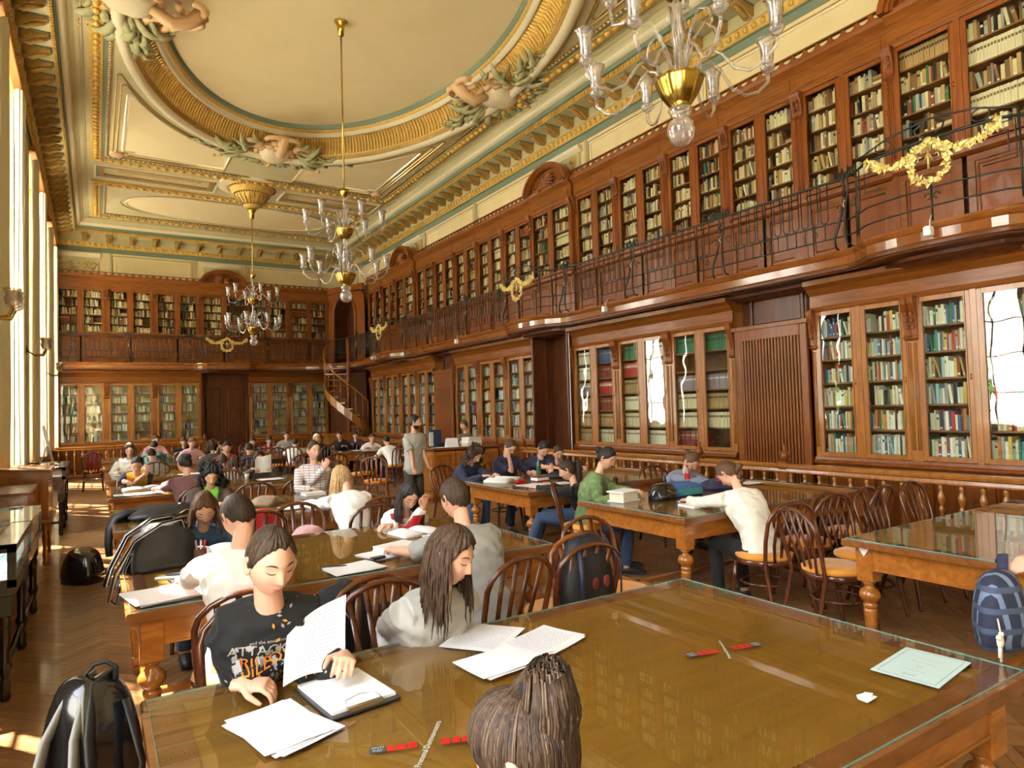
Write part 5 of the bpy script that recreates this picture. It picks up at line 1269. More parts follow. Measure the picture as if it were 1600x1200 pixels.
def person(label, head, face, hy=0, hp=25, tilt=0, hands=None, top='c_black', sleeve=1.0, bottom='c_jeans', hair=('short', 'short'), lod=1, fem=0, stand=False, chairk='chair', chairlab=None, s=1.0, curl=(.6, .6), eyes='down', glasses=False, beard=False, legs=None, collar=None, shoe='shoe', lean=None, handdir=None, skin='skin', wide=1.0, longlen=.35, extra=None, chair_off=0.0, neck_low=0.0, hipony=False, under=None):
    """head: world centre of the head; face: heading of the body in degrees (90 = towards the end wall)"""
    vs_, vb, nh = {0: (.0065, .0050, (60, 48)), 1: (.011, .0085, (44, 34)), 2: (.018, .014, (26, 20))}[lod]
    f = math.radians(face); F = Vector((math.cos(f), math.sin(f), 0))
    Hc = Vector(head); hipz = .92*s if stand else .52
    _a = math.radians(max(0, hp))*.62; nz_ = (.185*math.cos(_a)-.03*math.sin(_a))*s; ny_ = (.035*math.cos(_a)+.185*math.sin(_a))*s
    Sp = .50*s; dz = Hc.z-nz_-hipz
    dN = math.sqrt(max(0, Sp*Sp-dz*dz)) if dz < Sp else 0.0
    if stand: dN = 0.02
    if lean is not None: dN = lean
    root = Hc-F*(dN+ny_); root.z = 0
    t = thing('person', label, 'person', root, f-PI/2)
    RI = (Matrix.Translation(root) @ Matrix.Rotation(f-PI/2, 4, 'Z')).inverted()
    h0 = RI @ Hc; N = Vector((0, dN, Hc.z-nz_)); hip = Vector((0, 0, hipz-.04))
    up = (N-hip).normalized()
    midp = hip.lerp(N, .5)+Vector((0, -.045 if not stand else -.01, 0))
    def spine(u): return hip*(1-u)**2+midp*2*u*(1-u)+N*u*u
    def torso(infl, top_u=1.0, tor=1.0):
        rs = []
        for u, w, d in ((-.16, .10, .075), (-.12, .155, .115), (0, .172, .125), (.18, .155, .115), (.38, .140, .108), (.58, .158, .118), (.75, .180, .122), (.88, .186, .105), (.95, .165, .085), (1.0, .105, .072), (1.05, .066, .062), (1.10, .057, .056)):
            if u > top_u: break
            if fem: w *= .93 if u > .1 else 1.0; d *= (1.10 if .5 < u < .8 else .96)
            w = w*s*tor*wide+infl; d = d*s*tor+infl; c = spine(max(u, 0)) if u >= 0 else hip+Vector((0, 0, u*.5))
            tg = (spine(min(1, max(u, 0)+.05))-spine(max(0, u-.05))).normalized() if u > 0 else Vector((0, 0, 1))
            if u >= 1: c = N+up*((u-1)*.5)
            fw = Vector((1, 0, 0)).cross(tg)*-1; fw = tg.cross(Vector((1, 0, 0))); 
            if fw.y < 0: fw = -fw
            e = .82
            rs.append([c+Vector((1, 0, 0))*(w*math.copysign(abs(math.cos(a))**e, math.cos(a)))+fw*(d*math.copysign(abs(math.sin(a))**e, math.sin(a))) for a in [2*PI*k/20 for k in range(20)]])
        return rs
    tgN = (N-spine(.85)).normalized(); SH = []
    for sx in (-1, 1): SH.append(N+Vector((sx*.172*s*wide*(.93 if fem else 1), 0, 0))-tgN*.055*s)
    # arms
    hands = hands or ((-.17, .42, .80), (.17, .42, .80))
    arms = []
    for i, sx in enumerate((-1, 1)):
        hd = hands[i]
        if len(hd) >= 4 and hd[3] == 'w': T = RI @ Vector(hd[:3])
        else: T = Vector(hd[:3])
        hint = Vector((sx*.75, -.35, -.85)) if not (len(hd) > 4) else Vector(hd[4])
        E_, Wr = ik(SH[i], T, .285*s, .25*s, hint)
        arms.append((SH[i], E_, Wr))
    if legs is None: legs = ((-.13, 0, 0), (.13, 0, 0))
    LG = []
    for i, sx in enumerate((-1, 1)):
        hp_ = Vector((sx*.085*s, 0, hipz-.05)); k = legs[i]
        if stand: LG.append((hp_, Vector((sx*.10+k[0]*.0, .02+k[1], .50*s)), Vector((sx*.11, -.01+k[2], .09))))
        else: LG.append((hp_+Vector((0, .03, .0)), Vector((k[0], .44*s+k[1]*.3, .50)), Vector((k[0]*1.05, .40*s+k[1]+k[2], .09))))
    # head matrix (local)
    RH = Matrix.Rotation(math.radians(hy), 4, 'Z') @ Matrix.Rotation(-math.radians(hp), 4, 'X') @ Matrix.Rotation(math.radians(tilt), 4, 'Y')
    MH = Matrix.Translation(h0) @ RH
    # --- skin: body, hands, neck fused; head joined
    b = MB()
    b.rings(torso(-.012, .95, .90), 0); ak = .66 if (sleeve > .6 or under) else .9
    nk = MH @ Vector((0, -.022*s, -.06*s))
    b.tube([N-up*.06, N+up*.01, N.lerp(nk, .55), nk], [.060*s, .050*s*(.88 if fem else 1), .046*s*(.88 if fem else 1), .045*s*(.88 if fem else 1)], 14, 0)
    for i, (S_, E_, Wr) in enumerate(arms):
        b.tube([S_, S_.lerp(E_, .35), S_.lerp(E_, .75), E_, E_.lerp(Wr, .3), E_.lerp(Wr, .75), Wr], [q*s*(ak if j < 5 else 1) for j, q in enumerate((.038, .037, .036, .036, .036, .028, .024))], 12, 0)
        dr = (Wr-E_).normalized()
        if handdir and handdir[i] is not None: dr = Vector(handdir[i][0]).normalized(); upv = Vector(handdir[i][1]); sdv = Vector(handdir[i][2])
        else: upv = Vector((0, 0, 1)); sdv = Vector((1 if i == 0 else -1, .3, 0)); dr = (dr+Vector((0, 0, -dr.z*.8))).normalized()
        hand_geo(b, Wr, dr, upv, sdv, curl[i], s*.96)
    for (a, k, an) in LG:
        b.tube([a, k, an, an-Vector((0, 0, .04))], [.065, .048, .034, .034], 10, 0)
    sk = fuse(b, vb, 1); g = MB(); mesh_to_mb(sk, g); bpy.data.meshes.remove(sk)
    def hp_fn(x, y, z, az): return MH @ head_pt(x, y, z, 0, s, fem)
    g.rings(head_grid(nh[0], nh[1], hp_fn), 0)
    for sx in (-1, 1):
        T = MH @ Matrix.Translation((sx*.073*s, -.006*s, -.004*s)) @ Matrix.Rotation(sx*.35, 4, 'Z'); rs = []
        for q, dx in ((.4, -.004), (1.0, .002), (1.05, .007), (.8, .010), (.45, .005)):
            rs.append([Vector((sx*dx, .017*q*math.cos(a)*s-.004*math.sin(a), .031*q*math.sin(a)*s)) for a in [2*PI*k/14 for k in range(14)]])
        g.rings(rs, 0, True, True, True, T)
    body = g.build('body', [M[skin]], t)
    # --- face details
    if lod < 2:
        hb = MB(); hb.rings(head_grid(44, 36, lambda x, y, z, az: head_pt(x, y, z, 0, s, fem)), 0)
        bv = BVHTree.FromPolygons([Vector(v) for v in hb.v], hb.f)
        def surf(x, z, o=.001):
            h = bv.ray_cast(Vector((x*s, .3, z*s)), Vector((0, -1, 0)))
            return (Vector((x*s, .08, z*s)) if h[0] is None else h[0])+Vector((0, o, 0))
        q = MB()
        for sx in (-1, 1): q.tube([MH @ surf(sx*x, z, .0005) for x, z in ((.014, .026), (.024, .031), (.036, .0315), (.048, .026))], [.0014, .0034, .0032, .0012], 5)
        q.build('eyebrows', 'hair_'+hair[1] if hair[1] != 'blond' else 'brow', t)
        q = MB()
        if eyes == 'down':
            for sx in (-1, 1): q.tube([MH @ surf(sx*x, z, .0004) for x, z in ((.018, .003), (.025, .0), (.032, -.001), (.039, .001), (.045, .005))], [.0009, .0019, .0021, .0019, .0009], 5)
            q.build('eyelashes', 'brow', t)
        else:
            for sx in (-1, 1):
                c = surf(sx*.031, .006, -.009)
                q.ball(MH @ c, .0115*s, 12, 8, 0); q.ball(MH @ (c+Vector((0, .0085, 0))), .0045, 8, 6, 1)
                q.tube([MH @ surf(sx*x, z, .003) for x, z in ((.018, .008), (.025, .0125), (.034, .0130), (.044, .008))], [.0008, .0016, .0016, .0008], 5, 1)
            q.build('eyes', [M['eyew'], M['iris']], t)
        q = MB()
        for z0, sg, r in ((-.0605, 1, .0030), (-.0695, -1, .0036)):
            q.tube([MH @ surf(x, z0-abs(x)*.12*(-sg) if abs(x) > .01 else z0, -.0012) for x in (-.021, -.013, -.005, 0, .005, .013, .021)], [.0008, r*.8, r, r*.85, r, r*.8, .0008], 6)
        q.build('lips', 'lip', t)
        if glasses:
            q = MB()
            for sx in (-1, 1):
                q.tube([MH @ Vector((sx*.031+.022*math.cos(a), .098+(-.006*abs(math.cos(a)) if math.cos(a)*sx > 0 else 0), .004+.015*math.sin(a))) for a in [2*PI*k/16 for k in range(17)]], .0011, 5)
                q.tube([MH @ Vector((sx*.053, .094, .006)), MH @ Vector((sx*.074, .05, .006)), MH @ Vector((sx*.078, -.005, .004))], .0011, 5)
            q.tube([MH @ Vector((-.009, .100, .006)), MH @ Vector((0, .104, .008)), MH @ Vector((.009, .100, .006))], .0011, 5)
            q.build('glasses', 'spec', t)
    # --- hair
    style, hm = hair
    hl = {'short': 'short', 'long': 'long', 'pony': 'back', 'bun': 'back', 'curly': 'long', 'braid': 'back', 'bob': 'long', 'cap': 'short', 'fringe': 'fringe'}[style]
    rnd = random.Random(int(abs(Hc.x*977+Hc.y*131))); ph = [rnd.uniform(0, 6) for _ in range(6)]
    th = {'short': .007, 'long': .012, 'pony': .008, 'bun': .009, 'curly': .022, 'braid': .008, 'bob': .012, 'cap': .007, 'fringe': .013}[style]
    def hair_fn(x, y, z, az):
        p = head_pt(x, min(y, y), z, 0, s, fem); base = head_pt(x, y, z, 0, 1, fem); hz = hairline(az, hl)+.004*math.sin(az*9+ph[0])
        mk = smoothst((base.z-hz)/.014+.5); n = Vector((x, y, z)).normalized()
        wob = .0018*math.sin(az*23+ph[1]+z*3)+.0012*math.sin(az*41+ph[2])
        if style in ('curly',): wob = .008*math.sin(az*11+z*14+ph[1])+.006*math.sin(z*23+az*7)
        tt = th*(.75+.45*max(0, z))+wob*(2.0 if style in ('long', 'bob') else 1)
        return MH @ (p+n*((tt if mk > 0 else 0)*mk-.007*(1-mk))*s)
    b = MB(); b.rings(head_grid(nh[0] if lod else 90, nh[1], hair_fn), 0)
    def lock(P, r, fl=.6): b.tube([Vector(p) for p in P], r, 5 if lod else 6, 0, flat=fl)
    nl = {0: 230, 1: 70, 2: 22}[lod]; dn = RI.to_3x3() @ Vector((0, 0, -1))
    if style in ('long', 'bob'):
        Ls = longlen if style == 'long' else .10
        for i in range(nl):
            sg = rnd.choice((-1, 1)); az = sg*rnd.uniform(1.28 if lod == 0 else 1.1, 3.14); zz = rnd.uniform(-.03, .06)
            uz = zz/.118; cr = math.sqrt(1-uz*uz); q = head_pt(cr*math.sin(az), cr*math.cos(az), uz, 0, s, fem); n = Vector((math.sin(az), math.cos(az), 0))
            a = MH @ (q+n*.006); crown = MH @ Vector((0, -.03*s, .122*s)); L_ = Ls*rnd.uniform(.75, 1.05)
            nW = (MH.to_3x3() @ n); nW.z *= .3; midq = MH @ (head_pt(cr*.75*math.sin(az), cr*.75*math.cos(az)-.1, .72, 0, s, fem)*1.05)
            P = [crown.lerp(midq, .3), midq, a+nW*.008, a+nW*.022+dn*.06]; w_ = rnd.uniform(-.015, .015)
            for k in range(1, 5): P.append(P[3]+dn*(L_*k/4)+nW*(.012*k/4)+Vector((w_*math.sin(k*1.7+ph[3]), w_*math.cos(k*1.3), 0))*(1 if style == 'long' else .5))
            if sg and math.cos(az) > -.2: pass
            r0 = rnd.uniform(.0035, .0065)*(1.0 if lod == 0 else 2.2)
            lock(P, [r0*.6, r0, r0*1.1, r0*1.1, r0, r0*.9, r0*.7, r0*.25])
    if style == 'pony':
        a = MH @ (Vector((0, -.112*s, .045*s)) if not hipony else Vector((0, -.085*s, .095*s))); bk = (MH.to_3x3() @ Vector((0, -1, .1))).normalized()
        W_ = .036 if hipony else .014; b2 = MB()
        b.tube([a-bk*.02, a+bk*.025, a+bk*.06+dn*.02, a+bk*.065+dn*.08, a+bk*.05+dn*(.08+longlen*.5), a+bk*.035+dn*(.06+longlen*.95)], [W_*.8, W_*.8, W_*1.3, W_*1.6, W_*1.3, W_*.4], 12)
        for i in range(int((nl//2+10)*(3.4 if lod == 0 else 1))):
            o = Vector([rnd.gauss(0, 1) for _ in range(3)]).normalized()*W_; L_ = longlen*rnd.uniform(.85, 1.08)
            P = [a-bk*.03+o*.7, a+bk*.025+o*.8, a+bk*.055+o*1.3+dn*.02, a+bk*.06+o*1.65+dn*.08, a+bk*.05+o*1.4+dn*(.08+L_*.5), a+bk*.035+o*.7+dn*(.08+L_)]
            r0 = .0030 if lod == 0 else .010
            if hipony and rnd.random() < .16: b2.tube(P, [r0, r0, r0*1.2, r0*1.2, r0, r0*.2], 5, 0, flat=.6)
            else: lock(P, [r0, r0, r0, r0, r0*.8, r0*.2])
        if lod == 0:      # hair combed over the skull towards the tie
            tdir = (Vector((0, -.66, .75)) if hipony else Vector((0, -.93, .36))).normalized()
            for i in range(420):
                az = rnd.uniform(-PI, PI); hz = hairline(az, hl); uz = max(-.8, min(.85, hz/.118+rnd.uniform(.02, .25))); cr = math.sqrt(1-uz*uz); d0 = Vector((cr*math.sin(az), cr*math.cos(az), uz)); P = []
                for k in range(8):
                    d_ = d0.slerp(tdir, k/7*.97) if d0.angle(tdir) > .05 else tdir
                    P.append(MH @ (head_pt(d_.x, d_.y, d_.z, 0, s, fem)+d_*(.0065+.005*math.sin(PI*k/7))))
                r0 = rnd.uniform(.0022, .0042)
                (b2 if hipony and rnd.random() < .14 else b).tube(P, [r0*.4, r0, r0, r0, r0, r0, r0, r0*.8], 5, 0, flat=.6)
        if b2.v: b2.build('lighter_streaks', M.setdefault('hair_lightstreak', mat('hair_light_streak', (.085, .05, .03), .45, col2=(.16, .095, .055), cscale=30, stretch=(4, 4, .3))), t)
        c_ = MB(); c_.tube([a+bk*.0+Vector((.024*math.cos(q), 0, .024*math.sin(q))) for q in [2*PI*k/14 for k in range(15)]], .009, 6); c_.build('hair_tie', 'c_black', t)
    if style == 'bun': b.ball(MH @ Vector((0, -.118*s, .035*s)), (.042, .038, .04), 12, 8)
    if style == 'braid':
        a = MH @ Vector((0, -.100*s, -.02*s)); bk = (MH.to_3x3() @ Vector((0, -1, 0))); bk.z *= .4
        for k in range(12):
            f_ = k/11; c = a+bk*(.03+.05*math.sin(f_*2))+dn*(.36*f_); r = .030*(1-.45*f_)
            b.ball(c+Vector((.012*(-1)**k, 0, 0)), (r, r*.8, r*.95), 8, 6)
    if style == 'curly':
        nc = {0: 160, 1: 110, 2: 50}[lod]
        for i in range(nc):
            az = rnd.uniform(.95, 2*PI-.95); zz = rnd.uniform(-.16, .11); rr = .088+.028*rnd.random()+(.03 if zz < -.02 else 0)
            c = MH @ Vector((rr*.9*math.sin(az)*s, rr*math.cos(az)*s-.01, zz*s)); 
            if zz < -.02: c.z -= .02
            P = [c+Vector((.014*math.cos(k*1.6+i), .014*math.sin(k*1.6+i), -.013*k+.02)) for k in range(5)]
            lock(P, [.008, .012, .012, .011, .006], 1)
    if style == 'cap':
        c = MB(); c.rings(head_grid(26, 20, lambda x, y, z, az: MH @ (head_pt(x, y, z, 0, s, fem)*1.0+Vector((x, y, z)).normalized()*(.016 if head_pt(x, y, z).z > .035 else -.01))), 0)
        c.prism([(-.05, .07), (.05, .07), (.04, .15), (-.04, .15)], .045, .055, 'z', 0, MH); c.build('cap', 'c_white', t)
        for i in range(30):
            az = rnd.uniform(1.6, 2*PI-1.6); P = [MH @ Vector((.085*math.sin(az), .095*math.cos(az), .02-.05*k)) for k in range(4)]; lock(P, [.012, .014, .014, .005])
    hd = b.build('hair', 'hair_'+hm, t)
    if beard:
        q = MB(); q.rings(head_grid(40, 30, lambda x, y, z, az: MH @ (head_pt(x, y, z, 0, s, fem)+Vector((x, y, z)).normalized()*((.0045 if (head_pt(x, y, z).z < -.046-.036*max(0, 1-abs(x)*2.0) and not (abs(head_pt(x, y, z).x) < .018 and -.078 < head_pt(x, y, z).z < -.052) and y > -.15) else -.008)))), 0)
        q.build('beard', 'hair_dark', t)
    # --- shirt
    b = MB(); b.rings(torso(.010, 1.06), 0)
    cuffs = []
    for i, (S_, E_, Wr) in enumerate(arms):
        b.tube([SH[i].lerp(N-tgN*.06, .5), S_+Vector((0, 0, .0))], [.075*s, .066*s], 12, 0)
        if sleeve <= .6:
            q = S_.lerp(E_, sleeve/.5*.95 if sleeve < .5 else .95); b.tube([S_, S_.lerp(q, .5), q], [.063*s, .061*s, .060*s], 14, 0)
        else:
            q = E_.lerp(Wr, (sleeve-.5)/.5*.97); b.tube([S_, S_.lerp(E_, .4), S_.lerp(E_, .8), E_, E_.lerp(q, .4), q], [.063*s, .060*s, .053*s, .050*s, .048*s, .039*s], 14, 0)
    if under:
        q = MB()
        for (S_, E_, Wr) in arms: q.tube([S_.lerp(E_, .3), E_, E_.lerp(Wr, .5), Wr], [.047*s, .045*s, .040*s, .033*s], 14, 0)
        um = fuse(q, vs_, 2); um.name = 'undersleeves'; um.materials.append(M[under]); inst('undersleeves', um, t)
    me = fuse(b, vs_, 2)
    # soft folds
    if lod < 2:
        n = len(me.vertices); co = np.empty(n*3); me.vertices.foreach_get('co', co); co = co.reshape(-1, 3); no = np.empty(n*3); me.vertices.foreach_get('normal', no); no = no.reshape(-1, 3)
        w_ = np.sin(co[:, 0]*31+co[:, 2]*47+ph[0]*2+2*np.sin(co[:, 1]*23))*np.sin(co[:, 2]*19-co[:, 0]*27+ph[1])*.0040+np.sin(co[:, 2]*70+co[:, 1]*40+3*np.sin(co[:, 0]*20))*.0018
        co += no*w_[:, None]; me.vertices.foreach_set('co', co.ravel()); me.update()
    me.name = 'shirt'; me.materials.append(M[top]); shirt = inst('shirt', me, t)
    if collar:
        q = MB()
        for r, z, rr in ((.072, .005, .011), (.064, .022, .009)): q.tube([N+up*z+Vector((r*s*1.12*math.cos(a), r*s*math.sin(a)+.004, -.03*max(0, math.sin(a)))) for a in [2*PI*k/20 for k in range(21)]], rr, 6)
        q.build('collar', collar, t)
    # --- trousers and shoes
    b = MB(); b.rings(torso(.004, .2), 0)
    for (a, k, an) in LG: b.tube([a-Vector((0, .02, 0)), a.lerp(k, .5), k, k.lerp(an, .4), an], [.095*s, .084*s, .068*s, .060*s, .052*s], 12, 0)
    me = fuse(b, vs_ if lod else .011, 2); me.name = 'trousers'; me.materials.append(M[bottom]); inst('trousers', me, t)
    for (a, k, an) in LG:
        q = MB(); q.tube([an+Vector((0, -.05, -.055)), an+Vector((0, 0, -.045)), an+Vector((0, .07, -.055)), an+Vector((0, .15, -.066)), an+Vector((0, .19, -.07))], [.028, .042, .040, .038, .020], 10, 0, flat=.8); q.box(an.x-.036, an.x+.036, an.y-.07, an.y+.18, 0, .018)
        q.build('shoe', shoe, t)
    if not stand and chairk:
        cw = root+F*(-.02+chair_off); chair(cw.x, cw.y, f, chairlab or ('bentwood chair under the '+label.split(' ', 1)[1] if False else chairlab), chairk)
    if extra: extra(t, MH, N, spine, arms, shirt)
    return t, MH, arms, shirt

def front_patch(t, shirt, c, tg, test, m, name, step=.007, off=.004, ext=(.16, -.12, .24)):
    """a piece of cloth lying on the front of a shirt, where test(x, z) holds"""
    bm = BVHTree.FromPolygons([v.co.copy() for v in shirt.data.vertices], [tuple(p.vertices) for p in shirt.data.polygons])
    b = MB(); cache = {}
    def q(i, j):
        if (i, j) not in cache:
            h = bm.ray_cast(c+Vector((i*step, .5, 0))+tg*(j*step), Vector((0, -1, 0))); cache[(i, j)] = (h[0]+Vector((0, off, 0))) if h[0] is not None else None
        return cache[(i, j)]
    for i in range(-int(ext[0]/step), int(ext[0]/step)):
        for j in range(int(ext[1]/step), int(ext[2]/step)):
            if test((i+.5)*step, (j+.5)*step):
                v = [q(i, j), q(i+1, j), q(i+1, j+1), q(i, j+1)]
                if all(p is not None for p in v) and max((v[0]-p).length for p in v) < step*5: b.add(v, [(3, 2, 1, 0)], 0, True)
    return b.build(name, m, shirt)
def patch_extra(test, m, name, u=.62, **k):
    def f(t, MH, N, spine, arms, shirt): front_patch(t, shirt, spine(u), (N-spine(u-.2)).normalized(), test, m, name, **k)
    return f
# patterned cloths
def pattern_mat(name, fn_nodes):
    m = bpy.data.materials.new(name); m.use_nodes = True; nt = m.node_tree; p = nt.nodes['Principled BSDF']; p.inputs['Roughness'].default_value = .85
    tc = nt.nodes.new('ShaderNodeTexCoord'); s = nt.nodes.new('ShaderNodeSeparateXYZ'); nt.links.new(tc.outputs['Object'], s.inputs[0]); fn_nodes(nt, p, s); return m
def _mth(nt, op, a, b=None, c=None):
    n = nt.nodes.new('ShaderNodeMath'); n.operation = op
    for i, v in enumerate((a, b, c)):
        if v is None: continue
        if isinstance(v, (int, float)): n.inputs[i].default_value = v
        else: nt.links.new(v, n.inputs[i])
    return n.outputs[0]
def _mix(nt, f, a, b):
    n = nt.nodes.new('ShaderNodeMix'); n.data_type = 'RGBA'
    nt.links.new(f, n.inputs[0])
    for i, v in ((6, a), (7, b)):
        if isinstance(v, tuple): n.inputs[i].default_value = (*v, 1)
        else: nt.links.new(v, n.inputs[i])
    return n.outputs[2]
def stripe(nt, p, s):
    z = _mth(nt, 'PINGPONG', s.outputs[2], .015); x = _mth(nt, 'PINGPONG', s.outputs[0], .032)
    a = _mth(nt, 'LESS_THAN', z, .0028); b = _mth(nt, 'LESS_THAN', x, .0026); ab = _mth(nt, 'LESS_THAN', _mth(nt, 'ABSOLUTE', s.outputs[0]), .15)
    f = _mth(nt, 'MAXIMUM', a, _mth(nt, 'MULTIPLY', b, ab)); nt.links.new(_mix(nt, f, (.70, .68, .68), (.28, .13, .19)), p.inputs['Base Color'])
M['c_stripe'] = pattern_mat('plum_striped_knit', stripe)
def polo(nt, p, s):
    a = _mth(nt, 'LESS_THAN', _mth(nt, 'ABSOLUTE', s.outputs[0]), .13); b = _mth(nt, 'LESS_THAN', s.outputs[2], .97); f = _mth(nt, 'MULTIPLY', a, b)
    nt.links.new(_mix(nt, f, (.025, .035, .075), (.66, .36, .02)), p.inputs['Base Color'])
M['c_polo'] = pattern_mat('navy_and_yellow_jersey', polo)
def plaid(nt, p, s):
    a = _mth(nt, 'LESS_THAN', _mth(nt, 'PINGPONG', s.outputs[0], .03), .010); b = _mth(nt, 'LESS_THAN', _mth(nt, 'PINGPONG', s.outputs[2], .035), .010)
    c = _mix(nt, a, (.018, .022, .05), (.14, .19, .30)); nt.links.new(_mix(nt, b, c, (.05, .07, .13)), p.inputs['Base Color'])
M['c_plaid2'] = pattern_mat('blue_plaid_cloth', plaid)
cl = lambda s_: ' '.join(('bentwood chair of the ' + s_).split()[:15])
PPL = []
def pp(*a, **k): r = person(*a, **k); PPL.append(r); return r
W4 = lambda x, y, z, h=None: (x, y, z, 'w') if h is None else (x, y, z, 'w', h)
# --- P1 reading man in the printed black sweater
def print_shirt(t, MH, N, spine, arms, shirt):
    bm = BVHTree.FromPolygons([v.co.copy() for v in shirt.data.vertices], [tuple(p.vertices) for p in shirt.data.polygons])
    M['printw'] = mat('shirt_print_grey', (.36, .35, .33), .8); M['printo'] = mat('shirt_print_orange', (.80, .24, .02), .8)
    c = spine(.62); tg = (N-spine(.4)).normalized()
    def txt(s_, x, z, size, m, rot=0, name='printed_word'):
        cu = bpy.data.curves.new('t', 'FONT'); cu.body = s_; cu.size = size; cu.align_x = 'CENTER'; cu.resolution_u = 2
        o = bpy.data.objects.new('t', cu); C.objects.link(o); dg = bpy.context.evaluated_depsgraph_get(); me = bpy.data.meshes.new_from_object(o.evaluated_get(dg), depsgraph=dg)
        bpy.data.objects.remove(o)
        import bmesh
        bb = bmesh.new(); bb.from_mesh(me); bmesh.ops.triangulate(bb, faces=bb.faces[:]); bmesh.ops.subdivide_edges(bb, edges=[e for e in bb.edges if e.calc_length() > size*.18], cuts=2); ok = True
        for v in bb.verts:
            px = -(v.co.x*math.cos(rot)-v.co.y*math.sin(rot))+x; pz = v.co.x*math.sin(rot)+v.co.y*math.cos(rot)+z
            o_ = c+Vector((px, .5, 0))+tg*pz; h = bm.ray_cast(o_, Vector((0, -1, 0)))
            v.co = (h[0]+Vector((0, .0065, 0))) if h[0] is not None else Vector((px, c.y+.1, c.z+pz))
        bb.to_mesh(me); bb.free(); me.materials.clear(); me.materials.append(M[m]); inst(name, me, shirt)
    txt('and the environment', .0, .125, .017, 'printw'); txt('ATTACK', .045, .085, .050, 'printw', -.05); txt('and  movements', -.085, .115, .016, 'printo', .3)
    txt('BILE', .055, .035, .056, 'printo', -.05); txt('OVER', -.065, .050, .060, 'printo', .12); txt('os', -.115, .022, .026, 'printo')
    txt('UNDERSTAND THE', -.005, -.008, .026, 'printw', .0); txt('have the agony', -.045, -.035, .024, 'printo', .12); txt('them', -.03, -.060, .026, 'printo', .05)
    # ragged pale patch and stripes behind the words
    b = MB(); rr = random.Random(4)
    def q3(px, pz, o=.002):
        o_ = c+Vector((px, .5, 0))+tg*pz; h = bm.ray_cast(o_, Vector((0, -1, 0))); return (h[0]+Vector((0, o, 0))) if h[0] is not None else None
    for k in range(80):
        a = rr.uniform(.2, 1.3); px = .125-.15*rr.random()**1.3; pz = .12-.21*rr.random(); s_ = rr.uniform(.004, .010)
        v = [q3(px+dx*s_, pz+dz*s_*1.6) for dx, dz in ((-1, -.5), (.6, -1), (1, .6), (-.4, 1))]
        if all(v): b.add(v, [(0, 1, 2, 3)], 0)
    for k in range(3):
        v = [q3(px, pz+k*.010) for px, pz in ((-.04, -.004), (-.04, .0), (-.12, .034), (-.12, .030))]
        if all(v): b.add(v, [(0, 1, 2, 3)], 0)
    for i in (0, 1):
        S_, E_, Wr = arms[i]
        ax = (E_-S_).normalized()
        for k in range(90):
            f_ = rr.uniform(.45, 1.0); p = S_.lerp(E_, f_); an = rr.uniform(0, 2*PI); r = ax.orthogonal().normalized(); r.rotate(Quaternion(ax, an)); h = bm.ray_cast(p+r*.2, -r)
            if h[0] is None: continue
            if h[1].z < -.3: continue
            n = h[1]; u = n.orthogonal().normalized(); u.rotate(Quaternion(n, rr.uniform(0, 3))); w = n.cross(u); s_ = rr.uniform(.004, .012); o_ = h[0]+n*.002
            b.add([o_-u*s_, o_+w*s_*.5, o_+u*s_, o_-w*s_*.5], [(0, 1, 2, 3)], 1 if rr.random() < .3 else 0)
    o = b.build('printed_specks', ['printw', 'printo'], shirt); o['kind'] = 'stuff'
pp('young man with cropped brown hair in printed black sweater reading a held sheet', (.51, 2.40, 1.215), -97, 18, 20, 0, (W4(.73, 2.30, .875, (.5, -.3, -1)), W4(.40, 2.36, .835, (-.9, -.2, -.6))), 'c_black', 1.0, 'c_jeans', ('short', 'short'), 0, extra=print_shirt,
   chairlab=cl('man in the printed black sweater'), curl=(.9, .7), handdir=(((.15, .9, .15), (-.3, 0, 1), (.9, 0, .4)), ((-.95, .45, 0), (0, .2, 1), (.2, .9, .3))), s=1.02, lean=.24)
pp('young woman with long straight brown hair, grey top over white sleeves, looking aside', (1.22, 2.44, 1.125), -82, 26, 20, -4, (W4(1.46, 2.58, .60, (.25, -1, -.2)), W4(1.02, 2.60, .60, (-.25, -1, -.2))), 'c_lightgrey', .40, 'c_darkjeans', ('long', 'brown'), 0, 1,
   chairlab=cl('grey-topped woman with long brown hair'), longlen=.22, under='c_white')
pp('girl seen from behind with streaky brown hair in a black hair tie, nearest camera', (.715, 1.12, 1.035), 118, 12, 38, 0, (W4(.50, 1.45, .80), W4(.85, 1.42, .80)), 'c_mauve', 1.0, 'c_jeans', ('pony', 'streaky'), 0, 1, s=1.06,
   chairlab=cl('girl nearest the camera, seen from behind'), longlen=.13, hipony=True)
pp('man in a white T-shirt bending left over the second table, back to camera', (.62, 3.66, 1.20), 86, 22, 36, 0, (W4(.40, 4.12, .81), W4(.98, 4.1, .81)), 'c_white', .42, 'c_jeans', ('short', 'dark'), 0, chairlab=cl('man in the white T-shirt'), s=1.0)
pp('man in a dark grey T-shirt seen from behind with cropped hair', (1.84, 3.60, 1.18), 98, 4, 22, 0, (W4(1.60, 4.12, .81), W4(2.12, 4.08, .81)), 'c_grey', .44, 'c_darkjeans', ('short', 'short'), 0, chairlab=cl('man in the dark grey T-shirt'), s=1.04, wide=1.08)
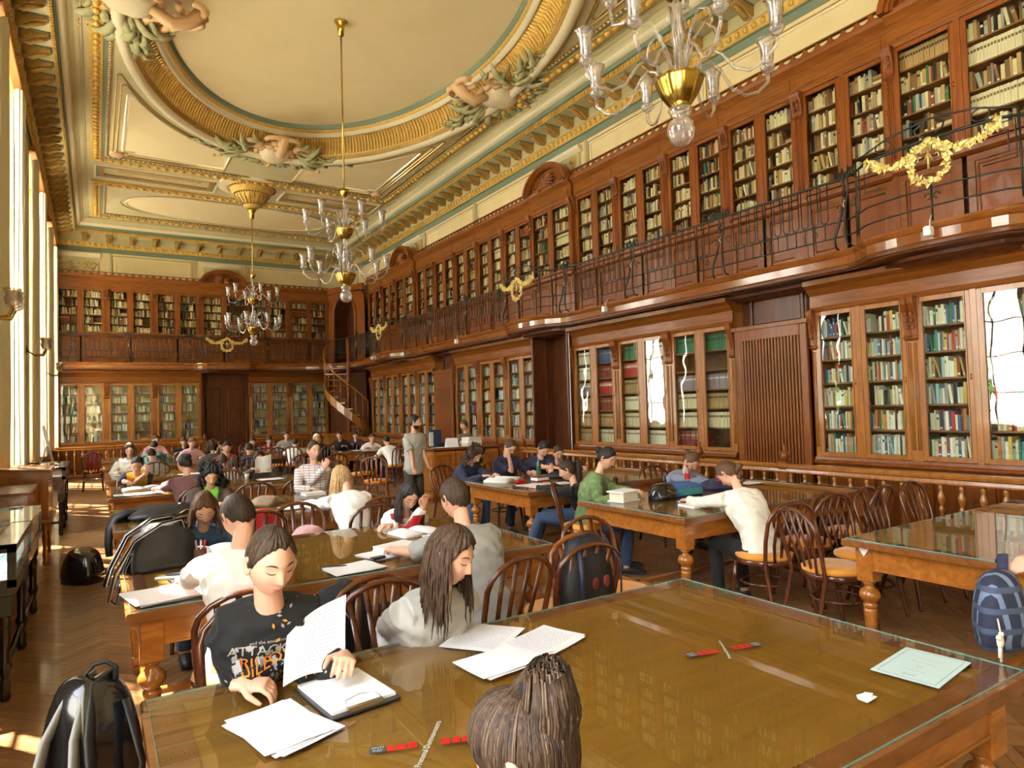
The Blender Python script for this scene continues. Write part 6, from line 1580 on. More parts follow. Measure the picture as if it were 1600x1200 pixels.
pp('black-haired woman in white jacket with wide red collar resting forehead on her hand', (2.17, 5.08, 1.02), -97, 5, 34, -6, (W4(2.25, 4.98, .93, (.9, .1, -1)), W4(1.97, 4.98, .82, (-.8, -.3, -.5))), 'c_white', 1.0, 'c_black', ('long', 'black'), 1, 1,
   chairlab=cl('woman with the red collar'), longlen=.22, extra=patch_extra(lambda x, z: (abs(x) < .012+.34*max(0, z+.02) and z < .30) or (z > .10 and abs(x) < .13), 'c_red', 'red_collar'), handdir=(((-.2, .1, 1), (.3, -1, 0), (1, 0, .2)), None))
pp('woman in a denim-blue top bent over an open book beside the black shoulder bag', (.66, 5.22, 1.06), -90, -5, 36, 5, (W4(.85, 5.02, .82), W4(.50, 5.0, .82)), 'c_blue', .8, 'c_jeans', ('long', 'chestnut'), 1, 1, chairlab=cl('woman in the denim-blue top'), longlen=.14)
pp('curly black-haired woman in brown cardigan and green shirt leaning over the coat table', (1.03, 7.62, 1.11), -92, 0, 36, 4, (W4(1.12, 7.42, .82), W4(.92, 7.35, .82)), 'c_brown', .85, 'c_jeans', ('curly', 'black'), 1, 1, extra=patch_extra(lambda x, z: abs(x) < .055+.12*max(0, z), 'c_greenshirt', 'green_shirt_front'), chairlab=cl('curly-haired woman in the brown cardigan'), skin='skin')
pp('woman with long blond hair in a white top, head bowed, back to the camera', (1.98, 6.22, 1.10), 96, 0, 50, -8, (W4(1.7, 6.75, .82), W4(2.3, 6.75, .82)), 'c_white', 1.0, 'c_jeans', ('long', 'blond'), 0, 1, chairlab=cl('blond woman in the white top'), longlen=.32)
pp('young man in a white and plum striped sweater looking up, hand at his chin', (2.29, 8.27, 1.26), -102, 22, 4, 0, (W4(2.36, 8.08, 1.05, (.9, -.2, -.8)), W4(2.16, 7.95, .83)), 'c_stripe' if 'c_stripe' in M else 'c_white', 1.0, 'c_jeans', ('short', 'short'), 1, eyes='open', chairlab=cl('man in the striped sweater'),
   handdir=(((-.4, .1, .9), (0, 1, 0), (1, 0, 0)), None))
# right-hand tables
pp('woman with dark bun in a green patterned blouse writing at the table end', (4.52, 5.36, 1.165), -38, -28, 28, 0, (W4(4.62, 5.05, .84), W4(4.40, 5.02, .84)), 'c_green', .92, 'c_jeans', ('bun', 'black'), 1, 1, chairlab=cl('woman in the green blouse'))
pp('woman in a blue-grey sweater and glasses writing behind the cola bottle', (5.92, 5.50, 1.03), -100, 8, 42, 0, (W4(6.05, 5.2, .82), W4(5.85, 5.15, .82)), 'c_steel', 1.0, 'c_jeans', ('bun', 'chestnut'), 1, 1, glasses=True, chairlab=cl('woman in the blue-grey sweater'))
pp('woman in a cream jacket with a long brown braid, back to the camera', (4.68, 3.92, 1.09), 80, 18, 50, 0, (W4(4.6, 4.35, .82), W4(5.0, 4.35, .82)), 'c_cream', 1.0, 'c_black', ('braid', 'chestnut'), 0, 1, chairlab=cl('woman in the cream jacket'))
pp('curly brown-haired woman in a navy cardigan reading at the table corner', (4.37, 7.92, 1.10), -75, 0, 42, 0, (W4(4.5, 7.62, .84), W4(4.3, 7.58, .84)), 'c_navy', 1.0, 'c_jeans', ('curly', 'brown'), 1, 1, chairlab=cl('curly-haired woman in navy'))
pp('man in a navy T-shirt resting his head on a raised fist', (4.98, 8.0, 1.165), -92, 10, 42, 0, (W4(5.2, 7.75, .82), W4(4.87, 7.86, 1.05, (-.6, .2, -1))), 'c_navy', .42, 'c_darkjeans', ('short', 'short'), 1, chairlab=cl('navy-shirted man with head on his fist'), handdir=(None, ((.1, -.1, 1), (0, 1, 0), (1, 0, 0))))
pp('man in a navy T-shirt leaning forward with folded forearms', (5.56, 8.0, 1.11), -100, 0, 46, 0, (W4(5.4, 7.6, .83), W4(5.6, 7.55, .83)), 'c_navy', .42, 'c_darkjeans', ('short', 'black'), 1, chairlab=cl('leaning man in the navy T-shirt'), s=1.03)
pp('girl with glasses half hidden behind the two navy-shirted men', (6.04, 8.3, 1.0), -108, 0, 20, 0, (W4(6.1, 7.6, .82), W4(5.9, 7.6, .82)), 'c_black', 1.0, 'c_jeans', ('bun', 'brown'), 1, 1, glasses=True, chairlab=cl('girl behind the navy-shirted men'))
pp('girl in a black jacket with long ponytail and pale clip, turned from the camera', (4.50, 6.02, 1.0), 132, 5, 22, 0, (W4(4.25, 6.5, .80), W4(4.6, 6.5, .80)), 'c_black', 1.0, 'c_jeans', ('pony', 'dark'), 1, 1, chairlab=cl('girl with the long ponytail'), longlen=.40, legs=((-.25, .12, .1), (-.02, .1, .12)), shoe='shoew', lean=.12)
pp('bearded man in a pale grey shirt standing with a hand on a chair', (4.16, 9.42, 1.535), -75, 38, 2, 0, (W4(4.36, 9.40, .84, (.9, .2, 0)), W4(4.02, 9.22, .86, (-1, .2, 0))), 'c_lightgrey', .42, 'c_khaki', ('short', 'black'), 1, 0, True, None, None, .93, beard=True, eyes='open')
pp('librarian with short dark red hair and glasses behind the desk, facing left', (6.62, 12.45, 1.37), 200, 0, 5, 0, (W4(6.2, 12.2, 1.02), W4(6.3, 12.0, 1.02)), 'c_olive', 1.0, 'c_black', ('fringe', 'chestnut'), 1, 1, glasses=True, eyes='open', chairk=None, stand=False, lean=.02, s=.95)
# window-row tables further back
pp('man in a navy and yellow polo shirt leaning his head on his hand', (.50, 10.82, 1.075), -90, -4, 36, -10, (W4(.60, 10.62, .95, (1, .1, -.6)), W4(.38, 10.35, .86)), 'c_polo' if 'c_polo' in M else 'c_navy', .42, 'c_jeans', ('short', 'black'), 1, chairlab=cl('man in the navy and yellow polo'), handdir=(((-.2, 0, 1), (0, 1, 0), (1, 0, 0)), None))
pp('woman with glasses and dark hair in a cream hooded top', (.51, 13.5, 1.17), -88, -5, 20, 0, None, 'c_cream', 1.0, 'c_jeans', ('bob', 'brown'), 1, 1, glasses=True, chairlab=cl('woman in the cream hooded top'))
pp('dark-haired woman in a mauve T-shirt turned away, elbow on the table', (.92, 9.0, 1.15), 100, 10, 30, 0, (W4(.6, 9.5, .82), W4(1.2, 9.5, .82)), 'c_mauve', .42, 'c_jeans', ('bun', 'black'), 1, 1, chairlab=cl('woman in the mauve T-shirt'))
pp('brown-haired woman in a tan top seen from behind, by the white cup', (1.88, 11.32, .96), 75, -10, 30, 0, None, 'c_tan', 1.0, 'c_jeans', ('long', 'brown'), 2, 1, chairlab=cl('woman in the tan top'), longlen=.12)
pp('woman in glasses and an olive jacket holding up a white sheet', (2.15, 10.80, 1.03), -98, 0, 5, 0, (W4(2.26, 10.46, .92), W4(1.98, 10.46, .92)), 'c_olive', 1.0, 'c_jeans', ('long', 'dark'), 1, 1, glasses=True, eyes='open', chairlab=cl('woman holding up a sheet'), longlen=.14)
far_ = [((1.30, 19.15, 1.17), -80, 'c_pink', ('short', 'brown'), 0, 'person in a pale pink top with an arm raised near the end-wall bookcases'), ((1.12, 16.98, 1.09), 80, 'c_teal', ('short', 'black'), 0, 'dark-haired person in a teal top, back to camera, beneath the end-wall books'),
        ((1.95, 19.2, 1.08), -95, 'c_black', ('bun', 'dark'), 1, 'person in black facing the camera at the farthest window-row table'), ((1.86, 16.6, 1.14), -80, 'c_pink', ('bun', 'chestnut'), 1, 'woman with tied auburn hair and pale top in the far window row'),
        ((1.95, 14.3, 1.12), 95, 'c_khaki', ('curly', 'brown'), 1, 'curly-haired reader in a khaki jacket, back to the camera'), ((1.72, 11.5, 1.0), 85, 'c_brown', ('short', 'brown'), 0, 'brown-haired reader just behind the curly black-haired woman'),
        ((2.42, 16.6, 1.03), -100, 'c_cream', ('short', 'brown'), 0, 'reader in cream on the aisle side of the far window row'), ((2.12, 13.62, 1.12), -95, 'c_darkred', ('short', 'black'), 0, 'boy with a thick black fringe looking down, beyond the tan-topped woman'),
        ((2.62, 14.15, 1.05), 80, 'c_navy', ('short', 'dark'), 0, 'man in navy with his back turned, before the end-wall door'), ((4.15, 19.5, .99), -90, 'c_darkred', ('bun', 'black'), 1, 'dark reader at the far table below the right end-wall bookcase'),
        ((3.70, 19.45, .98), -90, 'c_black', ('short', 'black'), 0, 'reader in black beside the right end-wall bookcase'), ((4.62, 19.45, 1.12), -95, 'c_grey', ('short', 'dark'), 0, 'young man in grey holding a hand to his mouth at the far table'),
        ((4.32, 17.3, .98), 70, 'c_white', ('short', 'dark'), 0, 'person in a white shirt bent low over the far table'), ((4.85, 17.25, 1.07), 100, 'c_black', ('cap', 'blond'), 0, 'blond person in a white cap and black top'),
        ((5.75, 18.2, 1.10), -120, 'c_black', ('short', 'black'), 0, 'person in black near the foot of the spiral stair'), ((6.35, 18.6, 1.05), -110, 'c_navy', ('short', 'black'), 0, 'reader in dark navy beside the spiral stair'),
        ((6.02, 16.35, 1.05), -95, 'c_white', ('short', 'brown'), 0, 'reader in a white vest facing the camera near the far bookcases'), ((5.86, 14.98, 1.03), 95, 'c_white', ('short', 'black'), 0, 'dark-haired reader in white seen from behind, beyond the bearded man'),
        ((5.62, 13.0, 1.12), 150, 'c_pink', ('short', 'dark'), 0, 'reader in pink partly hidden by the bearded man'), ((.9, 14.35, 1.03), 92, 'c_lightgrey', ('short', 'dark'), 0, 'reader in light grey with back turned at the sixth window-row table')]
for hd, fc, tp, hr, fm, lb in far_: pp(lb, hd, fc, 0, 28, 0, None, tp, .9, 'c_darkjeans', hr, 2, fm, chairlab=cl(lb.split(' ', 3)[-1] if False else lb.split(',')[0][:60]), longlen=.12)
# ============================================================= things on the tables, bags, display cases, desk
TZ = .784
def sheet_stack(x, y, rot, w=.21, d=.297, n=3, label='', m='paper', z=TZ, cat='papers', name='paper_stack', spread=.02, curl=.0, seed=0):
    rr = random.Random(seed+int(x*100)+int(y*37)); t = thing(name, label, cat, (x, y, z), rot)
    for k in range(n):
        b = MB(); nx = 8; a = rr.uniform(-.09, .09) if k else 0; ox, oy = rr.uniform(-spread, spread) if k else 0, rr.uniform(-spread, spread) if k else 0
        T = RZ(a, (ox, oy, .0015+k*.0026)); vs = []
        for i in range(nx+1):
            for j in range(nx+1):
                u, v = i/nx-.5, j/nx-.5; vs.append(T @ Vector((u*w, v*d, curl*(abs(u)*2)**3*.5*(1 if u > 0 else .3)+.0012*math.sin(u*7+v*5+k)+.0012)))
        fs = [(i*(nx+1)+j, (i+1)*(nx+1)+j, (i+1)*(nx+1)+j+1, i*(nx+1)+j+1) for i in range(nx) for j in range(nx)]
        b.add(vs, fs, 0, True); b.add([v-Vector((0, 0, .0012)) for v in vs], [q[::-1] for q in fs], 0, True)
        mm = m if k == n-1 else 'paper'
        b.build('sheet', mm, t)
        if mm == 'paperw':
            L = MB()
            for r in range(17):
                v = .42-.05*r; q = -.4
                while q < .36:
                    l = rr.uniform(.03, .09); u0, u1 = q*w, min(.4, q+l)*w; yy = v*d+rr.uniform(-.001, .001)
                    L.add([T @ Vector((u0, yy, .0042)), T @ Vector((u1, yy, .0042)), T @ Vector((u1, yy+.0016, .0042)), T @ Vector((u0, yy+.0016, .0042))], [(0, 1, 2, 3)]); q += l+.02
            o = L.build('handwriting', M['ink'], t); o['kind'] = 'stuff'
    return t
M['ink'] = mat('blue_grey_ink', (.28, .29, .42), .8)
M['red'] = mat('red_sticker', (.50, .012, .012), .35); M['stk'] = mat('dark_sticker', (.04, .05, .06), .4); M['stw'] = mat('sticker_white', (.62, .68, .66), .4); M['paleblue'] = mat('pale_blue_paper', (.50, .66, .66), .6)
M['plastic_d'] = mat('dark_plastic', (.015, .015, .018), .3); M['nylon'] = mat('black_nylon', (.012, .012, .014), .55, bump=.6, bscale=14); M['nylonb'] = mat('navy_nylon', (.02, .028, .06), .5, bump=.6, bscale=14); M['pvc'] = mat('glossy_black', (.010, .010, .011), .15, coat=.5)
def word(s_, size, m, parent, T, name='lettering', ext=.0):
    cu = bpy.data.curves.new('t', 'FONT'); cu.body = s_; cu.size = size; cu.align_x = 'CENTER'; cu.align_y = 'CENTER'; cu.resolution_u = 2; cu.extrude = ext
    o = bpy.data.objects.new('t', cu); C.objects.link(o); dg = bpy.context.evaluated_depsgraph_get(); me = bpy.data.meshes.new_from_object(o.evaluated_get(dg), depsgraph=dg); bpy.data.objects.remove(o)
    me.transform(T); me.materials.clear(); me.materials.append(M[m]); me.name = name
    return inst(name, me, parent)
# red and white stickers under the glass
def sticker(cx, cy_, ang, label, flip=1, fs=.018):
    t = thing('table_sticker', label, 'sticker', (cx, cy_, .7845), ang)
    for sx in (-1, 1):
        b = MB()
        for k in range(3):
            x0 = sx*(.034+.028*k); x1 = sx*(.060+.028*k); dy = .017
            b.add([(x0, -dy, 0), (x1, -dy, 0), (x1, dy, 0), (x0+sx*.01*(1 if k else 0), dy, 0)], [(0, 1, 2, 3) if sx > 0 else (3, 2, 1, 0)])
        b.build('red_stripes', 'red', t)
        b = MB(); x0, x1 = sx*.121, sx*.163; b.add([(x0, -.019, 0), (x1, -.019, 0), (x1, .019, 0), (x0, .019, 0)], [(0, 1, 2, 3) if sx > 0 else (3, 2, 1, 0)]); b.build('dark_square', 'stk', t)
        word('ANTI\nIND', .0155, 'stw', t, RZ(0, (sx*.142, .0, .0008)))
    word('Prietenul Dumneavoastra', fs, 'stw', t, RZ(flip, (0, 0, .0008)))
sticker(.79, 1.745, -.36, 'red and white sticker with cursive lettering beside the nearest girl', 1.26, .025)
sticker(2.01, 1.735, -.245, 'red and white cursive sticker nearer the far corner of the big table', 1.16)
# near table papers
sheet_stack(.47, 2.08, .28, .21, .297, 4, 'stack of blank white sheets at the near left of the big table', 'paper', spread=.012, seed=1)
sheet_stack(1.34, 2.40, .62, .30, .25, 1, 'written sheet lying before the grey-topped woman', 'paperw', seed=2)
sheet_stack(1.50, 2.20, .35, .297, .21, 2, 'handwritten sheets at the right of the grey-topped woman', 'paperw', seed=3)
sheet_stack(1.25, 2.12, .15, .25, .20, 3, 'topmost white sheets nearest the dark-haired girl, below the written ones', 'paper', seed=4, z=TZ+.003)
t = thing('clipboard', 'black clipboard with white sheets before the man in the printed sweater', 'clipboard', (.70, 2.20, TZ), .12)
MB().bbox(-.12, .12, -.155, .155, 0, .006, .002).build('board', 'plastic_d', t); MB().box(-.105, .115, -.13, .15, .0065, .016).build('sheets', 'paper', t)
b = MB(); b.box(-.06, .06, -.15, -.135, .007, .02); b.tube([(-.06, -.135, .02), (-.05, -.11, .03), (0, -.095, .032), (.05, -.11, .03), (.06, -.135, .02)], .0015, 5); b.build('clip', mat('steel_clip', (.5, .5, .52), .25, 1), t)
t = thing('held_sheet', 'handwritten sheet bent upward between the hands of the man in the printed sweater', 'paper', (.64, 2.28, TZ+.02), .10)
b = MB(); nx = 10; vs = []
for i in range(nx+1):
    for j in range(nx+1):
        u, v = i/nx, j/nx; vs.append((-.12+.22*u+.05*v, .02+.13*v-.03*v*v+.02*math.sin(u*3), .02+.235*v**1.1*(.55+.45*u)+.01*math.sin(u*4)))
fs = [(i*(nx+1)+j, (i+1)*(nx+1)+j, (i+1)*(nx+1)+j+1, i*(nx+1)+j+1) for i in range(nx) for j in range(nx)]
b.add(vs, fs, 0, True); b.add([(v[0], v[1]+.0006, v[2]) for v in vs], [q[::-1] for q in fs], 0, True); b.build('sheet', 'paperw', t)
L_ = MB(); rr = random.Random(9)
def hs(u, v): return Vector((-.12+.22*u+.05*v, .02+.13*v-.03*v*v+.02*math.sin(u*3)-.0012, .02+.235*v**1.1*(.55+.45*u)+.01*math.sin(u*4)))
for r in range(15):
    u = .1
    while u < .85: l = rr.uniform(.04, .1); v = .93-.055*r; L_.add([hs(u, v), hs(u+l, v), hs(u+l, v+.008), hs(u, v+.008)], [(0, 1, 2, 3)]); u += l+.025
o = L_.build('handwriting', 'ink', t); o['kind'] = 'stuff'
# notice sheet
t = thing('notice_sheet', 'pale blue printed notice lying at the right end of the big table', 'notice', (2.42, 1.23, TZ), .12)
MB().box(-.155, .155, -.105, .105, 0, .001).build('sheet', 'paleblue', t)
b = MB()
for (x0, x1, y0, y1) in ((-.14, .14, .088, .090), (-.14, .14, -.090, -.088), (-.14, -.138, -.09, .09), (.138, .14, -.09, .09)): b.box(x0, x1, y0, y1, .001, .0014)
b.build('printed_border', 'ink', t)
for i, (s_, z_) in enumerate((('AVIZ', .020), ('sala de lectura', .012), ('22', .018), ('cititorii sunt rugati', .011), ('sa pastreze linistea', .011))): word(s_, z_, 'ink', t, RZ(PI/2, (-.105+.045*i, 0, .0014)), 'printed_line')
b = MB(); b.add([(-.03, -.02, .001), (.035, -.015, .001), (.03, .02, .004), (-.01, .028, .003), (-.03, .01, .001)], [(0, 1, 2, 3, 4)]); b.add([(.0, -.01, .003), (.03, -.005, .010), (.02, .02, .008)], [(0, 1, 2)])
tag(b.build('paper_scrap', 'paper', None, (2.03, 1.2, TZ)), 'crumpled white paper scrap near the front edge of the big table', 'paper scrap')
# second table
sheet_stack(.30, 3.98, .2, .30, .34, 4, 'bright white sheets hanging over the corner of the second table', 'paper', spread=.03, seed=5, curl=.0)
sheet_stack(.62, 3.95, -.1, .32, .25, 2, 'white sheets before the man in the white T-shirt', 'paper', seed=6, z=TZ+.001)
def notebook(x, y, rot, w, d, h, m, label, name='notebook', z=TZ, pages=True, cat='notebook'):
    t = thing(name, label, cat, (x, y, z), rot)
    MB().bbox(-w/2, w/2, -d/2, d/2, 0, h*.2, .001).build('back_cover', m, t)
    if pages: MB().box(-w/2+.004, w/2-.004, -d/2+.004, d/2-.004, h*.2, h*.82).build('pages', 'paper', t)
    MB().bbox(-w/2, w/2, -d/2, d/2, h*.82, h, .001).build('front_cover', m, t); return t
notebook(.50, 4.35, .1, .30, .22, .014, 'plastic_d', 'black folder on the second table beside the shoulder bag', 'folder', cat='folder')
tag(MB().bbox(-.008, .008, -.13, .13, 0, .016, .004).build('ruler', mat('pale_ruler', (.45, .60, .66), .3), None, (.40, 4.27, TZ+.012), ), 'pale blue ruler-shaped pencil case lying on the white sheets', 'ruler').rotation_euler = (0, 0, 1.15)
def pencil_cup(x, y, label):
    t = thing('pencil_cup', label, 'pencil cup', (x, y, TZ)); b = MB(); n = 16
    b.lathe([(.036, 0), (.038, .005), (.038, .10), (.035, .10), (.034, .01)], n); b.build('cup', mat('bronze_mesh', (.16, .07, .05), .4, .5), t)
    for k, (m, a) in enumerate((('bk_red', 0), ('c_pink', 1.3), ('c_pink', 2.4), ('bk_mauve', 3.6), ('bk_white', 4.8))):
        MB().tube([(.01*math.cos(a), .01*math.sin(a), .01), (.03*math.cos(a), .03*math.sin(a), .15)], .006, 6).build('pencil', m, t)
pencil_cup(.56, 4.66, 'small dark pencil cup with pink pens beside the black shoulder bag')
def open_book(x, y, rot, w, d, label, m='bk_maroon', th=.03, z=TZ, tilt=0):
    t = thing('open_book', label, 'book', (x, y, z), rot); t.rotation_euler = (tilt, 0, rot)
    for sx in (-1, 1):
        b = MB(); P = []; n = 8
        for i in range(n+1):
            u = i/n; P.append((sx*u*w/2, th*(.55+.6*math.sin(PI*min(1, u*1.1))*(1-.35*u))))
        b.rings([[(p[0], -d/2, p[1]) for p in P]+[(P[-1][0], -d/2, .004), (0, -d/2, .004)], [(p[0], d/2, p[1]) for p in P]+[(P[-1][0], d/2, .004), (0, d/2, .004)]], 0, True, True, True); b.build('page_block', 'paperw', t)
    MB().box(-w/2-.006, w/2+.006, -d/2-.005, d/2+.005, 0, .004).build('cover', m, t); return t
open_book(.66, 4.86, .05, .40, .26, 'thick open book read by the woman in denim blue', 'bk_maroon', tilt=.25)
open_book(2.08, 4.72, .15, .36, .26, 'open white book before the woman with the red collar', 'bk_ivory')
sheet_stack(1.30, 3.90, .1, .30, .22, 3, 'white sheets between the white and grey T-shirted men', 'paper', seed=8); sheet_stack(1.62, 4.16, .3, .34, .24, 3, 'white sheets in front of the man in dark grey', 'paper', seed=9); sheet_stack(2.18, 4.45, -.2, .30, .21, 2, 'written sheets beside the red-collared woman', 'paperw', seed=10)
notebook(1.72, 4.22, .32, .27, .21, .03, 'bk_white', 'thick white notebook before the man in dark grey', z=TZ+.009)
t = thing('mobile_phone', 'small silver-black mobile phone lying on the white sheets', 'phone', (1.50, 4.02, TZ+.010), .3); MB().bbox(-.05, .05, -.022, .022, 0, .016, .005).build('phone_body', 'plastic_d', t); MB().box(-.02, .04, -.016, .016, .016, .0165).build('screen', mat('phone_screen', (.35, .38, .42), .15), t)
def pen(x, y, rot, m, label, z=TZ): tag(MB().tube([(-.07, 0, .004), (.055, 0, .004), (.07, 0, .004)], [.004, .004, .001], 6).build('pen', m, None, (x, y, z), rot), label, 'pen')
pen(1.22, 3.99, -.4, 'plastic_d', 'black pen on the sheets between the two T-shirted men', TZ+.009); pen(1.78, 4.05, .3, 'bk_navy', 'dark blue pen beside the thick white notebook'); pen(2.05, 4.93, 1.0, 'bk_red', 'pen held over the open book by the red-collared woman', TZ+.045)
# third table
sheet_stack(1.72, 6.80, .1, .32, .22, 3, 'papers and magazine before the blond woman', 'paper', seed=12); notebook(2.12, 7.72, .1, .24, .18, .03, 'bk_white', 'writing pad under the hand of the striped-sweater man', 'writing_pad', cat='writing pad')
sheet_stack(2.0, 7.15, .2, .3, .21, 2, 'printed sheets at the blond woman\'s elbow', 'paperw', seed=13)
# cloth heaps and bags
def heap(name, label, cat, x, y, z, sx, sy, sz, m, seed, rot=0, drape=None, rough=.35, n=26):
    rng = np.random.default_rng(seed); b = MB(); ph = rng.uniform(0, 6.28, 8); rs = []
    for i in range(15):
        v = i/14; r = []
        for k in range(n):
            a = 2*PI*k/n; q = max(.02, math.cos(PI/2*v))**.55*(1 if v > .12 else .93)
            w = 1+rough*(.5*math.sin(3*a+ph[0]+v*2)+.35*math.sin(5*a+ph[1]-v*3)+.22*math.sin(9*a+ph[2]+v*5))
            w = 1+(w-1)*(1-v*v*.8); sv = math.sin(PI/2*v)
            zz = sz*sv*(1+rough*(1-v)*(.5*math.sin(2*a+ph[3])+.3*math.sin(7*a+ph[4]))+rough*.18*v*math.sin(a+ph[5]))
            r.append((sx*q*w*math.cos(a), sy*q*w*math.sin(a), zz))
        rs.append(r)
    b.rings(rs, 0, True, True, True); t = thing(name, label, cat, (x, y, z), rot); o = b.build('folded_cloth' if name in ('coat', 'sweater', 'scarf') else 'bag_body', m, t); return t
t = heap('coat', 'black coat heaped on the left end of the third table', 'coat', .55, 7.20, TZ, .40, .26, .11, 'nylon', 3, .2)
MB().tube([(-.20, -.02, .06), (-.33, -.03, .07), (-.42, -.04, .03), (-.465, -.04, -.06), (-.475, -.05, -.18), (-.47, -.06, -.30)], [.05, .06, .06, .055, .05, .045], 12, flat=.6).build('hanging_sleeve', 'nylon', t)
b = MB(); b.ball((.10, -.14, .115), (.014, .02, .008), 8, 6); b.ball((.18, -.10, .11), (.008, .008, .006), 6, 4); b.build('white_tag', 'white', t)
b = MB(); b.tube([(.05, -.26, .03), (.12, -.28, .07), (.2, -.27, .05)], .004, 5); b.build('zip', 'brass', t)
def shoulder_bag(x, y, z, rot, sx, sy, sz, label, m='nylon', loops=True, piping='paper'):
    t = thing('shoulder_bag', label, 'bag', (x, y, z), rot); n = 28; rs = []
    for v in [i/12 for i in range(13)]:
        q = (1-.25*v)*(1 if v < .9 else .75); r = []
        for k in range(n):
            a = 2*PI*k/n; e = .6; w = 1+.05*math.sin(5*a+v*6)+.04*math.sin(9*a-v*4)
            r.append((sx*q*w*math.copysign(abs(math.cos(a))**e, math.cos(a)), sy*(1-.6*v)*w*math.copysign(abs(math.sin(a))**e, math.sin(a))+.02*math.sin(v*5), sz*v*(1-.12*abs(math.cos(a))**3*(v))))
        rs.append(r)
    MB().rings(rs, 0, True, True, True).build('bag_body', m, t)
    if loops:
        for s_ in (-1, 1):
            P = [(sx*.55, s_*sy*.35, sz*.85), (sx*.35, s_*sy*.9-.02, sz*1.12), (-sx*.2, s_*sy*1.0-.03, sz*1.08), (-sx*.9, s_*sy*.8-.04, sz*.75), (-sx*1.35, s_*sy*.6-.05, sz*.1), (-sx*1.5, s_*sy*.4-.05, -sz*(.25+.25*(s_ < 0))), (-sx*1.3, s_*sy*.2-.04, -sz*(.35+.3*(s_ < 0))), (-sx*1.0, s_*sy*.1, sz*.1), (-sx*.7, 0, sz*.6)]
            MB().tube(P, .019, 8, flat=.4).build('strap', 'pvc', t)
            MB().tube([(p[0], p[1]-.014, p[2]-.008) for p in P], .0022, 5).build('strap_piping', piping, t)
    return t
shoulder_bag(.36, 4.78, TZ, .15, .21, .13, .27, 'black shoulder bag with pale-piped straps hanging over the second table edge')
tag(heap('bag', 'small grey mottled pouch just behind the black shoulder bag', 'pouch', .42, 5.10, TZ, .10, .08, .17, 'c_mauve', 8, 0, rough=.12), None)
tag(heap('sports_bag', 'black sports bag lying on the floor beside the third table', 'bag', -.12, 8.55, 0, .20, .30, .34, 'pvc', 21, .2, rough=.10), None)
t = heap('backpack', 'black backpack with grey stripe leaning at the left edge of the big table', 'backpack', -.02, 2.50, .40, .16, .13, .52, 'pvc', 14, -.5, rough=.12)
st_ = thing('stool', 'low wooden stool under the grey-striped black backpack at the table corner', 'stool', (-.02, 2.50, 0)); MB().bbox(-.15, .15, -.15, .15, .365, .395, .005).build('seat', 'wood', st_)
for q in ((-1, -1), (1, -1), (-1, 1), (1, 1)): MB().tube([(q[0]*.12, q[1]*.12, .37), (q[0]*.14, q[1]*.14, 0)], [.016, .013], 8).build('leg', 'wood', st_)
for k, (dx, m) in enumerate(((-.09, 'c_grey'), (.05, 'c_grey'), (.12, 'nylon'))):
    MB().tube([(dx, -.13, .04), (dx*.9, -.165, .20), (dx*.6, -.13, .38), (dx*.3, -.04, .50), (dx*.3+.03, .03, .52)], [.014, .03, .026, .02, .012], 8, flat=.35).build('panel_trim', m, t)
MB().tube([(.02, -.02, .49), (.0, -.02, .53), (.02, -.01, .555), (.05, 0, .56), (.075, .01, .54), (.07, .02, .48)], .010, 6, flat=.5).build('carry_loop', 'nylon', t)
MB().tube([(.12, -.02, .45), (.19, -.06, .28), (.17, -.08, .08), (.08, -.1, .0)], .02, 6, flat=.3).build('shoulder_strap', 'nylon', t)
t = heap('backpack', 'black backpack with dark red patch standing on a chair behind the grey-shirted man', 'backpack', 2.44, 3.12, .50, .20, .12, .46, 'nylon', 33, .1, rough=.10)
b = MB()
for sx in (-1, 1): b.ball((sx*.045+.02, -.112, .20), (.03, .012, .035), 10, 8)
b.build('dark_red_patch', mat('dark_red_patch', (.12, .015, .01), .7), t)
for sx in (-1, 1): MB().tube([(sx*.10, -.05, .46), (sx*.16, -.14, .30), (sx*.15, -.14, .08)], .016, 6, flat=.35).build('strap', 'nylonb', t)
t = heap('coat', 'dark plum jacket hanging over the chair between the two nearest readers', 'coat', .98, 3.20, .44, .20, .10, .46, 'c_charcoal', 41, .15, rough=.2)
MB().tube([(-.04, -.10, .42), (-.01, -.12, .34), (.02, -.11, .30)], .003, 4).build('drawstring', 'paper', t)
chair(1.16, 3.32, U, 'dark bentwood chair carrying the plum jacket between the two nearest readers')
t = heap('sweater', 'bright red sweater hung over a chair back beside the coat table', 'sweater', 1.15, 5.93, .70, .19, .06, .22, 'c_red', 51, 0, rough=.12)
t = heap('handbag', 'pink handbag on the chair left of the red-collared woman', 'bag', 1.52, 5.72, .47, .18, .10, .30, 'c_pink', 61, 0, rough=.12)
t = heap('scarf', 'crumpled grey-brown scarf on the coat table behind the curly-haired woman', 'scarf', 1.50, 7.25, TZ, .16, .12, .09, 'c_tan', 71, .3)
t = heap('handbag', 'glossy black handbag in front of the green-bloused woman', 'bag', 4.72, 4.78, TZ, .19, .13, .15, 'pvc', 81, .4, rough=.15); b = MB(); b.tube([(-.1, -.1, .10), (-.02, -.14, .06), (.07, -.13, .09)], .004, 5); b.build('gilt_zip', 'brass', t)
t = heap('shopping_bag', 'blue-green shiny carrier bag behind the glossy black handbag', 'bag', 5.05, 4.88, TZ, .28, .15, .13, 'bk_blue', 91, -.2, rough=.2); MB().box(-.12, .2, -.14, -.135, .01, .07, 0, RZ(.1)).build('green_panel', 'bk_teal', t)
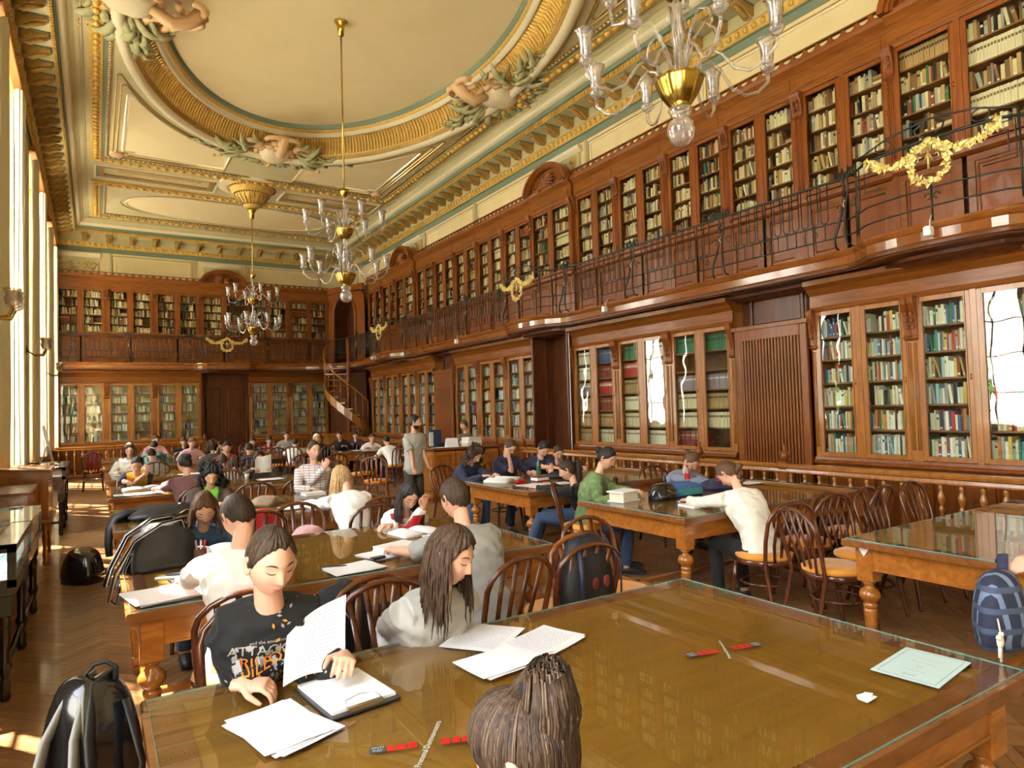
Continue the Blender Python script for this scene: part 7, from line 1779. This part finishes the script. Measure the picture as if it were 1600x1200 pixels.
t = heap('sweater', 'dark blue sweater with red trim lying before the woman in glasses', 'sweater', 5.72, 4.92, TZ, .24, .16, .10, 'c_navy', 101, 0, rough=.2); b = MB(); b.tube([(-.12, -.10, .10), (-.02, -.08, .115), (.1, -.1, .10), (.18, -.06, .08)], .022, 6, flat=.4); b.build('red_trim', 'c_red', t)
# white T-shirt table reading things on the right
t = thing('book_block', 'thick block of white bound papers before the green-bloused woman', 'book', (4.35, 4.92, TZ), .2)
for k, (w, d, h) in enumerate(((.27, .20, .012), (.23, .17, .075), (.28, .20, .015))): MB().bbox(-w/2, w/2, -d/2, d/2, [0, .013, .089][k], [.012, .088, .104][k], .002).build('paper_block', 'paper' if k != 1 else 'pages', t)
notebook(4.62, 4.22, -.1, .30, .22, .018, 'bk_white', 'white spiral notebook near the cream-jacketed woman'); open_book(4.85, 4.42, .15, .36, .24, 'open notebook before the cream-jacketed woman', 'bk_navy', .012)
pen(4.74, 4.28, .6, 'bk_navy', 'dark pen across the notebook of the cream-jacketed woman', TZ+.02)
sheet_stack(5.15, 5.08, .1, .3, .21, 2, 'white sheets behind the blue carrier bag', 'paper', seed=30); sheet_stack(6.3, 5.0, .1, .3, .21, 2, 'white sheets beside the woman in glasses', 'paper', seed=31)
open_book(5.25, 5.08, .1, .34, .24, 'thick dark-covered open book at the green-bloused woman\'s side', 'bk_maroon', .06, z=TZ+.006)
def bottle(x, y, h, m, label, liquid=None, z=TZ, cap='bk_red', lab=None):
    t = thing('bottle', label, 'bottle', (x, y, z)); k = h/.23
    MB().lathe([(.028*k, 0), (.032*k, .01*k), (.032*k, .06*k), (.028*k, .08*k), (.032*k, .10*k), (.032*k, .15*k), (.020*k, .19*k), (.013*k, .205*k), (.013*k, .218*k)], 16).build('bottle_body', m, t)
    MB().lathe([(.015*k, .215*k), (.015*k, .235*k), (.012*k, .237*k)], 12).build('cap', cap, t)
    if lab: MB().lathe([(.0328*k, .085*k), (.0330*k, .145*k)], 16, cap=False).build('label_wrap', lab, t)
M['petg'] = mat('green_bottle_plastic', (.03, .20, .16), .1, trans=.6, coat=.3); M['cola'] = mat('cola', (.03, .008, .004), .1); M['petc'] = mat('clear_bottle', (.65, .68, .70), .1, trans=.7)
bottle(5.62, 5.28, .23, 'petc', 'clear drink bottle with red label before the woman in glasses', lab='red'); bottle(5.98, 5.05, .21, 'petg', 'green plastic bottle beside the woman in glasses', cap='white'); bottle(5.20, 5.22, .17, 'cola', 'small dark bottle with blue cap behind the carrier bag', cap='bk_blue'); bottle(5.05, 7.4, .23, 'petg', 'green plastic bottle before the navy-shirted man resting his head', cap='bk_teal')
open_book(4.42, 7.28, .5, .46, .32, 'large open white book on the corner of the navy-shirted men\'s table', 'bk_ivory', .05); notebook(4.78, 6.98, .1, .20, .14, .055, 'bk_maroon', 'thick maroon book beside the large open book', 'hardback_book', cat='book')
tag(MB().bbox(-.08, .08, -.035, .035, 0, .035, .01).build('pencil_case', 'red', None, (4.50, 7.0, TZ), .1), 'red pencil case in front of the large open book', 'pencil case')
sheet_stack(4.42, 6.62, .2, .32, .24, 3, 'loose white sheets at the near corner of the navy-shirted men\'s table', 'paper', seed=40); sheet_stack(4.75, 6.55, -.1, .3, .22, 2, 'written sheets beside the ponytailed girl', 'paperw', seed=41)
t = heap('laptop_bag', 'black briefcase lying before the leaning navy-shirted man', 'bag', 5.25, 7.15, TZ, .24, .15, .08, 'nylon', 111, 0, rough=.08); MB().tube([(-.05, -.15, .04), (0, -.18, .05), (.05, -.15, .04)], .008, 5).build('handle', 'nylon', t)
# further left tables
open_book(.55, 10.05, .1, .50, .30, 'wide open white books before the man in the navy and yellow polo', 'bk_ivory', .035); sheet_stack(.45, 9.45, .05, .5, .24, 3, 'long white sheets along the near edge of the polo-shirted man\'s table', 'paper', seed=50)
sheet_stack(1.0, 9.8, .1, .5, .26, 3, 'white sheets in front of the woman in the mauve T-shirt', 'paper', seed=51); t = heap('coat', 'dark blue jacket heaped on the polo-shirted man\'s table', 'coat', 1.35, 10.1, TZ, .26, .18, .10, 'nylonb', 121, 0)
sheet_stack(1.35, 12.1, .1, .42, .26, 2, 'white papers on the fifth window-row table', 'paper', seed=52); sheet_stack(2.15, 10.05, .1, .34, .26, 2, 'white sheets before the woman holding up a sheet', 'paper', seed=53)
tag(MB().lathe([(.022, 0), (.033, .085), (.030, .085), (.02, .004)], 14).build('paper_cup', 'white', None, (1.86, 10.25, TZ)), 'white paper cup before the woman holding up a sheet', 'cup')
t = thing('held_paper', 'white sheet held up by the bespectacled woman in olive', 'paper', (2.12, 10.40, .86), .1); b = MB(); vs = [(-.12+.24*i/6, .03*math.sin(i), .21*j/4+.06*(i/6)*(j/4)) for i in range(7) for j in range(5)]; b.add(vs, [(i*5+j, (i+1)*5+j, (i+1)*5+j+1, i*5+j+1) for i in range(6) for j in range(4)], 0, True); b.build('sheet', 'paper', t)
sheet_stack(.45, 12.8, .1, .4, .24, 2, 'white papers before the woman in the cream hooded top', 'paper', seed=54); sheet_stack(.5, 15.2, .1, .4, .24, 2, 'white papers on the sixth window-row table', 'paper', seed=55)
sheet_stack(5.5, 15.8, .2, .4, .24, 2, 'white papers between the two white-topped readers', 'paper', seed=56); sheet_stack(4.2, 18.0, .2, .4, .24, 2, 'white papers on the table near the white-capped reader', 'paper', seed=57)

# ---- librarian's desk
t = thing('librarian_desk', 'panelled wooden desk counter with papers, monitor and book stack on top', 'desk', (5.35, 11.3, 0))
MB().bbox(-.04, 1.46, -.04, .84, .96, 1.0, .008).build('desk_top', 'tabled', t); MB().box(.02, 1.40, .02, .80, .0, .96).build('desk_body', 'woodd', t)
for k in range(3): panel_mb(MB(), .0+k*.475, .45+k*.475, .05, .93, .02, .07).build('front_panel', ['tablew', 'woodl'], t)
b = MB(); T = Matrix.Translation((.0, .78, 0)) @ Matrix.Rotation(-PI/2, 4, 'Z'); q = panel_mb(MB(), 0, .74, .05, .93, .02, .08); 
for i, v in enumerate(q.v): q.v[i] = tuple(T @ Vector(v))
q.build('side_panel', ['tablew', 'woodl'], t); MB().bbox(-.05, 1.45, -.03, .02, 0, .10, .005).build('plinth', 'wood', t)
DZ = 1.0
t = thing('computer_monitor', 'blue-backed computer monitor with white side on the librarian\'s desk', 'monitor', (5.55, 11.62, DZ), .3)
MB().bbox(-.16, .16, -.0, .05, .06, .34, .01).build('screen_housing', 'bk_navy', t); MB().bbox(-.17, -.07, -.02, -.002, .03, .30, .004).build('white_panel', 'white', t); MB().tube([(0, .02, .0), (0, .02, .10)], .02, 8).build('stand', 'plastic_d', t); MB().lathe([(.09, 0), (.08, .012), (.02, .02)], 16).build('foot', 'plastic_d', t)
b = MB(); b.add([(-.12, 0, 0), (.12, 0, 0), (.12, .07, .17), (-.12, .07, .17), (-.12, .14, 0), (.12, .14, 0)], [(0, 1, 2, 3), (3, 2, 5, 4), (0, 3, 4), (1, 5, 2)])
tag(b.build('desk_card', 'paper', None, (5.82, 11.42, DZ), -.1), 'folded white card standing on the librarian\'s desk', 'sign')
for k in range(3): tag(MB().bbox(-.16, .16, -.12, .12, 0, .055, .004).build('register', 'pages' if k != 1 else 'paper', None, (6.28, 11.52, DZ+.056*k), .1*k), ['bottom', 'middle', 'top'][k]+' volume of the book stack on the librarian\'s desk', 'book', 'registers stacked on the desk')
sheet_stack(5.52, 11.38, .2, .3, .21, 3, 'white papers on the left end of the librarian\'s desk', 'paper', seed=60, z=DZ+.001)
tag(MB().bbox(-.10, .10, -.05, .05, 0, .09, .015).build('telephone', 'plastic_d', None, (5.72, 11.75, DZ)), 'dark telephone beside the monitor on the librarian\'s desk', 'telephone')

# ---- display cases along the windows
def showcase(x0, x1, y0, y1, zt, zb, m, label, cg=True):
    t = thing('display_case', label, 'display case', (x0, y0, 0)); w, d = x1-x0, y1-y0; f = .045
    b = MB()
    for (a, c) in ((0, 0), (w-f, 0), (0, d-f), (w-f, d-f), (0, d/2-f/2), (w-f, d/2-f/2)): b.box(a, a+f, c, c+f, zb, zt)
    for z in (zb, zt-f):
        b.box(0, w, 0, f, z, z+f); b.box(0, w, d-f, d, z, z+f); b.box(0, f, 0, d, z, z+f); b.box(w-f, w, 0, d, z, z+f)
    b.box(0, w, d/2-f/2, d/2+f/2, zt-f, zt); b.box(w-.12, w-f, 0, d, zt-.02, zt)
    b.build('case_frame', m, t); MB().box(f*.5, w-f*.5, f*.5, d-f*.5, zb-.10, zb+.01).build('tray', m, t)
    MB().box(f, w-f, f, d-f, zb+.011, zb+.02).build('lining', 'paleblue', t)
    MB().box(f*.5, w-f*.5, f*.5, d-f*.5, zt-.018, zt-.013).build('pane', 'tableglass', t)
    for (a0, a1, c0, c1) in ((f, w-f, .01, .014), (w-.014, w-.01, f, d-f), (f, w-f, d-.014, d-.01)): MB().box(a0, a1, c0, c1, zb+f, zt-f).build('pane', 'tableglass', t)
    lg = MB().lathe([(.022, 0), (.034, .03), (.028, .06), (.03, .10), (.022, .14), (.026, .16), (.040, .22), (.026, .26), (.030, .40), (.036, .46), (.028, .50), (.040, .52)], 14)
    lg.bbox(-.04, .04, -.04, .04, .52, zb-.05, .004); lm = lg.mesh('leg', [M[m]])
    for (a, c) in ((.06, .06), (w-.06, .06), (.06, d-.06), (w-.06, d-.06), (w-.06, d/2), (.06, d/2)): inst('leg', lm, t, (a, c, 0))
    b = MB(); b.tube([(w-.06, .06, .20), (w-.06, d-.06, .20)], .018, 8); b.tube([(.06, .06, .20), (w-.06, .06, .20)], .018, 8); b.build('stretcher', m, t)
    return t
showcase(-1.0, -.42, 5.15, 7.45, .96, .70, 'black', 'black ebonised glass display case nearest the camera by the windows')
open_book(-.75, 5.6, .2, .36, .26, 'open white book lying inside the nearest black display case', 'bk_ivory', .03, z=.725)
for k, (y, w_, m) in enumerate(((6.3, .26, 'paper'), (6.9, .30, 'paper'))): sheet_stack(-.72, y, .1*k, .25, w_, 1, ['document shown in the middle of the nearest black display case', 'document shown at the far end of the nearest black display case'][k], m, z=.722, seed=70+k)
showcase(-.98, -.38, 12.0, 13.9, 1.02, .84, 'black', 'black display case on slim legs farther along the windows')
sheet_stack(-.66, 12.4, 0, .40, .30, 1, 'white document under the glass of the farther black display case', 'paper', z=.865, seed=75)
def desk_chest(x, y, w, d, h, label, slope=0):
    t = thing('wooden_chest', label, 'cabinet', (x, y, 0)); 
    b = MB(); b.prism([(0, .55), (w, .55), (w, h-slope), (0, h)], 0, d, 'y'); b.build('chest_body', 'woodl', t); b = MB(); b.prism([(-.02, h), (w+.02, h-slope), (w+.02, h-slope+.03), (-.02, h+.03)], -.02, d+.02, 'y'); b.build('lid', 'wood', t)
    q = panel_mb(MB(), .02, w-.02, .58, h-slope-.03, 0, .06); q.build('front_panel', ['woodl', 'woodl'], t); MB().bbox(-.02, w+.04, -.03, d+.02, .50, .55, .006).build('shelf_edge', 'woodl', t)
    lm = MB().lathe([(.02, 0), (.03, .02), (.02, .05), (.028, .12), (.02, .2), (.032, .34), (.022, .38), (.035, .42), (.035, .5)], 10).mesh('leg', [M['woodl']])
    for a, c in ((.04, .04), (w-.04, .04), (.04, d-.04), (w-.04, d-.04)): inst('leg', lm, t, (a, c, 0))
desk_chest(-1.0, 8.25, .42, 1.0, .98, 'low orange-wood cabinet with carved side behind the nearest display case'); desk_chest(-.98, 9.75, .50, .95, 1.14, 'taller pale wooden catalogue cabinet on turned legs, second from camera', .04)
t = thing('picture_easel', 'thin white frame leaning on an easel on the farther display case', 'easel', (-.55, 13.5, 1.02), .3)
MB().tube([(-.05, .0, .0), (-.19, 0, .62)], .022, 4).build('leaning_frame', 'white', t); MB().tube([(-.22, .05, 0), (-.12, .03, .30)], .012, 6).build('prop', 'white', t); MB().bbox(-.24, 0, -.05, .05, 0, .015, .004).build('foot', 'white', t)
# red chair cover by the end wall
t = heap('coat', 'dark red coat hanging near the end-wall balustrade beside the windows', 'coat', -.05, 19.2, .45, .16, .12, .5, 'c_darkred', 131, 0, rough=.1); chair(-.05, 19.2, U, 'dark chair carrying the dark red coat near the window corner')
# ---- plaid bag with key ring held at the right edge
def bag_owner():
    t = person('person at the right frame edge, only a bare hand and red cuff showing', (3.46, 1.02, 1.60), 150, 0, 5, 0, (W4(2.97, 1.12, 1.05, (-.3, -1, -.4)), (.2, .05, .85)), 'c_red', 1.0, 'c_darkjeans', ('bun', 'brown'), 1, 1, stand=True, chairk=None, s=.98)
bag_owner()
t = heap('shoulder_bag', 'dark blue plaid bag with dangling keyring at the right frame edge', 'bag', 2.86, 1.16, .80, .155, .09, .26, 'c_plaid2', 141, .2, rough=.10)
MB().tube([(.06, 0, .22), (.10, .0, .30), (.14, .02, .27)], .02, 6, flat=.4).build('handle', 'c_navy', t)
b = MB(); b.tube([(-.15, -.02, .12), (-.17, -.03, .08)], .003, 4); b.ball((-.18, -.03, .05), (.022, .012, .025), 8, 6); b.ball((-.20, -.03, .068), .010, 6, 4); b.ball((-.16, -.03, .07), .010, 6, 4); b.tube([(-.175, -.03, .03), (-.185, -.03, -.02)], [.006, .004], 5); b.tube([(-.19, -.03, .03), (-.205, -.03, .0)], [.006, .004], 5); b.build('keyring_charm', 'bk_ivory', t)

# stamp and paper corner on the mirror-topped table
_t3 = [o for o in bpy.data.objects if o.name.startswith('reading_table') and abs(o.location.x-4.25) < .01][0]
word('1393', .030, 'plastic_d', _t3, Matrix.Translation((.068, .82, .66)) @ Matrix.Rotation(-PI/2, 4, 'Z') @ Matrix.Rotation(PI/2, 4, 'X'), 'stamped_number')
b = MB(); b.add([(.055, 1.455, .735), (.055, 1.545, .735), (.055, 1.50, .67)], [(0, 1, 2)]); b.add([(.0555, 1.455, .735), (.0555, 1.545, .735), (.0555, 1.50, .67)], [(2, 1, 0)]); b.build('white_paper_corner', 'paper', _t3)

# lettering across the red sets
for y_, z_, w_ in ((9.24, 2.05-.10, 'PANISELE'), (8.56, 2.207+.06, 'DETISELE')): pass
_cases = [o for o in bpy.data.objects if o.name.startswith('glazed_bookcase') and o.parent is None]
for y0, dx, row, w_ in ((10.07, .90, 3, 'CETISELE'), (8.81, .34, 4, 'DETISELE')):
    _c = min(_cases, key=lambda o: abs(o.location.y-y0)+abs(o.location.x-7.75))
    word(w_, .085, 'bk_ivory', _c, Matrix.Translation((dx, .062, 1.055+.288*row+.165)) @ Matrix.Rotation(PI/2, 4, 'X'), 'gilt_lettering')
